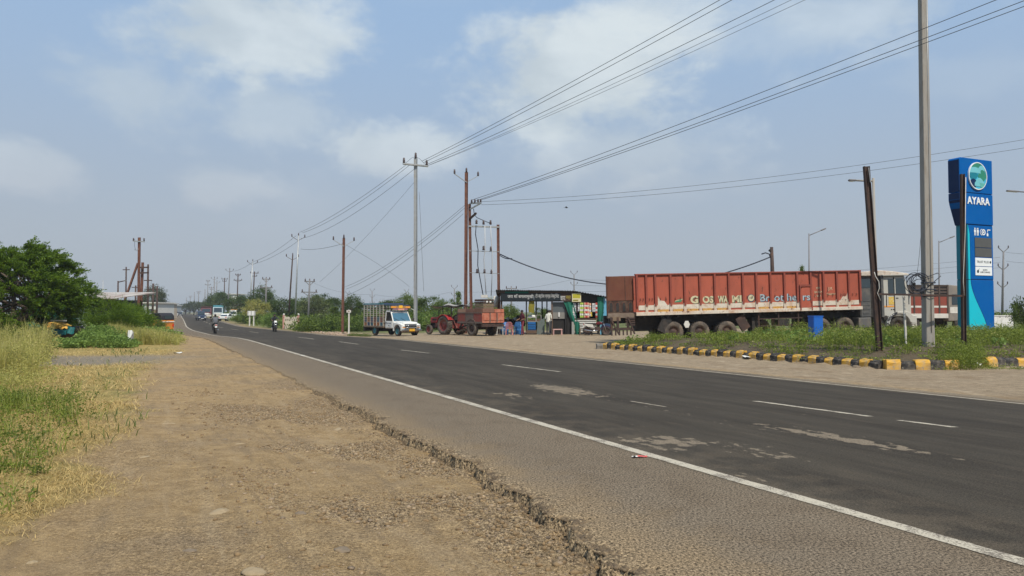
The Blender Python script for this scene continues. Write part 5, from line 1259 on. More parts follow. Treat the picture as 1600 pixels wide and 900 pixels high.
def far_truck():
    Y = 47.0; g = gx(1452, Y); root = thing('goods_truck', 'dark-topped red goods truck parked behind the white cab and the concrete pole', 'truck', (g.x, g.y, gz1(g.x, g.y)), R(6))
    red = M('red goods body', (.24, .05, .032), .65, 0, .15, 2, dirt=(.2, .09, .06), da=.5); brn = M('dark slatted top', (.075, .055, .045), .8, 0, .3, 4)
    z = lambda py: at(1452, py, Y).z - root.location.z
    xa, xb = -1.6, 1.25; zt, zm, zb, zc = z(445), z(463.5), z(490), z(497)
    posts = np.linspace(xa, xb, 6)
    for i in range(5):
        q = MB(); q.box(posts[i] + .05, posts[i + 1] - .05, 0, .05, zb, zm); q.build('side_panel', red, root); 
        q = MB(); q.box(posts[i] + .06, posts[i + 1] - .06, -.01, .02, zb + .38, zb + .5); q.build('white_mark', mt['offwhite'], root)
        for k in range(4): q = MB(); q.box(posts[i] + .05, posts[i + 1] - .05, .0, .04, zm + .04 + k * .19, zm + .16 + k * .19); q.build('top_slat', brn, root)
    for x_ in posts: q = MB(); q.box(x_ - .05, x_ + .05, -.03, .06, zb - .05, zt); q.build('post', brn, root)
    q = MB(); q.box(xa, xb, -.03, .07, zt - .06, zt); q.box(xa, xb, 2.3, 2.4, zb, zt); q.box(xa, xa + .06, 0, 2.4, zb, zt); q.box(xb - .06, xb, 0, 2.4, zb, zt); q.build('body_frame', brn, root)
    q = MB(); q.box(xa, xb, -.05, 2.4, zc, zb - .0); q.build('bed_edge', mt['offwhite'], root); q = MB(); q.box(xa, xb + 1.5, .6, 1.8, .65, zc); q.build('chassis', mt['black'], root)
    for x_ in (xa + .5, xb + 1.0):
        for yy, sd in ((.2, -1), (2.2, 1)): wheel(root, x_, yy, .5, .5, .3, sd, mt['rubber'], mt['dark_rust'])
    x0 = xb + .08; q = MB(); q.prism([(x0, .7), (x0 + 1.45, .7), (x0 + 1.45, 1.7), (x0 + 1.25, zt - .1), (x0, zt + .02)], 'y', .05, 2.35); q.build('cab', M('grey white cab', (.20, .18, .16), .6, 0, .1, 3, dirt=DUST, da=.4), root, bevel=.04)
    q = MB(); q.box(x0 + .25, x0 + 1.0, .03, .06, 1.75, 2.4); q.build('window', mt['glass'], root); q = MB(); q.box(x0 + .1, x0 + .7, .03, .055, 1.2, 1.6); q.build('door_panel', mt['offwhite'], root)
    q = MB(); q.box(x0 + .2, x0 + .6, .035, .06, 1.30, 1.45); q.build('orange_mark', mt['redlens'], root)
far_truck()
# ------------------------------------------------------------------ poles, lamps and wires
gLine = 'power poles along the far right verge'; gLeft = 'poles along the left verge'; gBack = 'three-tier power poles across the fields'
def insul(mb, c, h, r): mb.lathe([(.001, 0), (r * .7, .0), (r, h * .25), (r * .6, h * .35), (r, h * .55), (r * .55, h * .65), (r * .8, h * .85), (.001, h)], 'z', 8, 0, c)
def pole(label, pxb, pxt, yt, Y, w, kind, mat, group=None, arm=None, beam=True):
    g = gx(pxb, Y); top = at(pxt, yt, Y); root = thing('utility_pole', label, 'utility pole', g, 0, group)
    T = top - g; k = min(1.5, max(1.0, Y / 75)); m_arm = mt['galv'] if Y < 90 else mt['pole_grey']
    p = MB()
    if beam and Y < 90: ibeam(p, (0, 0, -.5), T, w, w * .85, .018)
    else: p.tube([(0, 0, -.5), T * .5, T], [w * .62, w * .5, w * .38], 8)
    p.build('shaft', mat, root)
    ax = Vector((.88, .47, 0)) if arm is None else arm
    def ins(c, s=1.0):
        q = MB(); insul(q, c, .34 * s * min(k, 1.2), .085 * s * min(k, 1.2)); q.build('insulator', mt['insul'], root)
    if kind == 'vee':
        z = T.z - .75; a = T * (z / T.z)
        for s in (-1, 1):
            e = a + ax * s * .95 + Vector((0, 0, .55)); q = MB(); q.bar(a + Vector((0, -.02, 0)), e, .06 * k, .05 * k); q.build('cross_arm', m_arm, root); ins(e)
        ins(T)
    elif kind == 'cross':
        z = T.z - .55; a = T * (z / T.z); q = MB(); q.bar(a - ax * 1.0 + Vector((0, -.15, 0)), a + ax * 1.0 + Vector((0, -.15, 0)), .14, .10); q.build('cross_arm', m_arm, root)
        q = MB(); q.bar(a - ax * 1.0 + Vector((0, .15, .03)), a + ax * 1.0 + Vector((0, .15, .03)), .12, .10); q.build('cross_arm', m_arm, root)
        for s in (-1, 1):
            ins(a + ax * s * .92 + Vector((0, -.15, .05)), 1.25); q = MB(); q.tube([a + ax * s * .92, a + ax * s * .3 + Vector((0, 0, .55)), T + Vector((0, 0, .1))], .012, 5); q.build('jumper', mt['cable'], root)
        ins(T, 1.3)
    elif kind == 'tier':
        for i in range(3):
            a = T * (1 - .26 * i)
            for s in (-1, 1):
                e = a + Vector((s * .62 * k * .8, 0, .62 * k * .6)); q = MB(); q.bar(a - Vector((0, 0, .1)), e, .07 * k, .06 * k); q.build('cross_arm', mat, root); ins(e, .9)
    elif kind == 'dbl':
        for i, (dz, hw) in enumerate(((.25, .7), (1.7, 1.1))):
            a = T * (1 - dz / T.z); q = MB(); q.bar(a - ax * hw, a + ax * hw, .10 * k, .10 * k); q.bar(a - ax * hw * .8, a - Vector((0, 0, .55)), .05 * k); q.bar(a + ax * hw * .8, a - Vector((0, 0, .55)), .05 * k); q.build('cross_arm', mat, root)
            for s in (-1, 0, 1): ins(a + ax * hw * s * .85)
    elif kind == 'tee':
        for dz, hw in ((.4, .9), (1.1, .6)):
            a = T * (1 - dz / T.z); q = MB(); q.bar(a - ax * hw, a + ax * hw, .09 * k, .09 * k); q.build('cross_arm', mat, root)
            for s in (-1, 1): ins(a + ax * hw * s * .9)
    return root, T + g
tallA, tA = pole('tall grey steel pole with a wide double cross-arm, behind the white pickup', 649.5, 649.5, 247, 56, .24, 'cross', mt['galv'], gLine)
_, tB = pole('tall grey pole with forked arms behind the pink-edged sign wall', 461, 466.5, 368, 110, .22, 'vee', mt['galv'], gLine, beam=False)
_, tC = pole('grey pole with small arms rising through the white board posts', 389, 395, 408, 150, .26, 'vee', mt['galv'], gLine, beam=False)
_, tD = pole('slim grey pole right of the parked white car', 355.5, 359, 421, 200, .30, 'vee', mt['pole_grey'], gLine, beam=False)
_, tE = pole('slim grey pole left of the parked orange vehicle', 334, 335, 434, 250, .32, 'vee', mt['pole_grey'], gLine, beam=False)
rp1, tR = pole('tall rusty joist pole with forked white arms beside the pole frame', 727.5, 728.8, 269, 54, .22, 'vee', mt['rust_pole'], gLine)
_, tF = pole('tall rusty pole left of the round white signpost', 535.5, 537.3, 372, 67, .19, 'vee', mt['rust_pole'], gLine)
_, tG = pole('leaning dark pole between sign wall and grey forked pole', 450.5, 457.4, 399, 118, .26, 'vee', mt['dark_rust'], gLine, beam=False)
pole('stout pole with two cross-arms right of the sign wall', 481.5, 484, 437, 100, .26, 'dbl', mt['pole_grey'], gLine, beam=False)
pole('stout pole with two cross-arms above the oncoming motorcyclist', 415.3, 416, 434, 130, .28, 'dbl', mt['pole_grey'], gLine, beam=False)
pole('dark pole with fork and cross-arm just right of the white board', 394.5, 397.6, 424, 170, .32, 'tee', mt['dark_rust'], gLine, beam=False)
pole('brown pole with low cross-arms between the white board and white car', 370, 372, 428, 200, .34, 'dbl', mt['dark_rust'], gLine, beam=False)
pole('brown pole with cross-arm above the parked orange vehicle', 350, 351, 434, 230, .34, 'tee', mt['dark_rust'], gLine, beam=False)
pole('thin leaning far pole above the parked dark truck', 337, 339, 440, 260, .32, 'vee', mt['pole_grey'], gLine, beam=False)
pole('far pole with double T arms above the oncoming jeep', 324, 325, 438, 285, .32, 'dbl', mt['pole_grey'], gLine, beam=False)
for i, (px, yt, Y) in enumerate([(330, 448, 300), (320, 452, 330), (310, 455, 380), (303.5, 456, 420), (297, 462, 480), (291, 465, 560)]):
    pole('hazy thin pole far down the right side of the road', px, px + .4, yt, Y, .45, 'none' if i % 2 else 'tee', mt['pole_grey'], 'hazy far poles', beam=False)
for px, yt, Y, lb in [(1568, 393, 105, 'three-tier forked pole right of the blue pylon sign'), (897, 429, 170, 'three-tier forked pole rising behind the roof of the tea stall'), (710, 451, 190, 'three-tier forked pole left of the rusty poles'),
                      (635, 456, 240, 'three-tier forked pole behind the cab of the pickup'), (581.5, 455, 250, 'three-tier forked pole behind the cage of the pickup'), (543, 458, 280, 'three-tier forked pole just right of the tall rusty pole')]:
    pole(lb, px - (3 if px > 1500 else 0), px, yt, Y, .22 + Y * .0006, 'tier', mt['pole_grey'], gBack, beam=False)
pole('short pole behind the tea stall with cross-arm', 799, 799, 447, 120, .25, 'tee', mt['pole_grey'], gBack, beam=False, arm=Vector((1, 0, 0)))
# left verge
def braced():
    Y = 70.0; g = gx(217, Y); root = thing('braced_pole', 'tall rusty pole with a slanting brace on the left verge', 'utility pole', g, 0, gLeft)
    T = at(217.7, 371, Y) - g; p = MB(); ibeam(p, (0, 0, -.4), T, .17, .17, .03); p.build('shaft', mt['rust_pole'], root)
    e = at(187, 492, Y) - g; s = at(215.5, 411, Y) - g; e2 = e + (e - s) * .35; p = MB(); p.bar(e2, s, .18, .15); p.build('brace', mt['rust_pole'], root)
    for dz, hw in ((.4, .55),): a = T * (1 - dz / T.z); p = MB(); p.bar(a + Vector((-hw, -.1, .05)), a + Vector((hw, -.1, -.02)), .10); p.build('cross_arm', mt['galv'], root)
    for s_ in (-1, 1): q = MB(); insul(q, T + Vector((s_ * .5, -.1, -.35)), .3, .08); q.build('insulator', mt['insul'], root)
    a = at(210, 390, Y) - g; p = MB(); p.tube([a, at(214, 391, Y) - g, at(217, 389, Y) - g], .03, 5); p.build('bracket', mt['galv'], root)
    p = MB(); p.tube([at(210.5, 373, Y) - g, at(210.2, 385, Y) - g, at(212, 391, Y) - g], .015, 4); p.build('jumper', mt['cable'], root)
braced()
def two_arm():
    Y = 66.0; g = gx(219.5, Y); root = thing('leaning_pole', 'leaning rusty pole with two short arms touching the braced pole', 'utility pole', g, 0, gLeft)
    T = at(223, 410, Y) - g; p = MB(); ibeam(p, (0, 0, -.4), T, .15, .15, .03); p.build('shaft', mt['rust_pole'], root)
    for py in (418, 426.5): a = at(221.5, py, Y - .2) - g; p = MB(); p.bar(a + Vector((-.2, 0, 0)), a + Vector((.62, 0, .02)), .14, .12); p.build('cross_arm', mt['dark_rust'], root)
two_arm()
def simple_pole(label, pxb, pxt, yt, Y, w, arms, group, mat=None):
    g = gx(pxb, Y); T = at(pxt, yt, Y) - g; root = thing('utility_pole', label, 'utility pole', g, 0, group)
    p = MB(); p.tube([(0, 0, -.4), T], [w * .6, w * .45], 8); p.build('shaft', mat or mt['dark_rust'], root)
    for f, hw in arms: a = T * f; p = MB(); p.bar(a + Vector((-hw, 0, 0)), a + Vector((hw, 0, 0)), .14, .12); p.build('cross_arm', mat or mt['dark_rust'], root)
simple_pole('straight dark pole just right of the braced pole', 231, 231.5, 413, 95, .26, [(.74, .5)], gLeft)
simple_pole('dark pole in front of the big far tree on the left', 238.5, 239.5, 443, 110, .30, [(.85, .6)], gLeft)
simple_pole('plain dark pole right of the big far tree on the left', 245, 245.8, 447, 105, .26, [], gLeft)
simple_pole('thin pole behind the end of the lamp arm', 197, 197.2, 417, 110, .22, [(.95, .5)], gLeft)
simple_pole('short dark pole left of the braced pole with crossbars', 212, 212, 446, 115, .26, [(.95, .6), (.8, .4)], gLeft)
simple_pole('thin aerial mast behind the shed roof', 161, 161, 438, 100, .10, [], gLeft, mt['galv'])
def street_lamp(label, pxb, pxt, yt, Y, pxe, ye, w=.12, group='street lamps', mat=None, base=None, yb=None):
    g = gx(pxb, Y); mat = mat or mt['pole_grey']
    if base is not None: g.z = base
    T = at(pxt, yt, Y) - g; E = at(pxe, ye, Y) - g; root = thing('street_lamp', label, 'street lamp', g, 0, group)
    p = MB(); p.tube([(0, 0, -.4), T * .4, T + Vector((0, 0, .15))], [w * .62, w * .5, w * .36], 8); p.build('pole', mat, root)
    S_ = T if yb is None else at(pxt, yb, Y) - g
    p = MB(); p.tube([S_, S_.lerp(E, .75)], w * .28, 6); p.build('arm', mat, root)
    d = (E - S_).normalized(); c = S_.lerp(E, .72); p = MB(); p.bar(c, E, .20, .085); p.build('lamp_head', mt['pole_grey'], root, bevel=.02); p = MB(); p.bar(c + d * .1 - Vector((0, 0, .05)), E - d * .05 - Vector((0, 0, .05)), .15, .02); p.build('lamp_glass', mt['lamp'], root)
    p = MB(); p.box(-.25, .25, -.25, .25, -.6, .12); p.build('footing', mt['offwhite'], root, bevel=.01)
street_lamp('slim lamp post standing above the middle of the red trailer', 1264, 1264, 368, 55, 1290, 357)
street_lamp('slim lamp post left of the blue pylon sign', 1467, 1467, 379, 62, 1491, 369)
street_lamp('pale lamp post right behind the leaning rusty post', 1370, 1364.5, 283, 36, 1326, 281.5, .17, mat=mt['concrete_pole'])
street_lamp('lamp post at the right edge with only its arm in the photo', 1640, 1640, 303, 48, 1573, 298, .14)
street_lamp('dark lamp post with an arm, left of the braced pole', 184.5, 184.5, 441, 82, 197.5, 438, .2, gLeft, mt['dark_rust'])
# pole frame with three rails
def pole_frame():
    Y = 54.0; g = gx(737, Y); root = thing('pole_frame', 'rusty two-pole frame with three rails and hanging cables above the trolley', 'pole structure', g, 0)
    P = lambda px, py, y=Y: at(px, py, y) - g
    p = MB(); ibeam(p, P(737, 523) - Vector((0, 0, .4)), P(733.6, 319), .18, .16, .025); p.build('post', mt['rust_pole'], root)
    p = MB(); ibeam(p, P(780, 523) - Vector((0, 0, .4)), P(778.2, 351), .18, .16, .025); p.build('post', mt['rust_pole'], root)
    for py, w in ((353.5, .17), (392, .08), (426, .07)):
        p = MB(); p.bar(P(732.5, py), P(781, py + 1.5), w, w * .6); p.build('rail', mt['galv'], root)
    p = MB(); p.bar(P(734, 318), P(752, 317, Y - .6), .10); p.bar(P(734, 327), P(752, 317, Y - .6), .09); p.build('bracket', mt['galv'], root)
    p = MB(); p.bar(P(734, 342), P(744, 333, Y - .5), .12); p.build('bracket', mt['dark_rust'], root)
    for px in (737, 742, 747, 751): q = MB(); insul(q, P(px, 317 - (px - 736) * .05, Y - .3), .26, .08); q.build('insulator', mt['insul'], root)
    for px, py in ((744.5, 350), (755.5, 351), (766.5, 351), (755.5, 391), (767, 392), (745.5, 427), (757, 427), (768, 428)): q = MB(); insul(q, P(px, py, Y - .12), .34, .10); q.build('insulator', mt['insul'], root)
    wh = M('pale drop cable', (.45, .46, .47), .6)
    for ptsx, ma in (((744, 352, 743, 366, 747, 390, 746.5, 415, 751, 440, 755, 462), mt['cable']), ((757.5, 353, 758, 390, 756, 405, 757.5, 428, 759.5, 460), wh), ((766.5, 353, 767.5, 375, 769, 392, 769, 428, 767.5, 462), wh)):
        q = MB(); q.tube([P(ptsx[i], ptsx[i + 1], Y - .15) for i in range(0, len(ptsx), 2)], .035, 5); q.build('drop_cable', ma, root)
    q = MB(); q.tube([P(740, 326), P(741, 335), P(745, 340), P(766, 349)], .025, 5); q.build('drop_cable', mt['cable'], root)
    q = MB(); q.box(*[v for pr in zip(P(752, 463) - Vector((0, .3, .1)), P(762, 463) + Vector((0, .3, .1))) for v in pr]); q.build('fuse_box', mt['offwhite'], root)
    q = MB(); q.tube([P(773, 480), P(776, 463)], .22, 10); q.build('white_pipe', mt['offwhite'], root)
    q = MB(); q.tube([P(761, 470), P(770, 471), P(779, 468)], .12, 6); q.build('green_wrap', M('green cloth', (.01, .16, .10), .9), root)
    return P, g
PF, gPF = pole_frame()
# wires: from pole top to pole top with sag
def wire(label, a, b, sag, r0=.014, mat=None, n=28, name='overhead_wire', group=None, cat='wire'):
    a, b = Vector(a), Vector(b); pts = []; rs = []
    for i in range(n + 1):
        t = i / n; q = a.lerp(b, t); q.z -= sag * 4 * t * (1 - t); pts.append(q); rs.append(r0 * .72 * (.6 + max(4, q.y) / 50))
    o = a.copy(); p = MB(); p.tube([q - o for q in pts], rs, 5); return tag(p.build(name, mat or mt['wire'], None, o), label, cat, group)
axv = Vector((.88, .47, 0)); gW = 'overhead wires of the grey pole line'
nearA = [at(1095, 0, 24.0), at(1108, 0, 24.0), at(1165, 0, 24.0), at(1185, 0, 24.5), at(1200, 0, 25)]
starts = [at(659, 252, 56), at(662, 254, 56), at(668, 256.5, 56), at(670, 258, 56), at(668, 259, 56)]
lbs = ['uppermost wire climbing from the tall grey cross-arm pole to the top of the photo', 'second wire close below the uppermost one from the grey cross-arm pole', 'middle wire from the right tip of the grey cross-arm', 'thin wire just below the middle wire of the grey pole line', 'lowest thin wire of the fan above the grey cross-arm pole']
for i in range(5):
    d = nearA[i] - starts[i]; wire(lbs[i], starts[i], starts[i] + d * 1.9, .35 + .06 * i, .013 if i < 3 else .009, group=gW)
for i, (s_, e, lb) in enumerate([((634, 258), (468, 363), 'upper wire descending from the grey cross-arm pole to the forked grey pole'), ((640, 258), (472, 364), 'second wire descending from the grey cross-arm pole to the forked grey pole'), ((650, 262), (474, 372), 'lower wire descending from the grey cross-arm pole to the forked grey pole')]):
    wire(lb, at(*s_, 56), at(*e, 110), .5 + .15 * i, .011, group=gW)
for i, (s_, e, lb) in enumerate([((463, 368), (395, 409), 'upper wire between the two forked grey poles'), ((472, 372), (398, 412), 'lower wire between the two forked grey poles'), ((394, 410), (359, 424), 'far wire beyond the white board pole')]):
    wire(lb, at(*s_, 110 if i < 2 else 150), at(*e, 150 if i < 2 else 200), .5, .010, group=gW)
gW2 = 'overhead wires of the rusty pole line'
for (sx_, sy_), (ex, ey), lb in [((736, 313), (1515, 0), 'top wire running from the rusty poles past the concrete pole'), ((742, 314), (1560, 0), 'middle wire running from the rusty poles past the concrete pole'), ((750, 313), (1583, 0), 'lowest wire running from the rusty poles past the concrete pole')]:
    a = at(sx_, sy_, 53.7); b = at(ex, ey, 19.0); wire(lb, a, a + (b - a) * 1.45, .32, .014, group=gW2)
for (sx_, sy_), (ex, ey), lb in [((726, 321), (537, 449), 'upper wire from the rusty pole down behind the tall rusty pole'), ((726, 325), (540, 452), 'second wire from the rusty pole down to the left'), ((724, 334), (540, 462), 'third wire from the rusty pole down to the left')]:
    a = at(sx_, sy_, 54); b = at(ex, ey, 98); wire(lb, a, b, .7, .010, group=gW2)
for (ex, ey), lb in [((1600, 199), 'upper thin wire crossing behind the pylon sign to the right edge'), ((1600, 212), 'lower thin wire crossing behind the pylon sign to the right edge')]:
    a = at(752, 315 if ey < 205 else 320, 54); b = at(ex, ey, 38.0); wire(lb, a, a + (b - a) * 1.3, .9, .010, group=gW2)
wire('wire strung from the tall rusty pole to the forked grey pole', at(535, 381, 67), at(470, 389, 112), .25, .012, group=gW2)
wire('faint wire falling from the tall rusty pole to the pickup', at(541, 383, 67), at(640, 448, 90), -.2, .008, group=gW2)
wire('faint stay wire falling left from the tall grey pole', at(647, 285, 56), at(500, 440, 100), .4, .007, group=gW2)
wire('thin loose wire hanging beside the tall grey pole', at(655, 300, 56), at(662, 455, 56), 0, .009, group=gW2)
wire('thick black cable sagging from the pole frame to the post behind the red trailer', at(781, 397, 54), at(1205, 401, 50), 2.13, .036, mt['cable'], name='black_cable', cat='cable', n=40)
wire('thin black cable beside the sagging one from the pole frame', at(781, 399, 54), at(800, 404, 53), .1, .03, mt['cable'], name='black_cable', cat='cable')
g = gx(1208, 50); root = thing('cable_post', 'dark post with curling cable showing above the red trailer', 'pole', g)
P_ = lambda px, py: at(px, py, 50) - g
p = MB(); p.tube([(0, 0, -.3), P_(1207, 430), P_(1205.6, 386)], [.14, .14, .11], 8); p.build('shaft', mt['dark_rust'], root)
p = MB(); p.tube([P_(1190, 397), P_(1196, 395), P_(1202, 397), P_(1206, 408)], .045, 6); p.build('curled_cable', mt['cable'], root)
p = MB(); p.tube([P_(1202, 392.5), P_(1204.5, 390)], .09, 6); p.build('clamp', mt['black'], root)
gW3 = 'wires crossing the fields behind'
for i, (pa, pb, lb) in enumerate([((1563, 402), (900, 437), 'faint top field wire between the three-tier poles'), ((1563, 410), (900, 446), 'faint middle field wire between the three-tier poles'), ((1563, 418), (900, 455), 'faint low field wire between the three-tier poles')]):
    wire(lb, at(*pa, 105), at(*pb, 170), 1.2, .008, group=gW3)
for i, (pa, pb, lb) in enumerate([((1571, 394), (1660, 396), 'upper field wire leaving the right edge of the photo'), ((1572, 408), (1660, 410), 'lower field wire leaving the right edge of the photo')]):
    wire(lb, at(*pa, 105), at(*pb, 90), .2, .008, group=gW3)
for i, (pa, pb, lb) in enumerate([((893, 437), (712, 456), 'faint field wire behind the pole frame'), ((706, 456), (585, 460), 'faint field wire behind the pickup and tractor'), ((580, 460), (486, 440), 'faint field wire left of the pickup')]):
    wire(lb, at(*pa, 170), at(*pb, 190), 1.0, .007, group=gW3)
wire('wire drooping beside the concrete pole down to the truck', at(1440, 350, 24.5), at(1428, 442, 30), .5, .008, mt['cable'], group=gW3)
# the bird
bd = thing('bird', 'small dark bird flying below the two thin wires', 'bird', at(885, 324.5, 48)); bd.scale = (.55, .55, .55)
p = MB(); p.ball((0, 0, 0), .07, 0, 10, (2.0, .9, .9)); p.ball((.15, 0, .03), .045); p.prism([(-.12, -.05), (-.3, -.06), (-.3, .06), (-.12, .05)], 'z', -.01, .01); p.build('body', mt['black'], bd)
for s in (-1, 1): p = MB(); p.add([(.06, s * .05, .02), (-.08, s * .05, .02), (-.12, s * .3, .10), (-.02, s * .34, .12), (.06, s * .05, .035), (-.08, s * .05, .035), (-.12, s * .3, .11), (-.02, s * .34, .13)], [(0, 1, 2, 3), (4, 5, 6, 7), (0, 3, 7, 4), (1, 2, 6, 5), (2, 3, 7, 6)]); p.build('wing', mt['black'], bd)
# ------------------------------------------------------------------ the caged white pickup
def pickup():
    f = gpt(635, 525); f.z = 0; ang = R(-48.7)
    root = thing('pickup_truck', 'white pickup with caged load bed, teal wheels and orange roof rack', 'pickup', (f.x, f.y, gz1(f.x, f.y)), ang)
    W = mt['white']; wb = 3.15; hw = .82
    for x in (0, -wb):
        for s in (-1, 1): wheel(root, x, s * .70, .36, .36, .22, s, mt['rubber'], mt['teal'], .6)
    # body outline along x (nose at +), built in steps
    q = MB(); q.prism([(-1.62, .55), (-.48, .55), (-.44, 1.02), (-.62, 1.08), (-1.62, 1.08)], 'y', -hw + .02, hw - .02); q.build('cab_lower', W, root, bevel=.03, seg=2)
    q = MB(); q.prism([(-1.62, 1.08), (-.62, 1.08), (-1.0, 1.78), (-1.58, 1.80)], 'y', -hw + .10, hw - .10); q.build('cab_interior', mt['black'], root)
    q = MB(); q.prism([(-1.66, 1.74), (-.98, 1.74), (-1.05, 1.84), (-1.6, 1.86)], 'y', -hw + .07, hw - .07); q.build('roof', W, root, bevel=.03, seg=2)
    for s in (-1, 1):
        q = MB(); q.bar((-.60, s * (hw - .06), 1.06), (-1.0, s * (hw - .12), 1.78), .07, .06); q.build('pillar', W, root)
        q = MB(); q.bar((-1.60, s * (hw - .06), 1.06), (-1.60, s * (hw - .12), 1.78), .10, .06); q.build('pillar', W, root)
    q = MB(); q.add([(-.59, -hw + .10, 1.10), (-.59, hw - .10, 1.10), (-.97, hw - .17, 1.74), (-.97, -hw + .17, 1.74), (-.61, -hw + .10, 1.09), (-.61, hw - .10, 1.09), (-.99, hw - .17, 1.73), (-.99, -hw + .17, 1.73)], [(0, 1, 2, 3), (4, 5, 6, 7), (0, 1, 5, 4), (2, 3, 7, 6), (1, 2, 6, 5), (0, 3, 7, 4)]); q.build('windscreen', mt['sky_glass'], root)
    q = MB(); q.add([(-.925, -hw + .17, 1.685), (-.925, hw - .17, 1.685), (-.965, hw - .17, 1.75), (-.965, -hw + .17, 1.75)], [(0, 1, 2, 3)]); q.build('sun_strip', mt['white'], root)
    for y in (-.28, .3): q = MB(); q.bar((-.575, y, 1.10), (-.70, y - .34, 1.30), .025, .02); q.build('wiper', mt['black'], root)
    # bonnet
    q = MB(); q.prism([(-.62, 1.00), (.52, .80), (.60, .90), (.50, 1.0), (-.55, 1.10)], 'y', -.62, .62); q.build('bonnet', W, root, bevel=.05, seg=2)
    q = MB(); q.box(-.5, .50, -.60, .60, .48, .93); q.build('engine_bay', mt['black'], root)
    for s in (-1, 1):
        arch = [(.47 * math.cos(t), .36 + .47 * math.sin(t)) for t in np.linspace(R(0), R(180), 11)]
        out = [(-.56, .36), (-.56, .98), (-.1, .98), (.35, .92), (.62, .84), (.62, .40)]
        a0, a1 = sorted((s * .52, s * hw)); q = MB(); q.prism(arch + out, 'y', a0, a1); q.build('wing', W, root, bevel=.03, seg=2)
        q = MB(); q.lathe([(.001, .012), (.09, .01), (.105, -.03)], 'x', 14, 0, (.625, s * .62, .74), True); q.build('headlight', mt['lamp'], root)
        q = MB(); q.box(.56, .635, s * .62 - .12, s * .62 + .12, .62, .665); q.build('indicator', mt['amber'], root)
        # doors
        q = MB(); yy = s * hw; a0, a1 = sorted((yy, yy - s * .05)); q.prism([(-1.56, .60), (-.62, .60), (-.62, 1.09), (-1.56, 1.09)], 'y', a0 - (.008 if s < 0 else -.0), a1 + (.008 if s > 0 else 0)); d = q.build('door', W, root, bevel=.012)
        q = MB(); q.box(-1.5, -1.38, min(yy, yy + s * .03), max(yy, yy + s * .03), .95, .99); q.build('handle', mt['black'], d)
        q = MB(); q.bar((-1.56, s * (hw - .06), 1.10), (-1.56, s * (hw - .12), 1.74), .04, .03); q.bar((-.66, s * (hw - .05), 1.10), (-1.02, s * (hw - .11), 1.74), .04, .03); q.bar((-.66, s * (hw - .04), 1.10), (-1.56, s * (hw - .04), 1.10), .03, .03); q.bar((-1.36, s * (hw - .05), 1.1), (-1.36, s * (hw - .11), 1.74), .025, .025); q.build('window_frame', mt['black'], d)
        q = MB(); q.tube([(-.66, s * hw, 1.12), (-.58, s * (hw + .16), 1.17)], .014, 5); q.box(-.62, -.55, s * (hw + .16) - .07, s * (hw + .16) + .07, 1.10, 1.30); q.build('mirror', mt['black'], root, bevel=.02)
    d = [c for c in root.children if c.name.startswith('door')][0]
    tx = M('dark door lettering', (.05, .05, .06), .6)
    lettering('door_lettering', 'GOODS CARRIER', .085, tx, root, (-1.09, -hw - .012, .90), (R(90), 0, 0), extrude=.002); q = MB(); q.box(-1.13, -1.05, -hw - .012, -hw - .006, .72, .80); q.build('door_mark', tx, root)
    # nose
    q = MB(); q.box(.50, .60, -.50, .50, .52, .86); q.build('grille', mt['black'], root)
    for k in range(4): q = MB(); q.box(.60, .615, -.40, .40, .56 + .075 * k, .595 + .075 * k); q.build('grille_bar', mt['chrome'], root)
    q = MB(); q.box(.60, .74, -hw, hw, .36, .52); q.build('bumper', mt['chrome'], root, bevel=.03, seg=2)
    q = MB(); q.box(.74, .755, -.24, .24, .37, .56); pl = q.build('number_plate', mt['yellow'], root)
    lettering('plate_lettering', 'MH 27 BX 7419', .075, tx, pl, (.757, 0, .43), (R(90), 0, R(90)), extrude=.001)
    q = MB()
    for s in (-1, 1): q.tube([(.77, s * .36, .34), (.78, s * .36, .80), (.70, s * .36, .90)], .025, 6)
    for z in (.62, .80): q.tube([(.78, -.62, z - .04), (.79, -.36, z), (.79, .36, z), (.78, .62, z - .04)], .022, 6)
    q.build('bull_bar', mt['chrome'], root)
    q = MB(); q.box(-.3, .55, -.55, .55, .34, .5); q.box(-5.0 + .5, -.5, -.45, -.3, .45, .62); q.box(-4.5, -.5, .3, .45, .45, .62); q.tube([(-wb, -.65, .36), (-wb, .65, .36)], .07, 8); q.tube([(0, -.65, .36), (0, .65, .36)], .05, 8); q.build('chassis', mt['black'], root)
    q = MB(); q.box(.3, .62, -.7, .7, .26, .36); q.build('skid_plate', mt['rust_pole'], root)
    # load bed
    bd = M('painted bed boards', (.22, .19, .15), .8, 0, .3, 5, dirt=(.12, .08, .05), da=.6); x0, x1 = -4.62, -1.78; hb = .86
    q = MB(); q.box(x0, x1, -hb, hb, .66, .74); q.build('bed_floor', bd, root)
    q = MB(); q.box(x0 - .02, x1 + .02, -hb - .02, hb + .02, .60, .67); q.build('bed_sill', mt['wood'], root)
    pk = M('cage paint', (.46, .43, .36), .6, 0, .12, 6, dirt=(.25, .16, .1), da=.6); cl = [M('cage panel teal', (.04, .12, .16), .6, 0, .3, 8), M('cage panel orange', (.34, .13, .05), .7, 0, .3, 8), M('cage panel red', (.22, .06, .04), .7, 0, .3, 8), M('cage panel blue', (.05, .07, .13), .6, 0, .3, 8)]
    posts = np.linspace(x0 + .04, x1 - .04, 7); zt = 2.36
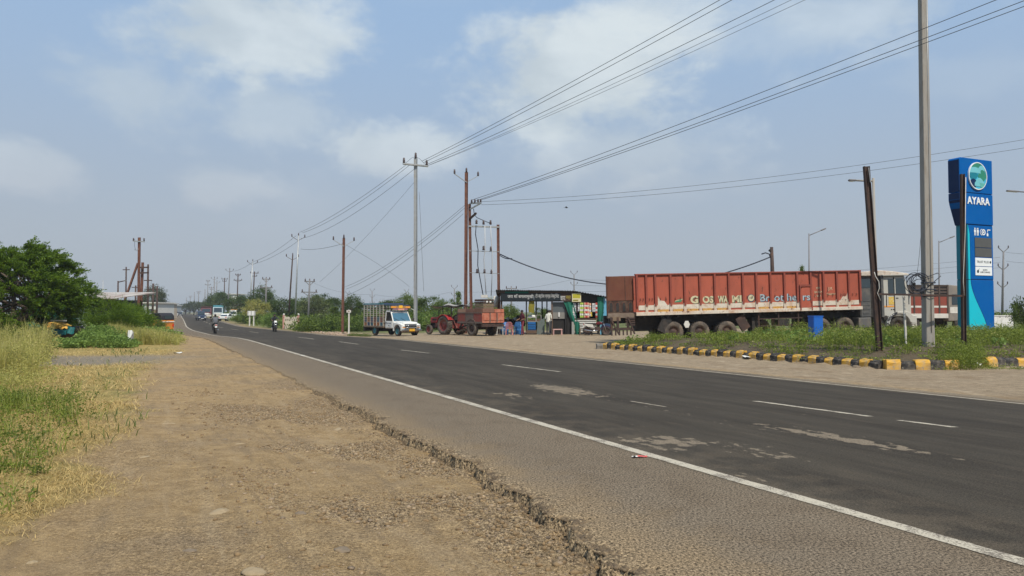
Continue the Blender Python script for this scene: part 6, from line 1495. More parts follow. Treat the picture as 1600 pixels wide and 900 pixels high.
    for s in (-1, 1):
        for x in posts: q = MB(); q.bar((x, s * hb, .70), (x, s * hb, zt), .055, .05); q.build('cage_post', pk, root)
        for k in range(9):
            z = .98 + k * .16; q = MB(); q.box(x0 + .02, x1 - .02, s * hb - .012, s * hb + .012, z, z + .028); q.build('cage_rail', pk, root)
        for i in range(6):
            for j, (za, zb_) in enumerate(((.74, .98), (1.02, 1.40))):
                q = MB(); yy = s * (hb - .02); q.box(posts[i] + .03, posts[i + 1] - .03, yy - .012, yy + .012, za, zb_); q.build('cage_panel', cl[(i * 2 + j * 3 + (i // 3)) % 4] if j else cl[(1, 3, 0, 1, 1, 0)[i]], root)
        q = MB(); q.box(x0, x1, s * hb - .03, s * hb + .03, zt - .04, zt + .05); q.build('cage_top_rail', mt['teal'], root)
    for x in (x0, x1):
        for k in range(7): z = .9 + k * .22; q = MB(); q.box(x - .015, x + .015, -hb, hb, z, z + .05); q.build('cage_rail', mt['dark_rust'], root)
        q = MB(); q.box(x - .03, x + .03, -hb, hb, zt - .04, zt + .06); q.build('cage_top_rail', cl[3], root)
    q = MB(); q.box(x1 - .05, x1 + .0, -hb, hb, .74, 1.5); q.build('headboard', bd, root)
    q = MB(); q.box(x0 + .02, x0 + .08, -hb, hb, .74, 1.3); q.build('tailboard', cl[1], root); q = MB(); q.box(x0 - .05, x0 + .1, -hb, hb, .3, .6); q.build('rear_flap', mt['black'], root)
    # roof rack with painted fascia
    q = MB(); q.box(-1.75, -.85, -.80, .80, 2.22, 2.28); q.build('visor_top', cl[3], root)
    for y in (-.72, .72):
        for a_, b_ in (((-.95, y, 1.82), (-.80, y, 2.24)), ((-1.6, y, 1.82), (-1.7, y, 2.24))): q = MB(); q.bar(a_, b_, .05); q.build('rack_strut', mt['dark_rust'], root)
    q = MB(); q.box(-.82, -.78, -.84, .84, 2.03, 2.19); fa = q.build('fascia', M('dull orange fascia', (.40, .20, .06), .6, 0, .35, 7, dirt=(.12, .09, .07), da=.6, ds=6), root)
    for y in (-.62, .62): q = MB(); q.box(-.78, -.77, y - .2, y + .2, 2.05, 2.17); q.build('fascia_end', mt['orange'], fa)
    q = MB(); q.box(-.775, -.765, -.16, .16, 2.04, 2.24); q.build('fascia_crest', mt['yellow'], fa); q = MB(); q.box(-.82, -.79, -.62, .62, 1.90, 2.02); q.build('fascia_panel', M('mauve panel', (.25, .13, .18), .6, 0, .25, 8), root); q = MB(); q.box(-.785, -.775, -.22, .30, 1.89, 2.01); q.build('fascia_plate', M('salmon plate', (.62, .28, .2), .6, 0, .2, 9), root)
    q = MB(); q.tube([(-.6, .78, 2.0), (-.5, .98, 1.9), (-.45, .99, 1.4)], .02, 5); q.build('side_rail', mt['offwhite'], root)
    # driver's dark seat back
    q = MB(); q.box(-1.5, -1.35, -.6, .6, .9, 1.5); q.build('seat', mt['black'], root, bevel=.05)
pickup()

# ------------------------------------------------------------------ red tractor and its trolley
HD = math.atan2(.72, -.69)
def tractor():
    n0, f0 = gpt(695, 523.3), gpt(716, 522.2)
    ax_ = Vector((math.cos(HD), math.sin(HD), 0)); lf = Vector((-ax_.y, ax_.x, 0))   # left side faces the camera
    c = gpt(695, 523.3) - lf * .68; root = thing('tractor', 'dusty red farm tractor with a ragged canopy, facing away left', 'tractor', (c.x, c.y, gz1(c.x, c.y)), HD)
    red = M('dusty tractor red', (.30, .018, .022), .45, 0, .12, 3, dirt=(.22, .07, .05), da=.5); dred = M('dark tractor red', (.16, .015, .015), .6, 0, .2, 3, dirt=DUST, da=.4)
    for s in (-1, 1):
        wheel(root, 0, s * .68, .66, .66, .38, s, mt['dusty_rubber'], dred, .62); wheel(root, 1.85, s * .60, .34, .34, .2, s, mt['dusty_rubber'], dred, .58)
        fd = [(.75 * math.cos(t), .66 + .75 * math.sin(t)) for t in np.linspace(R(15), R(150), 10)]; fi = [(.70 * math.cos(t), .66 + .70 * math.sin(t)) for t in np.linspace(R(150), R(15), 10)]
        a0, a1 = sorted((s * .45, s * .90)); q = MB(); q.prism(fd + fi, 'y', a0, a1); q.build('mudguard', red, root, bevel=.01)
        q = MB(); q.prism(fd + [(-.2, .9), (.5, .8)], 'y', s * .45 - .015, s * .45 + .015); q.build('mudguard_side', red, root)
        q = MB(); q.lathe([(.001, .012), (.07, .01), (.08, -.04)], 'x', 12, 0, (2.13, s * .2, .98), True); q.build('headlight', mt['lamp'], root)
    q = MB(); q.prism([(.62, .86), (2.12, .78), (2.14, 1.12), (2.05, 1.2), (.55, 1.30)], 'y', -.30, .30); q.build('bonnet', red, root, bevel=.04, seg=2)
    q = MB(); q.box(1.0, 1.9, -.318, .318, .98, 1.08); q.build('bonnet_decal', mt['black'], root)
    q = MB(); q.box(2.12, 2.16, -.26, .26, .62, 1.1); q.build('grille', mt['black'], root)
    q = MB(); q.box(.2, 1.75, -.2, .2, .48, .86); q.box(-.25, .45, -.28, .28, .42, .92); q.build('engine', dred, root, bevel=.03); q = MB(); q.tube([(1.85, -.6, .34), (1.85, -.1, .50), (1.85, .1, .50), (1.85, .6, .34)], .05, 8); q.tube([(0, -.6, .66), (0, .6, .66)], .12, 10); q.box(1.7, 2.05, -.2, .2, .42, .66); q.build('axle', mt['dark_rust'], root)
    q = MB(); q.tube([(.55, 0, 1.25), (.25, 0, 1.42)], .025, 6); q.lathe([(.18, -.012), (.195, 0), (.18, .012), (.165, 0), (.18, -.012)], 'x', 18, 0, (.22, 0, 1.44)); q.build('steering_wheel', mt['black'], root)
    q = MB(); q.box(-.45, -.05, -.22, .22, .95, 1.05); q.box(-.52, -.42, -.22, .22, 1.0, 1.35); q.build('seat', mt['black'], root, bevel=.03)
    q = MB(); q.tube([(1.3, .2, 1.15), (1.3, .2, 1.75)], .03, 8); q.build('exhaust', mt['dark_rust'], root)
    for x, y in ((-.6, -.5), (-.6, .5), (.55, -.35), (.55, .35)): q = MB(); q.bar((x, y, .9), (x + .05, y * 1.15, 1.98), .04); q.build('canopy_post', mt['dark_rust'], root)
    grid = [[(x, y, 2.02 + .07 * math.sin(x * 3.1 + y * 4) + .05 * math.cos(y * 5 + x) + .05 * (1 - abs(y)) - .13 * max(0, x - .5)) for y in np.linspace(-.85, .85, 9)] for x in np.linspace(-.95, 1.35, 12)]
    q = MB(); vs = [v for r_ in grid for v in r_]; fs = [(i * 9 + j, i * 9 + j + 1, (i + 1) * 9 + j + 1, (i + 1) * 9 + j) for i in range(11) for j in range(8)]
    q.add(vs, fs, 0, True); q.add([(x, y, z - .035) for x, y, z in vs], fs, 0, True); cv = q.build('canopy', M('faded grey tarpaulin', (.34, .32, .29), .85, 0, .2, 3, dirt=(.12, .1, .08), da=.6), root)
    q = MB(); q.box(-.95, .1, -.86, .86, 1.92, 1.97); q.build('canopy_frame', mt['black'], root)
    q = MB(); q.box(-.75, -.60, -.35, .35, .45, .8); q.bar((-.7, 0, .5), (-1.15, 0, .45), .10); q.bar((-.6, -.3, .8), (-1.0, -.4, .45), .05); q.bar((-.6, .3, .8), (-1.0, .4, .45), .05); q.bar((-.55, .34, 1.0), (-.85, .38, .6), .04); q.build('hitch', dred, root)
    q = MB(); q.add([(-.62, .62, 1.02), (-.62, .86, 1.02), (-.62, .74, 1.22), (-.60, .62, 1.02), (-.60, .86, 1.02), (-.60, .74, 1.22)], [(0, 1, 2), (3, 4, 5), (0, 1, 4, 3), (1, 2, 5, 4), (2, 0, 3, 5)]); q.build('warning_triangle', mt['redlens'], root)
tractor()
def trolley():
    n0 = gpt(738.5, 525.2); hd = HD - R(4); ax_ = Vector((math.cos(hd), math.sin(hd), 0)); lf = Vector((-ax_.y, ax_.x, 0))
    c = n0 - lf * .78; root = thing('farm_trolley', 'weathered two-wheeled farm trolley with orange tailboard, hitched to the tractor', 'trailer', (c.x, c.y, gz1(c.x, c.y)), hd)
    gr = M('grey weathered board', (.13, .105, .085), .85, 0, .3, 4, dirt=(.2, .09, .07), da=.6, stretch=(1, 4, 4)); ro = M('worn orange red board', (.42, .13, .075), .8, 0, .25, 4, dirt=(.48, .25, .17), da=.6, ds=4, chip=(.2, .1, .07), ca=.36, cs=8); rr = M('worn red board', (.26, .05, .035), .8, 0, .25, 4, dirt=(.13, .09, .07), da=.7, chip=(.1, .07, .06), ca=.38, cs=7); bn = M('brown crate board', (.19, .095, .065), .85, 0, .3, 4)
    for s in (-1, 1): wheel(root, 0, s * .78, .50, .50, .26, s, mt['dusty_rubber'], mt['dark_rust'], .55)
    xa, xb, hw = -1.15, 1.55, .90; z0, z1, z2 = .92, 1.52, 1.80
    for s in (-1, 1):
        for i, (a, b, ma) in enumerate(((xa, -.25, rr), (-.25, .65, gr), (.65, xb, rr))):
            y0, y1 = sorted((s * hw, s * (hw - .05))); q = MB(); q.box(a + .01, b - .01, y0, y1, z0, z1); q.build('side_board', ma if s > 0 else gr, root)
            q = MB(); q.box(a + .02, b - .02, y0 + .01, y1 - .01, z1 + .03, z2 - .02 * i); q.build('upper_board', bn if i != 2 else M('light plank', (.33, .20, .13), .85, 0, .2, 4), root)
        q = MB(); y0, y1 = sorted((s * (hw + .02), s * (hw - .06)))
        q.box(xa, xb, y0, y1, z1 - .03, z1 + .035); q.box(xa, xb, y0, y1, z0 - .08, z0 + .03); q.build('side_rail', gr, root)
        q = MB(); ar = [(.60 * math.cos(t), .55 + .60 * math.sin(t)) for t in np.linspace(R(25), R(155), 9)] + [(.55 * math.cos(t), .55 + .55 * math.sin(t)) for t in np.linspace(R(155), R(25), 9)]
        a0, a1 = sorted((s * .62, s * .93)); q.prism(ar, 'y', a0, a1); q.build('mudguard', gr, root)
    q = MB(); q.box(xa - .05, xa, -hw, hw, z0 - .04, z1); tb_ = q.build('tailboard', ro, root)
    for k in range(3): q = MB(); y = -.58 + .58 * k; q.box(xa - .08, xa - .045, y - .24, y + .24, z0 + .12, z1 - .1); q.build('tail_panel', ro, tb_)
    for k in range(2): q = MB(); y = -.29 + .58 * k; q.box(xa - .1, xa - .045, y - .03, y + .03, z0, z1); q.build('tail_strut', gr, tb_)
    q = MB(); q.box(xa - .055, xa - .005, -hw + .02, -.1, z1 + .03, z2 - .03); q.build('upper_board', ro, root); q = MB(); q.box(xa - .055, xa - .005, -.08, hw - .02, z1 + .03, z2); q.build('upper_board', bn, root)
    q = MB(); q.box(xb - .05, xb, -hw, hw, z0, z2); q.build('front_board', gr, root)
    q = MB(); q.box(xa, xb, -hw + .05, hw - .05, z0 - .12, z0 - .04); q.build('floor', mt['black'], root); q = MB(); q.box(-.12, .12, -.7, .7, .42, .86); q.bar((xb, -.5, .82), (xb + 1.0, 0, .5), .09); q.bar((xb, .5, .82), (xb + 1.0, 0, .5), .09); q.bar((-.9, .3, .8), (-.8, .3, .0), .07); q.build('chassis', mt['dark_rust'], root)
    q = MB(); q.box(xa - .05, xa + .1, -hw, hw, .62, .80); q.build('rear_beam', mt['dark_rust'], root)
    g0 = root.location; Rm = Matrix.Rotation(hd, 3, 'Z')
    w = Rm @ Vector((-.35, .1, 0)); cr = thing('wooden_crate', 'dark wooden crate with white handholds standing on the trolley load', 'crate', (g0.x + w.x, g0.y + w.y, z2 - .02 + g0.z), hd)
    for k in range(4): q = MB(); z = .02 + k * .16; q.box(-.48, .48, .40, .43, z, z + .13); q.box(-.48, .48, -.43, -.40, z, z + .13); q.box(-.48, -.45, -.40, .40, z, z + .13); q.box(.45, .48, -.40, .40, z, z + .13); q.build('slat', mt['wood'] if k < 2 else mt['dark_rust'], cr)
    for y in (-.14, .14): q = MB(); q.box(-.495, -.478, y - .07, y + .07, .42, .52); q.build('handhold', mt['white'], cr)
    q = MB(); q.box(-.45, .45, -.4, .4, .0, .03); q.build('bottom', mt['wood'], cr)
    w = Rm @ Vector((.25, 0, 0)); o = MB(); o.box(-1.3, 1.2, -.8, .8, .85, 1.7); o.jitter(.05, 3); tag(o.build('trolley_load', mt['wood'], None, (g0.x + w.x, g0.y + w.y, g0.z), (0, 0, hd), bevel=.06), 'dark load of boards filling the farm trolley', 'load')
trolley()
# ------------------------------------------------------------------ people
def person(name, label, loc, rz, pose, shirt, trousers, group=None, hair_h=1.0, shoes=None, skin=None):
    """one continuous skinned body; local +x is where the person faces"""
    skin = skin or mt['skin']; shoes = shoes or mt['black']
    J = {}; E = []
    def j(n, x, y, z, r, r2=None): J[n] = (x, y, z, r, r2 or r)
    P = pose
    for n, v in P.items(): j(n, *v)
    chain = [('pelvis', 'spine', 1), ('spine', 'chest', 1), ('chest', 'neck', 1), ('neck', 'head', 0), ('head', 'crown', 0)]
    for s in 'lr':
        chain += [('chest', 'sh' + s, 1), ('sh' + s, 'el' + s, 1), ('el' + s, 'wr' + s, 0), ('wr' + s, 'pa' + s, 0), ('pelvis', 'hi' + s, 2), ('hi' + s, 'kn' + s, 2), ('kn' + s, 'an' + s, 2), ('an' + s, 'to' + s, 3)]
        w = Vector(J['wr' + s][:3]); p = Vector(J['pa' + s][:3]); d = (p - w).normalized(); side = Vector((1, 0, 0)) - d * d.x
        side = side.normalized() if side.length > .2 else Vector((0, 1, 0))
        for k in range(4):      # fingers of different lengths, slightly curled
            ln = (.060, .072, .068, .052)[k]; b0 = p + side * (.027 - .018 * k) + d * .02; inw = Vector((0, -1 if s == 'l' else 1, 0))
            f1 = b0 + d * ln * .55 + inw * .006; f2 = f1 + d * ln * .4 + inw * .018
            j('f%s%da' % (s, k), *b0, .011); j('f%s%db' % (s, k), *f1, .009); j('f%s%dc' % (s, k), *f2, .008)
            chain += [('pa' + s, 'f%s%da' % (s, k), 0), ('f%s%da' % (s, k), 'f%s%db' % (s, k), 0), ('f%s%db' % (s, k), 'f%s%dc' % (s, k), 0)]
        t1 = w + d * .03 + side * .04; t2 = t1 + d * .035 + side * .012
        j('t%sa' % s, *t1, .012); j('t%sb' % s, *t2, .010); chain += [('wr' + s, 't%sa' % s, 0), ('t%sa' % s, 't%sb' % s, 0)]
    names = list(J); ix = {n: i for i, n in enumerate(names)}
    me = bpy.data.meshes.new(name); me.from_pydata([J[n][:3] for n in names], [(ix[a], ix[b]) for a, b, _ in chain], [])
    o = bpy.data.objects.new(name, me); C.objects.link(o)
    sk = o.modifiers.new('skin', 'SKIN'); sk.use_smooth_shade = True
    for n in names: sv = me.skin_vertices[0].data[ix[n]]; sv.radius = J[n][3:5]; sv.use_root = (n == 'pelvis')
    ss = o.modifiers.new('sub', 'SUBSURF'); ss.levels = 1; ss.render_levels = 1
    dg = bpy.context.evaluated_depsgraph_get(); nm = bpy.data.meshes.new_from_object(o.evaluated_get(dg))
    bpy.data.objects.remove(o)
    nm.materials.clear()
    for x in (skin, shirt, trousers, shoes): nm.materials.append(x)
    segs = [(Vector(J[a][:3]), Vector(J[b][:3]), m, max(J[a][3], J[b][3])) for a, b, m in chain]
    for pl in nm.polygons:
        c = pl.center; best = None
        for a, b, m, r in segs:
            ab = b - a; t = max(0, min(1, (c - a).dot(ab) / max(1e-9, ab.length_squared))); dd = (c - (a + ab * t)).length - r * .6
            if best is None or dd < best[0]: best = (dd, m, t)
        pl.material_index = best[1]
    root = link(name, nm, None, loc, (0, 0, rz)); tag(root, label, 'person', group)
    h = Vector(J['head'][:3]); c = Vector(J['crown'][:3]); up = (c - h).normalized(); fw = Vector((1, 0, 0)); fw = (fw - up * fw.dot(up)).normalized(); mid = h.lerp(c, .5)
    q = MB(); q.ball((0, 0, 0), .104, 0, 12, (1.0, .86, .95)); hh = q.build('hair', mt['hair'], root, mid - fw * .022 + up * .042)
    q = MB(); n0 = mid + fw * .088; q.add([n0 + up * .03, n0 - up * .012 + Vector((0, .016, 0)), n0 - up * .012 - Vector((0, .016, 0)), n0 + fw * .026 - up * .008], [(0, 1, 3), (0, 3, 2), (1, 2, 3), (0, 2, 1)]); q.build('nose', skin, root)
    for s in (-1, 1):
        q = MB(); q.ball(mid + fw * .078 + Vector((0, s * .033, 0)) + up * .018, .013, 0, 8); q.build('eye', mt['black'], root)
        q = MB(); q.ball(mid + Vector((0, s * .083, 0)), .028, 0, 8, (.7, .4, 1)); q.build('ear', skin, root)
    q = MB(); q.ball(mid + fw * .080 - up * .045, .022, 0, 8, (.5, 1.1, .35)); q.build('mouth', mt['redlens'] if False else mt['rust_pole'], root)
    return root
def stand_pose(step=0.0, armf=.05, bend=0.0, elbow=0.0):
    p = dict(pelvis=(0, 0, .92, .125, .10), spine=(.01 + bend * .3, 0, 1.12, .125, .095), chest=(.02 + bend * .7, 0, 1.31, .15, .105), neck=(.02 + bend, 0, 1.45, .05), head=(.04 + bend, 0, 1.54, .075, .08), crown=(.04 + bend, 0, 1.63, .08, .085))
    for s, y in (('l', 1), ('r', -1)):
        st = step * (1 if s == 'l' else -1)
        p.update({'sh' + s: (.02 + bend * .75, y * .17, 1.38, .065), 'el' + s: (.0 + bend * .7 - st * .3, y * .225, 1.12, .047), 'wr' + s: (armf + bend + elbow * .18 - st * .35, y * (.23 - elbow * .1), .90 + elbow * .22, .032), 'pa' + s: (armf + .03 + bend + elbow * .26 - st * .4, y * (.23 - elbow * .13), .83 + elbow * .27, .034, .022),
                  'hi' + s: (st * .1, y * .085, .86, .095), 'kn' + s: (st * .55 + .02, y * .095, .48, .065), 'an' + s: (st * .9 - .02, y * .10, .09, .042), 'to' + s: (st * .9 + .14, y * .11, .035, .04)})
    return p
def ride_pose(seat=.80):
    p = dict(pelvis=(-.22, 0, seat + .08, .14, .12), spine=(-.18, 0, seat + .29, .135, .11), chest=(-.10, 0, seat + .48, .165, .12), neck=(-.05, 0, seat + .62, .055), head=(-.02, 0, seat + .71, .08, .085), crown=(-.02, 0, seat + .80, .085, .09))
    for s, y in (('l', 1), ('r', -1)):
        p.update({'sh' + s: (-.09, y * .19, seat + .55, .07), 'el' + s: (.12, y * .30, seat + .36, .05), 'wr' + s: (.40, y * .30, seat + .26, .035), 'pa' + s: (.46, y * .29, seat + .255, .034, .024),
                  'hi' + s: (-.16, y * .10, seat + .05, .10), 'kn' + s: (.24, y * .20, seat - .03, .075), 'an' + s: (.06, y * .19, .34, .045), 'to' + s: (.22, y * .20, .30, .04)})
    return p
cl_white = M('off white shirt', (.62, .61, .54), .8, 0, .08, 6); cl_grey = M('grey trousers', (.07, .072, .075), .85, 0, .15, 6); cl_mar = M('maroon shirt', (.085, .012, .022), .8, 0, .25, 7); cl_pink = M('dark pink patterned cloth', (.20, .03, .045), .85, 0, .4, 16, dirt=(.05, .02, .03), da=.8, ds=9)
cl_dark = M('dark jacket', (.028, .03, .036), .8, 0, .25, 6); cl_gj = M('grey jacket', (.12, .125, .14), .8, 0, .2, 5); cl_blue = M('blue shirt', (.05, .09, .2), .8, 0, .2, 6)

# ------------------------------------------------------------------ two-wheelers
def motorcycle(label, loc, rz, col, white=True, group='motorcycles on the road', name='motorcycle', lean=0.0):
    root = thing(name, label, 'motorcycle', loc, rz, group); root.rotation_euler = (lean, 0, rz)
    for x in (-.62, .64): wheel(root, x, 0, .30, .30, .11, 1, mt['rubber'], mt['dark_rust'], .72)
    fr = MB(); fr.tube([(.42, 0, .92), (.1, 0, .62), (-.15, 0, .45), (-.62, 0, .30)], .03, 6); fr.tube([(.42, 0, .88), (.25, 0, .40), (-.1, 0, .32)], .025, 6); fr.tube([(.1, 0, .65), (-.75, 0, .74)], .025, 6); fr.build('frame', mt['black'], root)
    q = MB(); q.box(-.12, .26, -.12, .12, .30, .58); q.build('engine', mt['dark_rust'], root, bevel=.03)
    q = MB(); q.prism([(-.05, .72), (.36, .74), (.40, .88), (.2, .95), (-.05, .86)], 'y', -.13, .13); q.build('tank', col, root, bevel=.05, seg=2)
    q = MB(); q.prism([(-.75, .76), (-.02, .74), (-.05, .84), (-.4, .82), (-.78, .86)], 'y', -.12, .12); q.build('seat', mt['black'], root, bevel=.03)
    q = MB(); q.prism([(-.55, .55), (-.2, .55), (-.25, .74), (-.82, .80), (-.86, .74)], 'y', -.115, .115); q.build('tail', mt['offwhite'] if white else col, root, bevel=.02)
    for s in (-1, 1): q = MB(); q.tube([(.64, s * .07, .30), (.42, s * .07, .96)], .022, 6); q.build('fork', mt['chrome'], root)
    q = MB(); q.tube([(.30, -.36, 1.06), (.40, -.2, 1.04), (.42, 0, .98), (.40, .2, 1.04), (.30, .36, 1.06)], .015, 6); q.build('handlebar', mt['black'], root)
    for s in (-1, 1): q = MB(); q.tube([(.36, s * .24, 1.04), (.33, s * .34, 1.22)], .008, 4); q.ball((.33, s * .35, 1.24), .06, 0, 8, (.3, 1, .7)); q.build('mirror', mt['black'], root)
    q = MB(); q.prism([(.44, .78), (.56, .82), (.56, 1.0), (.44, 1.06)], 'y', -.13, .13); hl = q.build('headlight_cowl', mt['white'] if white else col, root, bevel=.03); q = MB(); q.lathe([(.001, .012), (.08, .01), (.09, -.02)], 'x', 12, 0, (.565, 0, .91)); q.build('headlight', mt['lamp'], hl)
    for x, a0, a1 in ((.64, R(20), R(160)), (-.62, R(20), R(150))):
        o_ = [(x + .35 * math.cos(t), .30 + .35 * math.sin(t)) for t in np.linspace(a0, a1, 8)]; i_ = [(x + .33 * math.cos(t), .30 + .33 * math.sin(t)) for t in np.linspace(a1, a0, 8)]
        q = MB(); q.prism(o_ + i_, 'y', -.07, .07); q.build('mudguard', col, root)
    q = MB(); q.tube([(.1, -.12, .34), (-.2, -.15, .28), (-.8, -.16, .36)], [.025, .03, .045], 8); q.build('exhaust', mt['chrome'], root)
    q = MB(); q.box(-.88, -.86, -.09, .09, .52, .68); q.build('number_plate', mt['white'], root); q = MB(); q.box(-.885, -.85, -.08, .08, .72, .78); q.build('tail_light', mt['redlens'], root)
    return root

# ------------------------------------------------------------------ the tea stall
def tea_stall():
    Y = 51.6; ox = (864 - 800) / F * Y; root = thing('tea_stall', 'open tea stall with dark lettered signboard and corrugated roof beside the red trailer', 'stall', (ox, Y, 0))
    X = lambda px: (px - 864) / F * Y
    Zf = lambda py: CAMZ + (487 - py) / F * Y
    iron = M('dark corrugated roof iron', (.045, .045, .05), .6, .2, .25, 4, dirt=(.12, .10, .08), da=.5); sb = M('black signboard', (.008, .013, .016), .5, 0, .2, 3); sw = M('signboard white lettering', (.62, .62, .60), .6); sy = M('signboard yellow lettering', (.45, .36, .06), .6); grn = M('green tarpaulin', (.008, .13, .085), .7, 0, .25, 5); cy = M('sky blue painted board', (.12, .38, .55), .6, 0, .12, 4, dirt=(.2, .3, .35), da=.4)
    dk = M('dark stall interior', (.018, .016, .015), .85, 0, .3, 6); ply = M('brown board', (.12, .075, .05), .8, 0, .25, 6); mus = M('mustard cloth', (.22, .19, .02), .8, 0, .25, 6); tin = M('galvanised counter sheet', (.38, .38, .36), .5, .3, .15, 4, dirt=(.25, .2, .15), da=.5); blu = M('blue drum', (.01, .11, .32), .5, 0, .15, 4)
    # roof: corrugated sheets, one after another
    xs = [X(775), X(792), X(809), X(826), X(843), X(860), X(877), X(900), X(924), X(948)]
    zfun = lambda x: Zf(np.interp(x, [X(775), X(895), X(948)], [453.0, 454.5, 463.5]))
    for i in range(len(xs) - 1):
        n = 12; pts = np.linspace(xs[i] - .02, xs[i + 1] + .02, n + 1); vs = []; 
        for yy, dz in ((-.35, 0), (3.6, -.32)):
            for k, x in enumerate(pts): vs.append((x, yy, float(zfun(x)) + dz + (.03 if k % 2 else -.03) + .004 * (i % 2)))
        lo = [(a, b, c - .012) for a, b, c in vs]; fs = [(k, k + 1, n + 2 + k, n + 1 + k) for k in range(n)]; q = MB(); q.add(vs, fs); q.add(lo, fs); q.add(vs[:n + 1] + lo[:n + 1], [(k, k + 1, n + 2 + k, n + 1 + k) for k in range(n)]); q.build('roof_sheet', iron, root)
    q = MB(); q.box(X(776), X(898), -.1, -.04, Zf(458), Zf(456)); q.box(X(776), X(946), 3.2, 3.3, 2.35, 2.45); q.build('roof_beam', ply, root)
    # posts
    for px, yy, w, ma in ((783, 0, .09, ply), (822.5, 0, .09, dk), (838, .3, .10, dk), (855, .4, .08, dk), (862.5, 0, .11, ply), (884, 0, .10, dk), (934, 0, .10, dk), (783, 3.2, .09, dk), (850, 3.2, .09, dk), (900, 3.2, .09, dk), (944, 3.2, .09, dk)):
        q = MB(); q.box(X(px) - w / 2, X(px) + w / 2, yy, yy + w, 0, min(float(zfun(X(px))) - .05, Zf(459)) - (.3 if yy > 1 else 0)); q.build('post', ma, root)
    # signboard
    for i, (a, b) in enumerate(((782, 834), (834.4, 876))): q = MB(); q.box(X(a), X(b), -.16, -.11, Zf(470.2), Zf(458.3)); q.build('signboard', sb, root)
    q = MB(); q.box(X(789), X(826), -.13, -.10, Zf(460), Zf(455.5)); q.build('green_strip', grn, root)
    def dev(txt, p0, p1, z, h, ma):
        me = text_mesh(txt, 1.0, ma, extrude=.004, offset=.0, align='LEFT'); a = np.array([v.co[:] for v in me.vertices]); x0, x1, y0, y1 = a[:, 0].min(), a[:, 0].max(), a[:, 1].min(), a[:, 1].max()
        me.transform(Matrix.Translation((-x0, -y0, 0))); me.transform(Matrix.Diagonal(((X(p1) - X(p0)) / (x1 - x0), h / (y1 - y0), 1, 1))); link('lettering', me, root, (X(p0), -.166, z), (R(90), 0, 0))
    dev('जय माँ बगलामुखी', 793, 833.5, Zf(467.6), (467.6 - 459.5) / F * Y, sw); dev('टी स्टॉल एण्ड रेस्टोरेंट', 836.5, 873.5, Zf(467.0), (467 - 458.5) / F * Y, sw)
    q = MB(); q.box(X(876.4), X(892), -.15, -.11, Zf(471), Zf(457.5)); q.build('signboard', M('brown signboard', (.05, .025, .018), .6), root); dev('चाय', 875.5, 883, Zf(469.5), .30, sw); dev('नाश्ता', 884, 891.5, Zf(469), .30, sy)
    q = MB(); q.box(X(893.2), X(907.5), -.22, -.13, Zf(472), Zf(458.3)); bx_ = q.build('yellow_sign_box', M('cream sign box', (.62, .56, .36), .6, 0, .1, 5), root, bevel=.02); q = MB(); q.box(X(894.5), X(906), -.226, -.219, Zf(466), Zf(459.5)); q.build('sign_panel', M('olive yellow panel', (.42, .38, .03), .6, 0, .3, 9), bx_); q = MB(); q.box(X(895), X(903), -.226, -.219, Zf(470.3), Zf(468.3)); q.build('sign_line', mus, bx_)
    # hanging cloths
    def cloth(name, ax, bx, cz, dz, ma, yy=-.05, amp=.06, slant=0.0, w=None):
        n, k = 12, 9; vs = []
        for i in range(n + 1):
            for j_ in range(k + 1):
                u, v = i / n, j_ / k; wid = 1.0 if w is None else (1 - v) + v * w
                x = ax + (bx - ax) * (.5 + (u - .5) * wid) + slant * v + .02 * math.sin(7 * v + 5 * u); vs.append((x, yy + amp * math.sin(u * 9 + v * 2.5) * (.3 + v), cz + (dz - cz) * v + .02 * math.sin(u * 6)))
        fs = [(i * (k + 1) + j_, i * (k + 1) + j_ + 1, (i + 1) * (k + 1) + j_ + 1, (i + 1) * (k + 1) + j_) for i in range(n) for j_ in range(k)]
        q = MB(); q.add(vs, fs, 0, True); q.add([(a, b + .012, c) for a, b, c in vs], fs, 0, True); return q.build(name, ma, root)
    cloth('mustard_cloth', X(826), X(835), Zf(468), Zf(488.5), mus, -.02, .02)
    cloth('green_curtain', X(880), X(895), Zf(471), Zf(508), grn, -.10, .07, .55, .55); cloth('green_curtain', X(897), X(905), Zf(503), Zf(523), grn, -.22, .10, .05, .8); cloth('green_curtain', X(933), X(943), Zf(464), Zf(502), grn, -.10, .06, .0, .8)
    # cyan end board
    q = MB(); q.prism([(X(937.5), .02), (X(954), .02), (X(949), Zf(500)), (X(945), Zf(463)), (X(939), Zf(463))], 'y', -.02, .05); q.build('end_board', cy, root); q = MB(); q.box(X(946.5), X(946.5) + .05, .05, 3.3, .02, Zf(470)); q.build('side_wall', cy, root)
    for k in range(4): q = MB(); q.box(X(941.5), X(943.5), -.03, -.018, Zf(497 - 8 * k), Zf(496 - 8 * k)); q.build('hinge', dk, root)
    # left: low bench, pots and dark things on the counter
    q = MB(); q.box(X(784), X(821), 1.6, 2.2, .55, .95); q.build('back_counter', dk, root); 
    rr = random.Random(4)
    for k in range(9):
        x = X(785 + k * 4.1); h = rr.uniform(.12, .42); q = MB(); q.lathe([(.001, 0), (.11, 0), (.13, h * .6), (.09, h), (.001, h)], 'z', 10, 0, (x, 1.8, .95)); q.build('pot', (dk, mt['dark_rust'], tin)[k % 3], root)
    # middle: glass case over blue drum box, tin counter
    q = MB(); q.box(X(824.5), X(837), .05, .6, Zf(516), Zf(503)); q.build('blue_cabinet', blu, root, bevel=.02)
    for k in range(3): q = MB(); q.box(X(825), X(836.5), .035, .055, Zf(514.5 - 3.6 * k), Zf(514 - 3.6 * k)); q.build('cabinet_groove', dk, root)
    q = MB(); q.box(X(822), X(838.5), -.05, .7, Zf(521), Zf(516)); q.build('cabinet_base', ply, root)
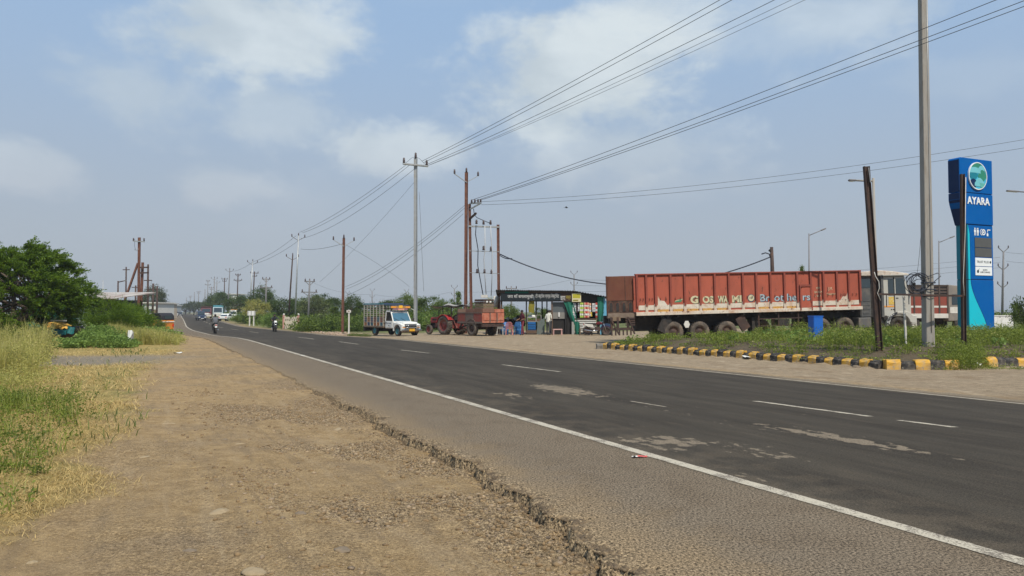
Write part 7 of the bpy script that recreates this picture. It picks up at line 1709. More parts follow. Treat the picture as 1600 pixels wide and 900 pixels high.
    def case(p0, p1, q0, q1, y0, y1, name='glass_case'):
        z0, z1 = Zf(q1), Zf(q0); a, b = X(p0), X(p1); q = MB()
        for x in (a, b - .03):
            for yy in (y0, y1): q.box(x, x + .03, yy, yy + .03, z0, z1)
        for z in (z0, z1 - .03): q.box(a + .03, b - .03, y0, y0 + .03, z, z + .03); q.box(a + .03, b - .03, y1, y1 + .03, z, z + .03)
        fr = q.build(name, tin, root); q = MB(); q.box(a + .03, b - .03, y0 + .03, y1, z0 + .03, z0 + (z1 - z0) * .45); q.build('goods', ply, fr); return fr
    case(823.5, 837.5, 496, 503, .05, .6); case(838, 846, 492, 503, .2, .7)
    q = MB(); q.prism([(X(838.5), .0), (X(851), .0), (X(851), Zf(497)), (X(840), Zf(503))], 'y', .12, .8); q.build('tin_counter', M('green grey tin', (.12, .15, .14), .6, .1, .2, 5, dirt=(.25, .2, .15), da=.4), root)
    for k in range(3): q = MB(); q.ball((X(829 + 2.4 * k), .35, Zf(494.5)), .14, 0, 10, (1.2, 1, .8)); q.build('white_bag', mt['white'], root)
    q = MB(); q.box(X(824), X(838), .05, .5, Zf(496), Zf(495)); q.build('case_top', tin, root)
    # right: kitchen counter with grey screen
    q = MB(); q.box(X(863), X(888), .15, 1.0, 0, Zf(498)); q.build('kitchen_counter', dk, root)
    q = MB(); q.box(X(864), X(884.5), .1, .14, Zf(490), Zf(472)); q.build('grey_screen', M('grey mesh screen', (.10, .115, .12), .5, .1, .15, 6), root); q = MB(); q.box(X(863.5), X(885), .07, .12, Zf(498), Zf(488)); q.build('counter_front', M('grey tin sheet', (.22, .21, .19), .6, .1, .15, 6), root); q = MB(); q.box(X(884), X(885), .06, .12, Zf(498), Zf(471)); q.build('screen_frame', tin, root)
    q = MB(); q.box(X(872.5), X(874.5), .0, .06, Zf(495), Zf(488)); q.build('white_bottle', mt['white'], root)
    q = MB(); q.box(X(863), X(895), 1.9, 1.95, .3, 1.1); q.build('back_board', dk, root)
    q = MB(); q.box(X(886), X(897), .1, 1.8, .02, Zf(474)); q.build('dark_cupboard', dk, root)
    # shop window: strings of packets above a corrugated counter
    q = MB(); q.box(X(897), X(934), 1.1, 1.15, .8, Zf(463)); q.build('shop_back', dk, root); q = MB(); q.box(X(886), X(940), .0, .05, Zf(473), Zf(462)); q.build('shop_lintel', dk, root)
    pc = [M('packet ' + n, c, .4, 0, .15, 9) for n, c in (('white', (.66, .64, .6)), ('lime', (.42, .55, .10)), ('red', (.5, .06, .05)), ('peach', (.66, .34, .22)), ('yellow', (.62, .46, .06)), ('silver', (.45, .46, .48)), ('dark', (.05, .03, .03)))]
    strings = [(896, 0, 473, 499), (898.6, 5, 474, 499), (901.5, 6, 475, 490), (904, 0, 473, 489), (907.2, 1, 473, 499), (910, 1, 473, 498), (913.6, 3, 473, 499), (916.3, 2, 473, 500), (919, 3, 473, 497), (922, 3, 474, 495), (923.5, 4, 488, 498), (926.4, 0, 474, 491), (929, 5, 474, 489), (931.8, 2, 473, 497)]
    pk = {}
    for px, ci, p0, p1 in strings:
        z = Zf(p0); k = 0
        while z - .16 > Zf(p1):
            c2 = ci if (k % 2 == 0 or ci in (6,)) else (0 if ci in (1, 2, 3) else 5 if ci == 0 else ci)
            key = c2
            if key not in pk:
                q = MB(); q.add([(-.065, 0, 0), (.065, 0, 0), (.065, 0, -.15), (-.065, 0, -.15), (-.055, -.03, -.02), (.055, -.03, -.02), (.055, -.03, -.13), (-.055, -.03, -.13), (-.055, .03, -.02), (.055, .03, -.02), (.055, .03, -.13), (-.055, .03, -.13)],
                                [(0, 1, 5, 4), (1, 2, 6, 5), (2, 3, 7, 6), (3, 0, 4, 7), (4, 5, 6, 7), (0, 8, 9, 1), (1, 9, 10, 2), (2, 10, 11, 3), (3, 11, 8, 0), (8, 11, 10, 9)]); pk[key] = q.mesh('packet', pc[c2])
            link('packet', pk[key], root, (X(px), -.04, z), (rnd.uniform(-.1, .1), rnd.uniform(-.12, .12), rnd.uniform(-.6, .6))); z -= .15; k += 1
    q = MB(); n = 10; z0, z1 = .22, Zf(499)
    prof = [(-.12 + (.025 if i % 2 else -.025), z0 + (z1 - z0) * i / 14) for i in range(15)]; vs = [(X(898), a, b) for a, b in prof] + [(X(931), a, b) for a, b in prof]; fs = [(i, i + 1, 16 + i, 15 + i) for i in range(14)]; q.add(vs, fs); q.add([(a, b + .02, c) for a, b, c in vs], fs); q.build('corrugated_front', tin, root)
    q = MB(); q.box(X(897.5), X(934), -.1, .5, Zf(499), Zf(497.8)); q.build('counter_top', ply, root); q = MB(); q.box(X(893), X(897), -.15, .2, .0, .9); q.build('tin_post', tin, root)
    return X, Zf, ox
SX, SZ, SOX = tea_stall()
def chair(label, px, Y, rz, col, group='plastic chairs at the tea stall'):
    g = gx(px, Y); root = thing('plastic_chair', label, 'chair', g, rz, group)
    q = MB(); q.box(-.2, .22, -.22, .22, .41, .44); q.build('seat', col, root, bevel=.01)
    q = MB()
    for y in (-.2, .2): q.bar((-.2, y, .43), (-.30, y * .95, .82), .05, .03)
    q.tube([(-.30, -.19, .82), (-.32, -.1, .88), (-.32, .1, .88), (-.30, .19, .82)], .022, 6)
    for k in range(4): y = -.12 + .08 * k; q.bar((-.2, y, .44), (-.31, y, .86), .05, .015)
    q.build('backrest', col, root)
    for x, y in ((-.19, -.2), (-.19, .2), (.2, -.2), (.2, .2)): q = MB(); q.bar((x, y, .42), (x * 1.2, y * 1.12, 0), .045, .035); q.build('leg', col, root)
    for s in (-1, 1): q = MB(); q.tube([(-.26, s * .21, .64), (.1, s * .25, .64), (.2, s * .24, .43)], .02, 6); q.build('armrest', col, root)
    return root
c_pink = M('pink plastic', (.56, .22, .22), .5, 0, .06, 4); c_wht = M('white plastic', (.56, .56, .54), .5, 0, .06, 4); c_blue = M('blue plastic', (.03, .14, .36), .5, 0, .1, 4)
chair('white plastic chair half hidden by the farm trolley', 783, 50.8, R(70), c_wht); chair('pink plastic chair with its back to the road', 796, 50.6, R(85), c_pink); chair('blue plastic chair between the pink chair and the walking person', 805.5, 51.0, R(120), c_blue)
def drum(px, Y, label):
    g = gx(px, Y); root = thing('plastic_drum', label, 'drum', g); q = MB(); q.lathe([(.001, 0), (.24, 0), (.27, .04), (.27, .28), (.285, .30), (.27, .32), (.27, .56), (.285, .58), (.27, .60), (.26, .84), (.22, .88), (.001, .88)], 'z', 20); q.build('barrel', c_blue, root); q = MB(); q.lathe([(.001, .90), (.1, .90), (.1, .87)], 'z', 12); q.build('cap', mt['black'], root)
drum(788.5, 51.4, 'blue plastic drum between the white and the pink chair'); drum(811, 51.9, 'blue plastic drum behind the walking person in maroon')
g = gx(871, 50.4); root = thing('stool', 'low pink plastic stool in front of the kitchen counter', 'stool', g, R(4))
q = MB(); q.box(-.32, .32, -.2, .2, .36, .42); q.build('seat', M('pale pink plastic', (.60, .36, .33), .5, 0, .06, 4), root, bevel=.015)
for x in (-.27, .27):
    for y in (-.15, .15): q = MB(); q.bar((x, y, .37), (x * 1.06, y * 1.1, 0), .07, .05); q.build('leg', M('pale pink leg', (.56, .33, .30), .5), root)
person('person', 'person in a loose white shirt and grey trousers standing at the tea stall', gx(856.5, 50.4), R(62), stand_pose(.05, .05, .03, .9), cl_white, cl_grey)
person('person', 'person in a maroon top and patterned dark pink trousers walking past the stall', gx(816.5, 50.0), R(215), stand_pose(.18, .06, .03, .7), cl_mar, cl_pink)
person('person', 'person in a pale top behind the person in the white shirt', gx(860, 51.0), R(200), stand_pose(0, .04, .02, .6), cl_white, cl_dark)
g = gx(932, 49.6); motorcycle('dark red parked motorcycle with a white headlamp in front of the stall counter', g, R(-8), M('dark red tank', (.12, .01, .012), .3), True, None, lean=R(-6))
g = gx(913, 50.2); root = thing('bench', 'low dark bench behind the parked motorcycle', 'bench', g); q = MB(); q.box(-.35, .55, -.2, .2, .40, .46); q.build('seat', mt['wood'], root)
for x in (-.3, .5): q = MB(); q.box(x - .03, x + .03, -.18, .18, 0, .4); q.build('leg', mt['wood'], root)
g = gx(947, 50.6); root = thing('covered_pile', 'dark blue covered heap beside the sky blue end board', 'heap', g); q = MB(); q.lathe([(.001, 0), (.34, 0), (.36, .4), (.28, .75), (.16, .98), (.001, 1.05)], 'z', 14); q.jitter(.03, 5); q.build('cover', M('dark blue cloth', (.012, .03, .07), .85, 0, .3, 5), root)
# ------------------------------------------------------------------ riders and far vehicles
RHD = math.atan2(.89, -.455)       # heading away along the road
def rider(label, mlabel, px, py, away, shirt, col, white=True, pillion=False):
    p = gpt(px, py); rz = RHD if away else RHD + math.pi
    motorcycle(mlabel, (p.x, p.y, p.z), rz, col, white)
    person('person', label, (p.x, p.y, p.z), rz, ride_pose(), shirt, cl_dark, 'people on motorcycles')
rider('rider in a grey jacket seen from behind, nearest on the road', 'motorcycle ridden away from the camera, with a white tail', 336, 521.2, True, cl_gj, mt['black'])
rider('rider in a dark top coming towards the camera by the sign wall', 'oncoming motorcycle with a white headlamp cowl by the sign wall', 429, 518.3, False, cl_dark, mt['black'])
rider('far rider riding in front of the oncoming dark car', 'far motorcycle with a bright white headlamp in front of the dark car', 277, 494.8, False, cl_dark, mt['white'])
rider('farthest rider at the left edge of the road beyond the auto rickshaw', 'farthest motorcycle at the left road edge beyond the auto rickshaw', 268, 491.2, False, cl_gj, mt['black'])
def car(name, label, cat, loc, rz, col, L=4.0, W=1.7, H=1.5, kind='sedan', roof=None, group=None):
    root = thing(name, label, cat, loc, rz, group); h = W / 2; wr = .31
    if kind == 'sedan': low = [(-L / 2, .32), (L / 2, .30), (L / 2, .62), (L / 2 - .9, .82), (-L / 2 + .6, .88), (-L / 2, .82)]; top = [(L / 2 - 1.0, .82), (L / 2 - 1.75, H), (-L / 2 + 1.3, H), (-L / 2 + .5, .88)]
    elif kind == 'jeep': low = [(-L / 2, .42), (L / 2, .42), (L / 2, .98), (L / 2 - .9, 1.05), (-L / 2, 1.05)]; top = [(L / 2 - .95, 1.05), (L / 2 - 1.15, H), (-L / 2, H), (-L / 2, 1.05)]
    else: low = [(-L / 2, .35), (L / 2, .35), (L / 2, .85), (L / 2 - .35, 1.02), (-L / 2, 1.05)]; top = [(L / 2 - .4, 1.02), (L / 2 - 1.0, H), (-L / 2 + .1, H), (-L / 2, 1.05)]
    q = MB(); q.prism(low, 'y', -h, h); q.build('body', col, root, bevel=.06, seg=2)
    q = MB(); q.prism(top, 'y', -h + .12, h - .12); q.build('cabin', col, root, bevel=.05, seg=2)
    (ax, az), (bx, bz), (cx, cz), (dx, dz) = top
    def pane(nm, a, b, yy, t=.02):
        q = MB(); q.add([(a[0] + t, -yy, a[1] + .07), (a[0] + t, yy, a[1] + .07), (b[0] + t, yy * .92, b[1] - .08), (b[0] + t, -yy * .92, b[1] - .08), (a[0] - .04, -yy, a[1] + .07), (a[0] - .04, yy, a[1] + .07), (b[0] - .04, yy * .92, b[1] - .08), (b[0] - .04, -yy * .92, b[1] - .08)], [(0, 1, 2, 3), (4, 7, 6, 5), (0, 3, 7, 4), (1, 5, 6, 2), (3, 2, 6, 7), (0, 4, 5, 1)]); q.build(nm, mt['glass'], root)
    pane('windscreen', (ax, az), (bx, bz), h - .2); pane('rear_window', (dx, dz), (cx, cz), h - .22, -.0)
    for s in (-1, 1):
        yy = s * (h - .115); a0, a1 = sorted((yy, yy + s * .012)); q = MB(); q.prism([(dx + .25, dz + .05), (ax - .25, az + .05), (bx - .1, bz - .09), (cx + .12, cz - .09)], 'y', a0, a1); q.build('side_window', mt['glass'], root)
        for x in (-L / 2 + .72, L / 2 - .72): wheel(root, x, s * (h - .1), wr, wr, .2, s, mt['rubber'], mt['galv'], .62)
        q = MB(); q.box(L / 2 - .08, L / 2 + .015, s * (h - .22) - .14, s * (h - .22) + .14, .58, .72); q.build('headlight', mt['lamp'], root); q = MB(); q.box(-L / 2 - .015, -L / 2 + .05, s * (h - .18) - .1, s * (h - .18) + .1, .62, .80); q.build('tail_light', mt['redlens'], root)
    q = MB(); q.box(L / 2 - .05, L / 2 + .05, -h + .05, h - .05, .28, .44); q.box(-L / 2 - .05, -L / 2 + .05, -h + .05, h - .05, .30, .46); q.build('bumper', mt['black'], root, bevel=.02); q = MB(); q.box(L / 2 + .02, L / 2 + .06, -.25, .25, .36, .46); q.build('number_plate', mt['white'], root)
    if roof: q = MB(); q.box(cx - .05, bx + .05, -h + .1, h - .1, H - .02, H + .12); q.build('roof_panel', roof, root, bevel=.03)
    return root
vd_ = M('dark vehicle paint', (.02, .025, .035), .3, 0, .1, 3); navy = M('navy vehicle paint', (.03, .05, .10), .3, 0, .1, 3)
p = gpt(281.5, 493.2); car('car', 'far dark car following a motorcycle down the road', 'car', p, RHD + math.pi, vd_)
p = gpt(313.5, 500.8); car('jeep', 'small dark blue jeep coming down the middle of the road', 'jeep', p, RHD + math.pi + .1, navy, 3.4, 1.45, 1.78, 'jeep')
p = gpt(354.5, 501.5); car('car', 'white parked car at the front of the parked far vehicles', 'car', p, RHD - .5, mt['white'], 3.9, 1.62, 1.35)
p = gpt(349, 498.8); car('van', 'white and orange van parked right behind the white car', 'van', p + Vector((0, 6, 0)), RHD + math.pi - .25, mt['white'], 3.9, 1.7, 2.0, 'van', mt['orange'])
p = gpt(339, 499); car('taxi_van', 'orange-roofed van parked left of the white van', 'van', p + Vector((0, 10, 0)), RHD + math.pi - .2, mt['offwhite'], 4.0, 1.7, 2.05, 'van', mt['yellow'])
def parked_truck(label, px, py, cabcol, bodycol, grp, H=3.0, dy=0):
    p = gpt(px, py); p.y += dy; root = thing('parked_truck', label, 'truck', p, RHD + math.pi - .12, grp); h = 1.15
    q = MB(); q.prism([(.2, .6), (1.9, .6), (1.9, 1.5), (1.65, H - .5), (.2, H - .45)], 'y', -h, h); q.build('cab', cabcol, root, bevel=.06, seg=2); q = MB(); q.add([(1.92, -.95, 1.5), (1.92, .95, 1.5), (1.69, .9, H - .62), (1.69, -.9, H - .62), (1.86, -.95, 1.5), (1.86, .95, 1.5), (1.63, .9, H - .62), (1.63, -.9, H - .62)], [(0, 1, 2, 3), (4, 7, 6, 5), (0, 3, 7, 4), (1, 5, 6, 2), (3, 2, 6, 7), (0, 4, 5, 1)]); q.build('windscreen', mt['glass'], root)
    q = MB(); q.box(-5, .12, -h - .05, h + .05, .95, H); q.build('load_body', bodycol, root, bevel=.08); q = MB(); q.box(1.85, 2.0, -h, h, .45, .8); q.build('bumper', mt['offwhite'], root, bevel=.03); q = MB(); q.box(-4.9, 1.6, -.5, .5, .55, .9); q.build('chassis', mt['black'], root)
    for s in (-1, 1):
        for x in (1.0, -3.6): wheel(root, x, s * .95, .48, .48, .3, s, mt['rubber'], mt['dark_rust'])
        q = MB(); q.box(1.88, 1.93, s * .8 - .15, s * .8 + .15, .95, 1.15); q.build('headlight', mt['lamp'], root)
    q = MB(); q.box(1.9, 1.93, -.6, .6, .9, 1.3); q.build('grille', mt['white'], root)
gT = 'trucks parked along the far verge'
parked_truck('maroon parked truck leftmost of the far parked vehicles', 322.5, 497.4, M('maroon cab', (.12, .02, .025), .5, 0, .2, 3), M('dark maroon load', (.05, .02, .02), .8), gT, 2.9)
parked_truck('white-cabbed parked truck with teal tarpaulin among the far vehicles', 330.5, 497.2, M('pale blue cab', (.42, .50, .54), .5, 0, .1, 3), M('teal tarpaulin', (.05, .20, .24), .8, 0, .2, 2), gT, 3.2, 4)
def auto():
    g = gx(249.5, 66.0); root = thing('auto_rickshaw', 'orange auto rickshaw with a dark rounded hood on the left verge', 'auto rickshaw', (g.x, g.y, gz1(g.x, g.y) + .05), RHD + .55)
    hood = M('black canvas hood', (.018, .018, .024), .7, 0, .25, 5); og = M('orange body', (.62, .20, .025), .5, 0, .15, 5, dirt=(.3, .14, .05), da=.4)
    q = MB(); q.prism([(-1.2, .25), (.6, .25), (1.15, .4), (1.25, .75), (.9, 1.12), (-1.25, 1.12)], 'y', -.62, .62); q.build('body', og, root, bevel=.06, seg=2)
    q = MB(); q.prism([(-1.28, 1.08), (-.2, 1.10), (.72, 1.10), (.55, 1.62), (.2, 1.74), (-.9, 1.74), (-1.22, 1.55)], 'y', -.66, .66); q.build('hood', hood, root, bevel=.12, seg=3)
    q = MB(); q.box(-1.295, -1.27, -.34, .34, 1.2, 1.5); q.build('rear_window', mt['glass'], root); q = MB(); q.box(-1.30, -1.2, -.6, .6, .93, 1.0); q.build('white_rail', mt['white'], root)
    for s in (-1, 1): wheel(root, -.8, s * .56, .22, .22, .14, s, mt['rubber'], mt['galv'], .55); 
    for s in (-1, 1): q = MB(); q.box(-1.27, -1.2, s * .52 - .06, s * .52 + .06, .55, .75); q.build('tail_light', mt['redlens'], root); q = MB(); q.prism([(-.1, 1.0), (.62, 1.0), (.52, 1.5), (-.1, 1.5)], 'y', s * .665 - .006, s * .665 + .006); q.build('side_opening', mt['black'], root)
    wheel(root, .98, 0, .22, .22, .14, 1, mt['rubber'], mt['galv'], .55)
    q = MB(); q.add([(.74, -.5, 1.0), (.74, .5, 1.0), (.58, .48, 1.56), (.58, -.48, 1.56), (.70, -.5, 1.0), (.70, .5, 1.0), (.54, .48, 1.56), (.54, -.48, 1.56)], [(0, 1, 2, 3), (4, 7, 6, 5), (0, 3, 7, 4), (1, 5, 6, 2), (3, 2, 6, 7), (0, 4, 5, 1)]); q.build('windscreen', mt['glass'], root)
auto()
person('person', 'person in dark clothes standing right of the auto rickshaw', gx(262.5, 70), R(200), stand_pose(.08), cl_dark, cl_dark)

# ------------------------------------------------------------------ right verge: sign wall, boards, rubble
def sign_wall():
    a, b = gpt(444.5, 514.0), gpt(466, 514.4); Yw = (a.y + b.y) / 2; g = gx(455.5, Yw); rz = math.atan2(b.y - a.y, b.x - a.x) * .5
    root = thing('sign_wall', 'cream roadside sign wall with pink end piers and a row of dark letters', 'sign wall', g, 0)
    k = Yw / F; Z = lambda py: at(455, py, Yw).z - g.z; X = lambda px: (px - 455.5) * k
    cream = M('cream wall paint', (.56, .50, .40), .8, 0, .1, 3, dirt=(.42, .36, .27), da=.6, bump=.2); pink = M('faded pink paint', (.50, .24, .21), .8, 0, .12, 3, dirt=(.5, .36, .28), da=.5)
    top = [(X(445), Z(493.6))]
    for i in range(9): t = i / 8; top.append((X(446 + 18 * t), Z(493.8) - (.10 if i % 2 else .03) - .07 * math.sin(math.pi * t)))
    top.append((X(465), Z(493.6)))
    q = MB(); q.prism([(X(445), -.3)] + top + [(X(465), -.3)], 'y', -.1, .1); q.build('panel', cream, root)
    for px in (443.8, 466.6):
        w = 1.25 * k; q = MB(); q.box(X(px) - w, X(px) + w, -.16, .16, -.3, Z(492.6)); pr = q.build('pier', pink, root, bevel=.01); q = MB(); q.lathe([(.001, 0), (w * 1.2, 0), (w * 1.25, .10), (w * .7, .18), (.001, .2)], 'z', 14, 0, (X(px), 0, Z(492.6))); q.build('pier_cap', mt['offwhite'], pr)
    q = MB(); q.box(X(447), X(464.5), -.125, -.095, Z(508), Z(507.3)); q.build('ledge', cream, root)
    ink = M('dark sign letters', (.03, .018, .015), .7)
    for i in range(7):
        x = X(446.8 + 2.82 * i); w, h = 1.15 * k, 1.9 * k * 1.0; zc = Z(499.6); q = MB(); q.box(x - w / 2, x - w / 2 + w * .4, -.115, -.098, zc - h / 2, zc + h / 2)
        if i in (0, 1, 2, 5): q.box(x - w * .1, x + w / 2, -.113, -.098, zc + h * .15, zc + h / 2); q.box(x - w * .1, x + w / 2, -.113, -.098, zc - h / 2, zc - h * .15)
        elif i == 3: q.box(x + w * .15, x + w / 2, -.113, -.098, zc - h / 2, zc + h * .3); q.box(x - w * .1, x + w * .15, -.113, -.098, zc - h * .1, zc + h * .1)
        else: q.box(x - w * .1, x + w / 2, -.113, -.098, zc + h * .1, zc + h / 2)
        q.build('sign_letter', ink, root)
sign_wall()
Yb = 96.0; g = gx(393, Yb); root = thing('board_sign', 'white rectangular notice board on two short posts by the grey forked pole', 'sign', g); Z = lambda py: at(393, py, Yb).z - g.z; k = Yb / F
q = MB(); q.box(-6 * k, 6 * k, -.04, .04, Z(493), Z(485.8)); pn = q.build('panel', mt['white'], root)
for s in (-5, 0, 5): q = MB(); q.box((s - .35) * k, (s + .35) * k, -.055, -.035, Z(492.8), Z(486)); q.build('panel_bar', mt['pole_grey'], pn)
for s in (-3, 3.4): q = MB(); q.box(s * k - .07, s * k + .07, .04, .16, -.3, Z(491)); q.build('post', mt['offwhite'], root)
g = gpt(389, 504.5); o = MB(); o.prism([(-.22, 0), (.22, 0), (.2, .62), (.1, .78), (-.1, .78), (-.2, .62)], 'y', -.12, .12); tag(o.build('milestone', mt['white'], None, (g.x, g.y, g.z - .05), (0, 0, .3), bevel=.03), 'white milestone at the foot of the grey pole by the white board', 'milestone')
Ys = 62.0; g = gx(545.5, Ys); root = thing('round_signpost', 'white post topped by a small round white sign left of the pickup', 'sign', g); Z = lambda py: at(545, py, Ys).z - g.z
q = MB(); q.box(-.055, .055, -.05, .05, -.3, Z(486)); q.build('post', mt['offwhite'], root); q = MB(); q.lathe([(.001, -.075), (.14, -.075), (.14, -.05)], 'y', 16, 0, (0, 0, Z(486.6)), False); q.build('ring', mt['offwhite'], root); q = MB(); q.box(-.20, .18, -.07, -.05, Z(488.4), Z(484.6)); q.build('sign_plate', mt['offwhite'], root); q = MB(); q.box(-.04, .05, -.082, -.07, Z(487.4), Z(485.8)); q.build('sign_symbol', mt['rust_pole'], root)
xr = rng.uniform(455, 566, 700); yr = rng.uniform(58, 68, 700); xx = (xr - 800) / F * yr; kk = (xx - XR(yr) > .9) & (xx - XR(yr) < 3.6); xx, yr = xx[kk], yr[kk]
tag(scatter_stones('rubble', xx, yr, rng.uniform(.03, .14, len(xx)), .6, .2, M('pale brick rubble', (.36, .27, .20), .95, 0, .3, 3, dirt=(.25, .14, .09), da=.6)), 'pale rubble heaped along the far road edge by the sign wall', None, None, 'stuff')
# white wall behind the pylon
Yw = 52.0; g = gx(1566, Yw); g.z = .3; root = thing('white_wall', 'low white plastered wall behind the right side of the blue pylon', 'wall', g); Z = lambda py: at(1566, py, Yw).z - g.z; k = Yw / F
q = MB(); q.box(-18 * k, 17 * k, 0, .2, -.5, Z(494)); q.box(17 * k - .2, 17 * k, .2, 3, -.5, Z(494)); q.build('plaster', mt['white'], root, bevel=.01); q = MB(); q.box(-18.5 * k, 17.5 * k, -.03, .23, Z(494), Z(492.6)); q.build('coping', mt['white'], root); q = MB(); q.box(6 * k, 34 * k, -1.2, -.9, -.5, Z(512.5)); q.build('kerb_step', mt['offwhite'], root)
# ------------------------------------------------------------------ left side: shed, tarpaulin heap, milestone, houses
def shed():
    Y = 60.0; g = gx(110, Y); root = thing('shed', 'green and grey metal shed with a pale overhanging roof behind the big tree', 'shed', g); k = Y / F; X = lambda px: (px - 110) * k; Z = lambda py: at(110, py, Y).z - g.z
    gm = M('green sheet', (.012, .12, .075), .6, 0, .15, 3, dirt=(.05, .1, .06), da=.4); gy = M('pale grey sheet', (.42, .44, .43), .7, 0, .08, 2, dirt=(.3, .28, .25), da=.4)
    for i in range(9): a = 38 + 9.0 * i; q = MB(); q.box(X(a) + .015, X(a + 9) - .015, 0, .05, 0, Z(468.5)); q.build('green_sheet', gm, root)
    for i in range(3): a = 119 + 11.0 * i; q = MB(); q.box(X(a) + .01, X(a + 11) - .01, .02, .06, 0, Z(468.5)); q.build('grey_sheet', gy, root)
    q = MB(); q.box(X(40), X(151), .1, 6.5, 0, Z(467.5)); q.build('core', mt['black'], root)
    nsh = 10
    for i in range(nsh):
        a, b = X(95) + (X(192) - X(95)) * i / nsh, X(95) + (X(192) - X(95)) * (i + 1) / nsh
        q = MB(); q.prism([(-1.1, Z(467.2)), (-1.1, Z(466.6)), (5.5, Z(459.5) + .3), (5.5, Z(459.5) + .2)], 'x', a + .01, b - .01); q.build('roof_sheet', M('pale roof sheet', (.44, .40, .36), .7, 0, .15, 2, dirt=(.22, .12, .085), da=.85, ds=1.1) if i < 1 else root.children[-1].data.materials[0], root)
    q = MB(); q.box(X(95), X(192), -1.05, -.95, Z(469), Z(467.2)); q.build('eave_beam', mt['rust_pole'], root)
shed()
def tarp_heap():
    Y = 37.2; g = gx(103, Y); root = thing('tarpaulin_heap', 'low handcart heap covered by a yellow-orange tarpaulin with teal sheets below', 'heap', g, R(5)); k = Y / F; X = lambda px: (px - 103) * k; Z = lambda py: at(103, py, Y).z - g.z
    yl = M('yellow orange tarpaulin', (.66, .38, .07), .6, 0, .08, 3, dirt=(.5, .3, .1), da=.4); tl = M('teal plastic sheet', (.015, .13, .14), .5, 0, .2, 4)
    n, m_ = 14, 8; vs = []; hts = np.interp(np.linspace(0, 1, n), [0, .1, .45, .6, .72, 1], [Z(507), Z(502), Z(502.5), Z(506), Z(508.5), Z(509)])
    for i in range(n):
        for j_ in range(m_):
            v = j_ / (m_ - 1); z = hts[i] * (1 - .06 * v) if j_ > 1 else (hts[i] - .05 if j_ == 1 else Z(513) + .06 * math.sin(i * 1.9)); y = (-.62 if j_ == 0 else -.58 if j_ == 1 else -.5 + 1.1 * v); vs.append((X(80 + 37 * i / (n - 1)), y + .03 * math.sin(i * 2.2 + j_), z + .025 * math.sin(i * 1.7 + j_ * 1.3)))
    fs = [(i * m_ + j_, i * m_ + j_ + 1, (i + 1) * m_ + j_ + 1, (i + 1) * m_ + j_) for i in range(n - 1) for j_ in range(m_ - 1)]; q = MB(); q.add(vs, fs, 0, True); q.add([(a, b + .01, c - .02) for a, b, c in vs], fs, 0, True); q.build('yellow_tarpaulin', yl, root)
    q = MB(); q.box(X(88), X(94.5), -.70, -.63, Z(511), Z(504)); q.build('box_front', M('orange board', (.5, .26, .06), .7), root); q = MB(); q.box(X(81), X(124), -.52, .5, Z(519), Z(509.5)); q.build('dark_load', mt['black'], root, bevel=.05)
    for a, b, t_, bt in ((72, 86, 511, 523), (93, 116, 514, 523), (116, 128, 510, 521)):
        q = MB(); vv = []; 
        for i in range(7):
            for j_ in range(5): u, v = i / 6, j_ / 4; vv.append((X(a + (b - a) * u), -.66 + .06 * math.sin(u * 9 + v * 3) - .12 * v, Z(t_ + (bt - t_) * v) + .03 * math.sin(u * 7)))
        ff = [(i * 5 + j_, i * 5 + j_ + 1, (i + 1) * 5 + j_ + 1, (i + 1) * 5 + j_) for i in range(6) for j_ in range(4)]; q.add(vv, ff, 0, True); q.add([(x, y + .015, z) for x, y, z in vv], ff, 0, True); q.build('teal_sheet', tl, root)
    q = MB(); q.box(X(84), X(102), -.2, .2, Z(502), Z(500)); q.build('top_board', mt['offwhite'], root)
    q = MB(); q.box(X(85), X(118), -.3, .3, 0, Z(519)); q.build('cart_base', mt['wood'], root)
tarp_heap()
g = gx(205, 34.4); root = thing('marker_stone', 'short grey marker post draped with a white cloth in the left verge', 'marker post', (g.x, g.y, g.z - .05)); k = g.y / F
q = MB(); q.prism([(-.11, 0), (.11, 0), (.11, .68), (.05, .76), (-.05, .76), (-.11, .68)], 'y', -.08, .08); q.build('post', mt['concrete'], root, bevel=.01)
vv = []
for i in range(7):
    for j_ in range(6): u, v = i / 6, j_ / 5; vv.append((-.07 + .17 * u + .06 * v * u, -.10 + .025 * math.sin(u * 8 + v * 2) - .03 * v, .79 - .42 * v * (.7 + .3 * math.sin(u * 5))))
ff = [(i * 6 + j_, i * 6 + j_ + 1, (i + 1) * 6 + j_ + 1, (i + 1) * 6 + j_) for i in range(6) for j_ in range(5)]; q = MB(); q.add(vv, ff, 0, True); q.add([(x, y + .015, z) for x, y, z in vv], ff, 0, True); q.build('white_cloth', mt['white'], root)
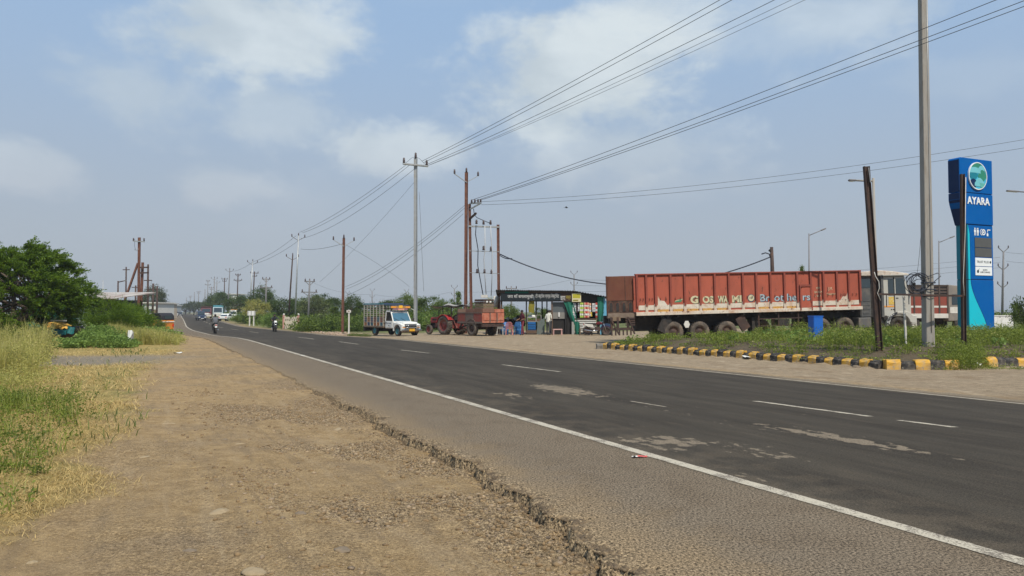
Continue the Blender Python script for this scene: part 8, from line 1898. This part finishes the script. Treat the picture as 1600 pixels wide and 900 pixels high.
def house(label, px0, px1, yt, Y, col, group=None, dep=8, roofc=None):
    g = gx((px0 + px1) / 2, Y); root = thing('house', label, 'house', g, 0, group); k = Y / F; hw = (px1 - px0) / 2 * k; H = at(px0, yt, Y).z - g.z
    q = MB(); q.box(-hw, hw, 0, dep, -.5, H); q.build('wall', col, root); q = MB(); q.box(-hw - .3, hw + .3, -.4, dep + .3, H, H + .25); q.build('roof', roofc or mt['offwhite'], root)
    nwin = max(1, int(hw * 2 / 3.2))
    for i in range(nwin):
        x = -hw + (i + .5) * 2 * hw / nwin; z = H * .5; q = MB(); q.box(x - .5, x + .5, -.04, .05, z - .45, z + .6); w_ = q.build('window', mt['offwhite'], root); q = MB(); q.box(x - .4, x + .4, -.06, -.03, z - .35, z + .5); q.build('pane', mt['glass'], w_)
    q = MB(); q.box(hw * .3, hw * .3 + 1.0, -.05, .03, 0, min(2.1, H * .7)); q.build('door', mt['wood'], root)
cream = M('cream plaster', (.50, .42, .32), .85, 0, .1, 1, dirt=(.3, .25, .2), da=.4); pw = M('white plaster', (.60, .60, .57), .85, 0, .08, 1, dirt=(.4, .37, .33), da=.4)
house('white house under the big far tree on the left', 226, 245, 474, 155, pw); house('cream house right of the white one beyond the auto rickshaw', 245, 253, 475, 175, cream); house('far grey house at the left end of the road', 256, 270, 478, 300, M('grey plaster', (.34, .36, .37), .85, 0, .1, 1))
house('white building showing above the trees behind the white car', 356, 371, 460, 260, pw)
g = gx(226.5, 92); o = MB(); o.box(-.35, .35, -.1, .1, -.3, .62); tag(o.build('white_slab', mt['white'], None, g, bevel=.02), 'white upright slab right of the braced pole foot', 'slab')
# ------------------------------------------------------------------ haze in the air
hm = bpy.data.materials.new('haze air'); hm.use_nodes = True; ht = NT(hm.node_tree); hm.node_tree.nodes.clear()
ho = ht.n('ShaderNodeOutputMaterial'); hv = ht.n('ShaderNodeVolumePrincipled'); ht.l(hv.outputs[0], ho.inputs['Volume'])
hv.inputs['Color'].default_value = (0.66, 0.70, 0.76, 1); hv.inputs['Density'].default_value = 0.00042; hv.inputs['Anisotropy'].default_value = 0.0
q = MB(); q.box(-5400, 5400, -420, 6900, -2.5, 22); hz_ = q.build('haze', hm); tag(hz_, 'thin pale haze in the air along the road', None, None, 'stuff')
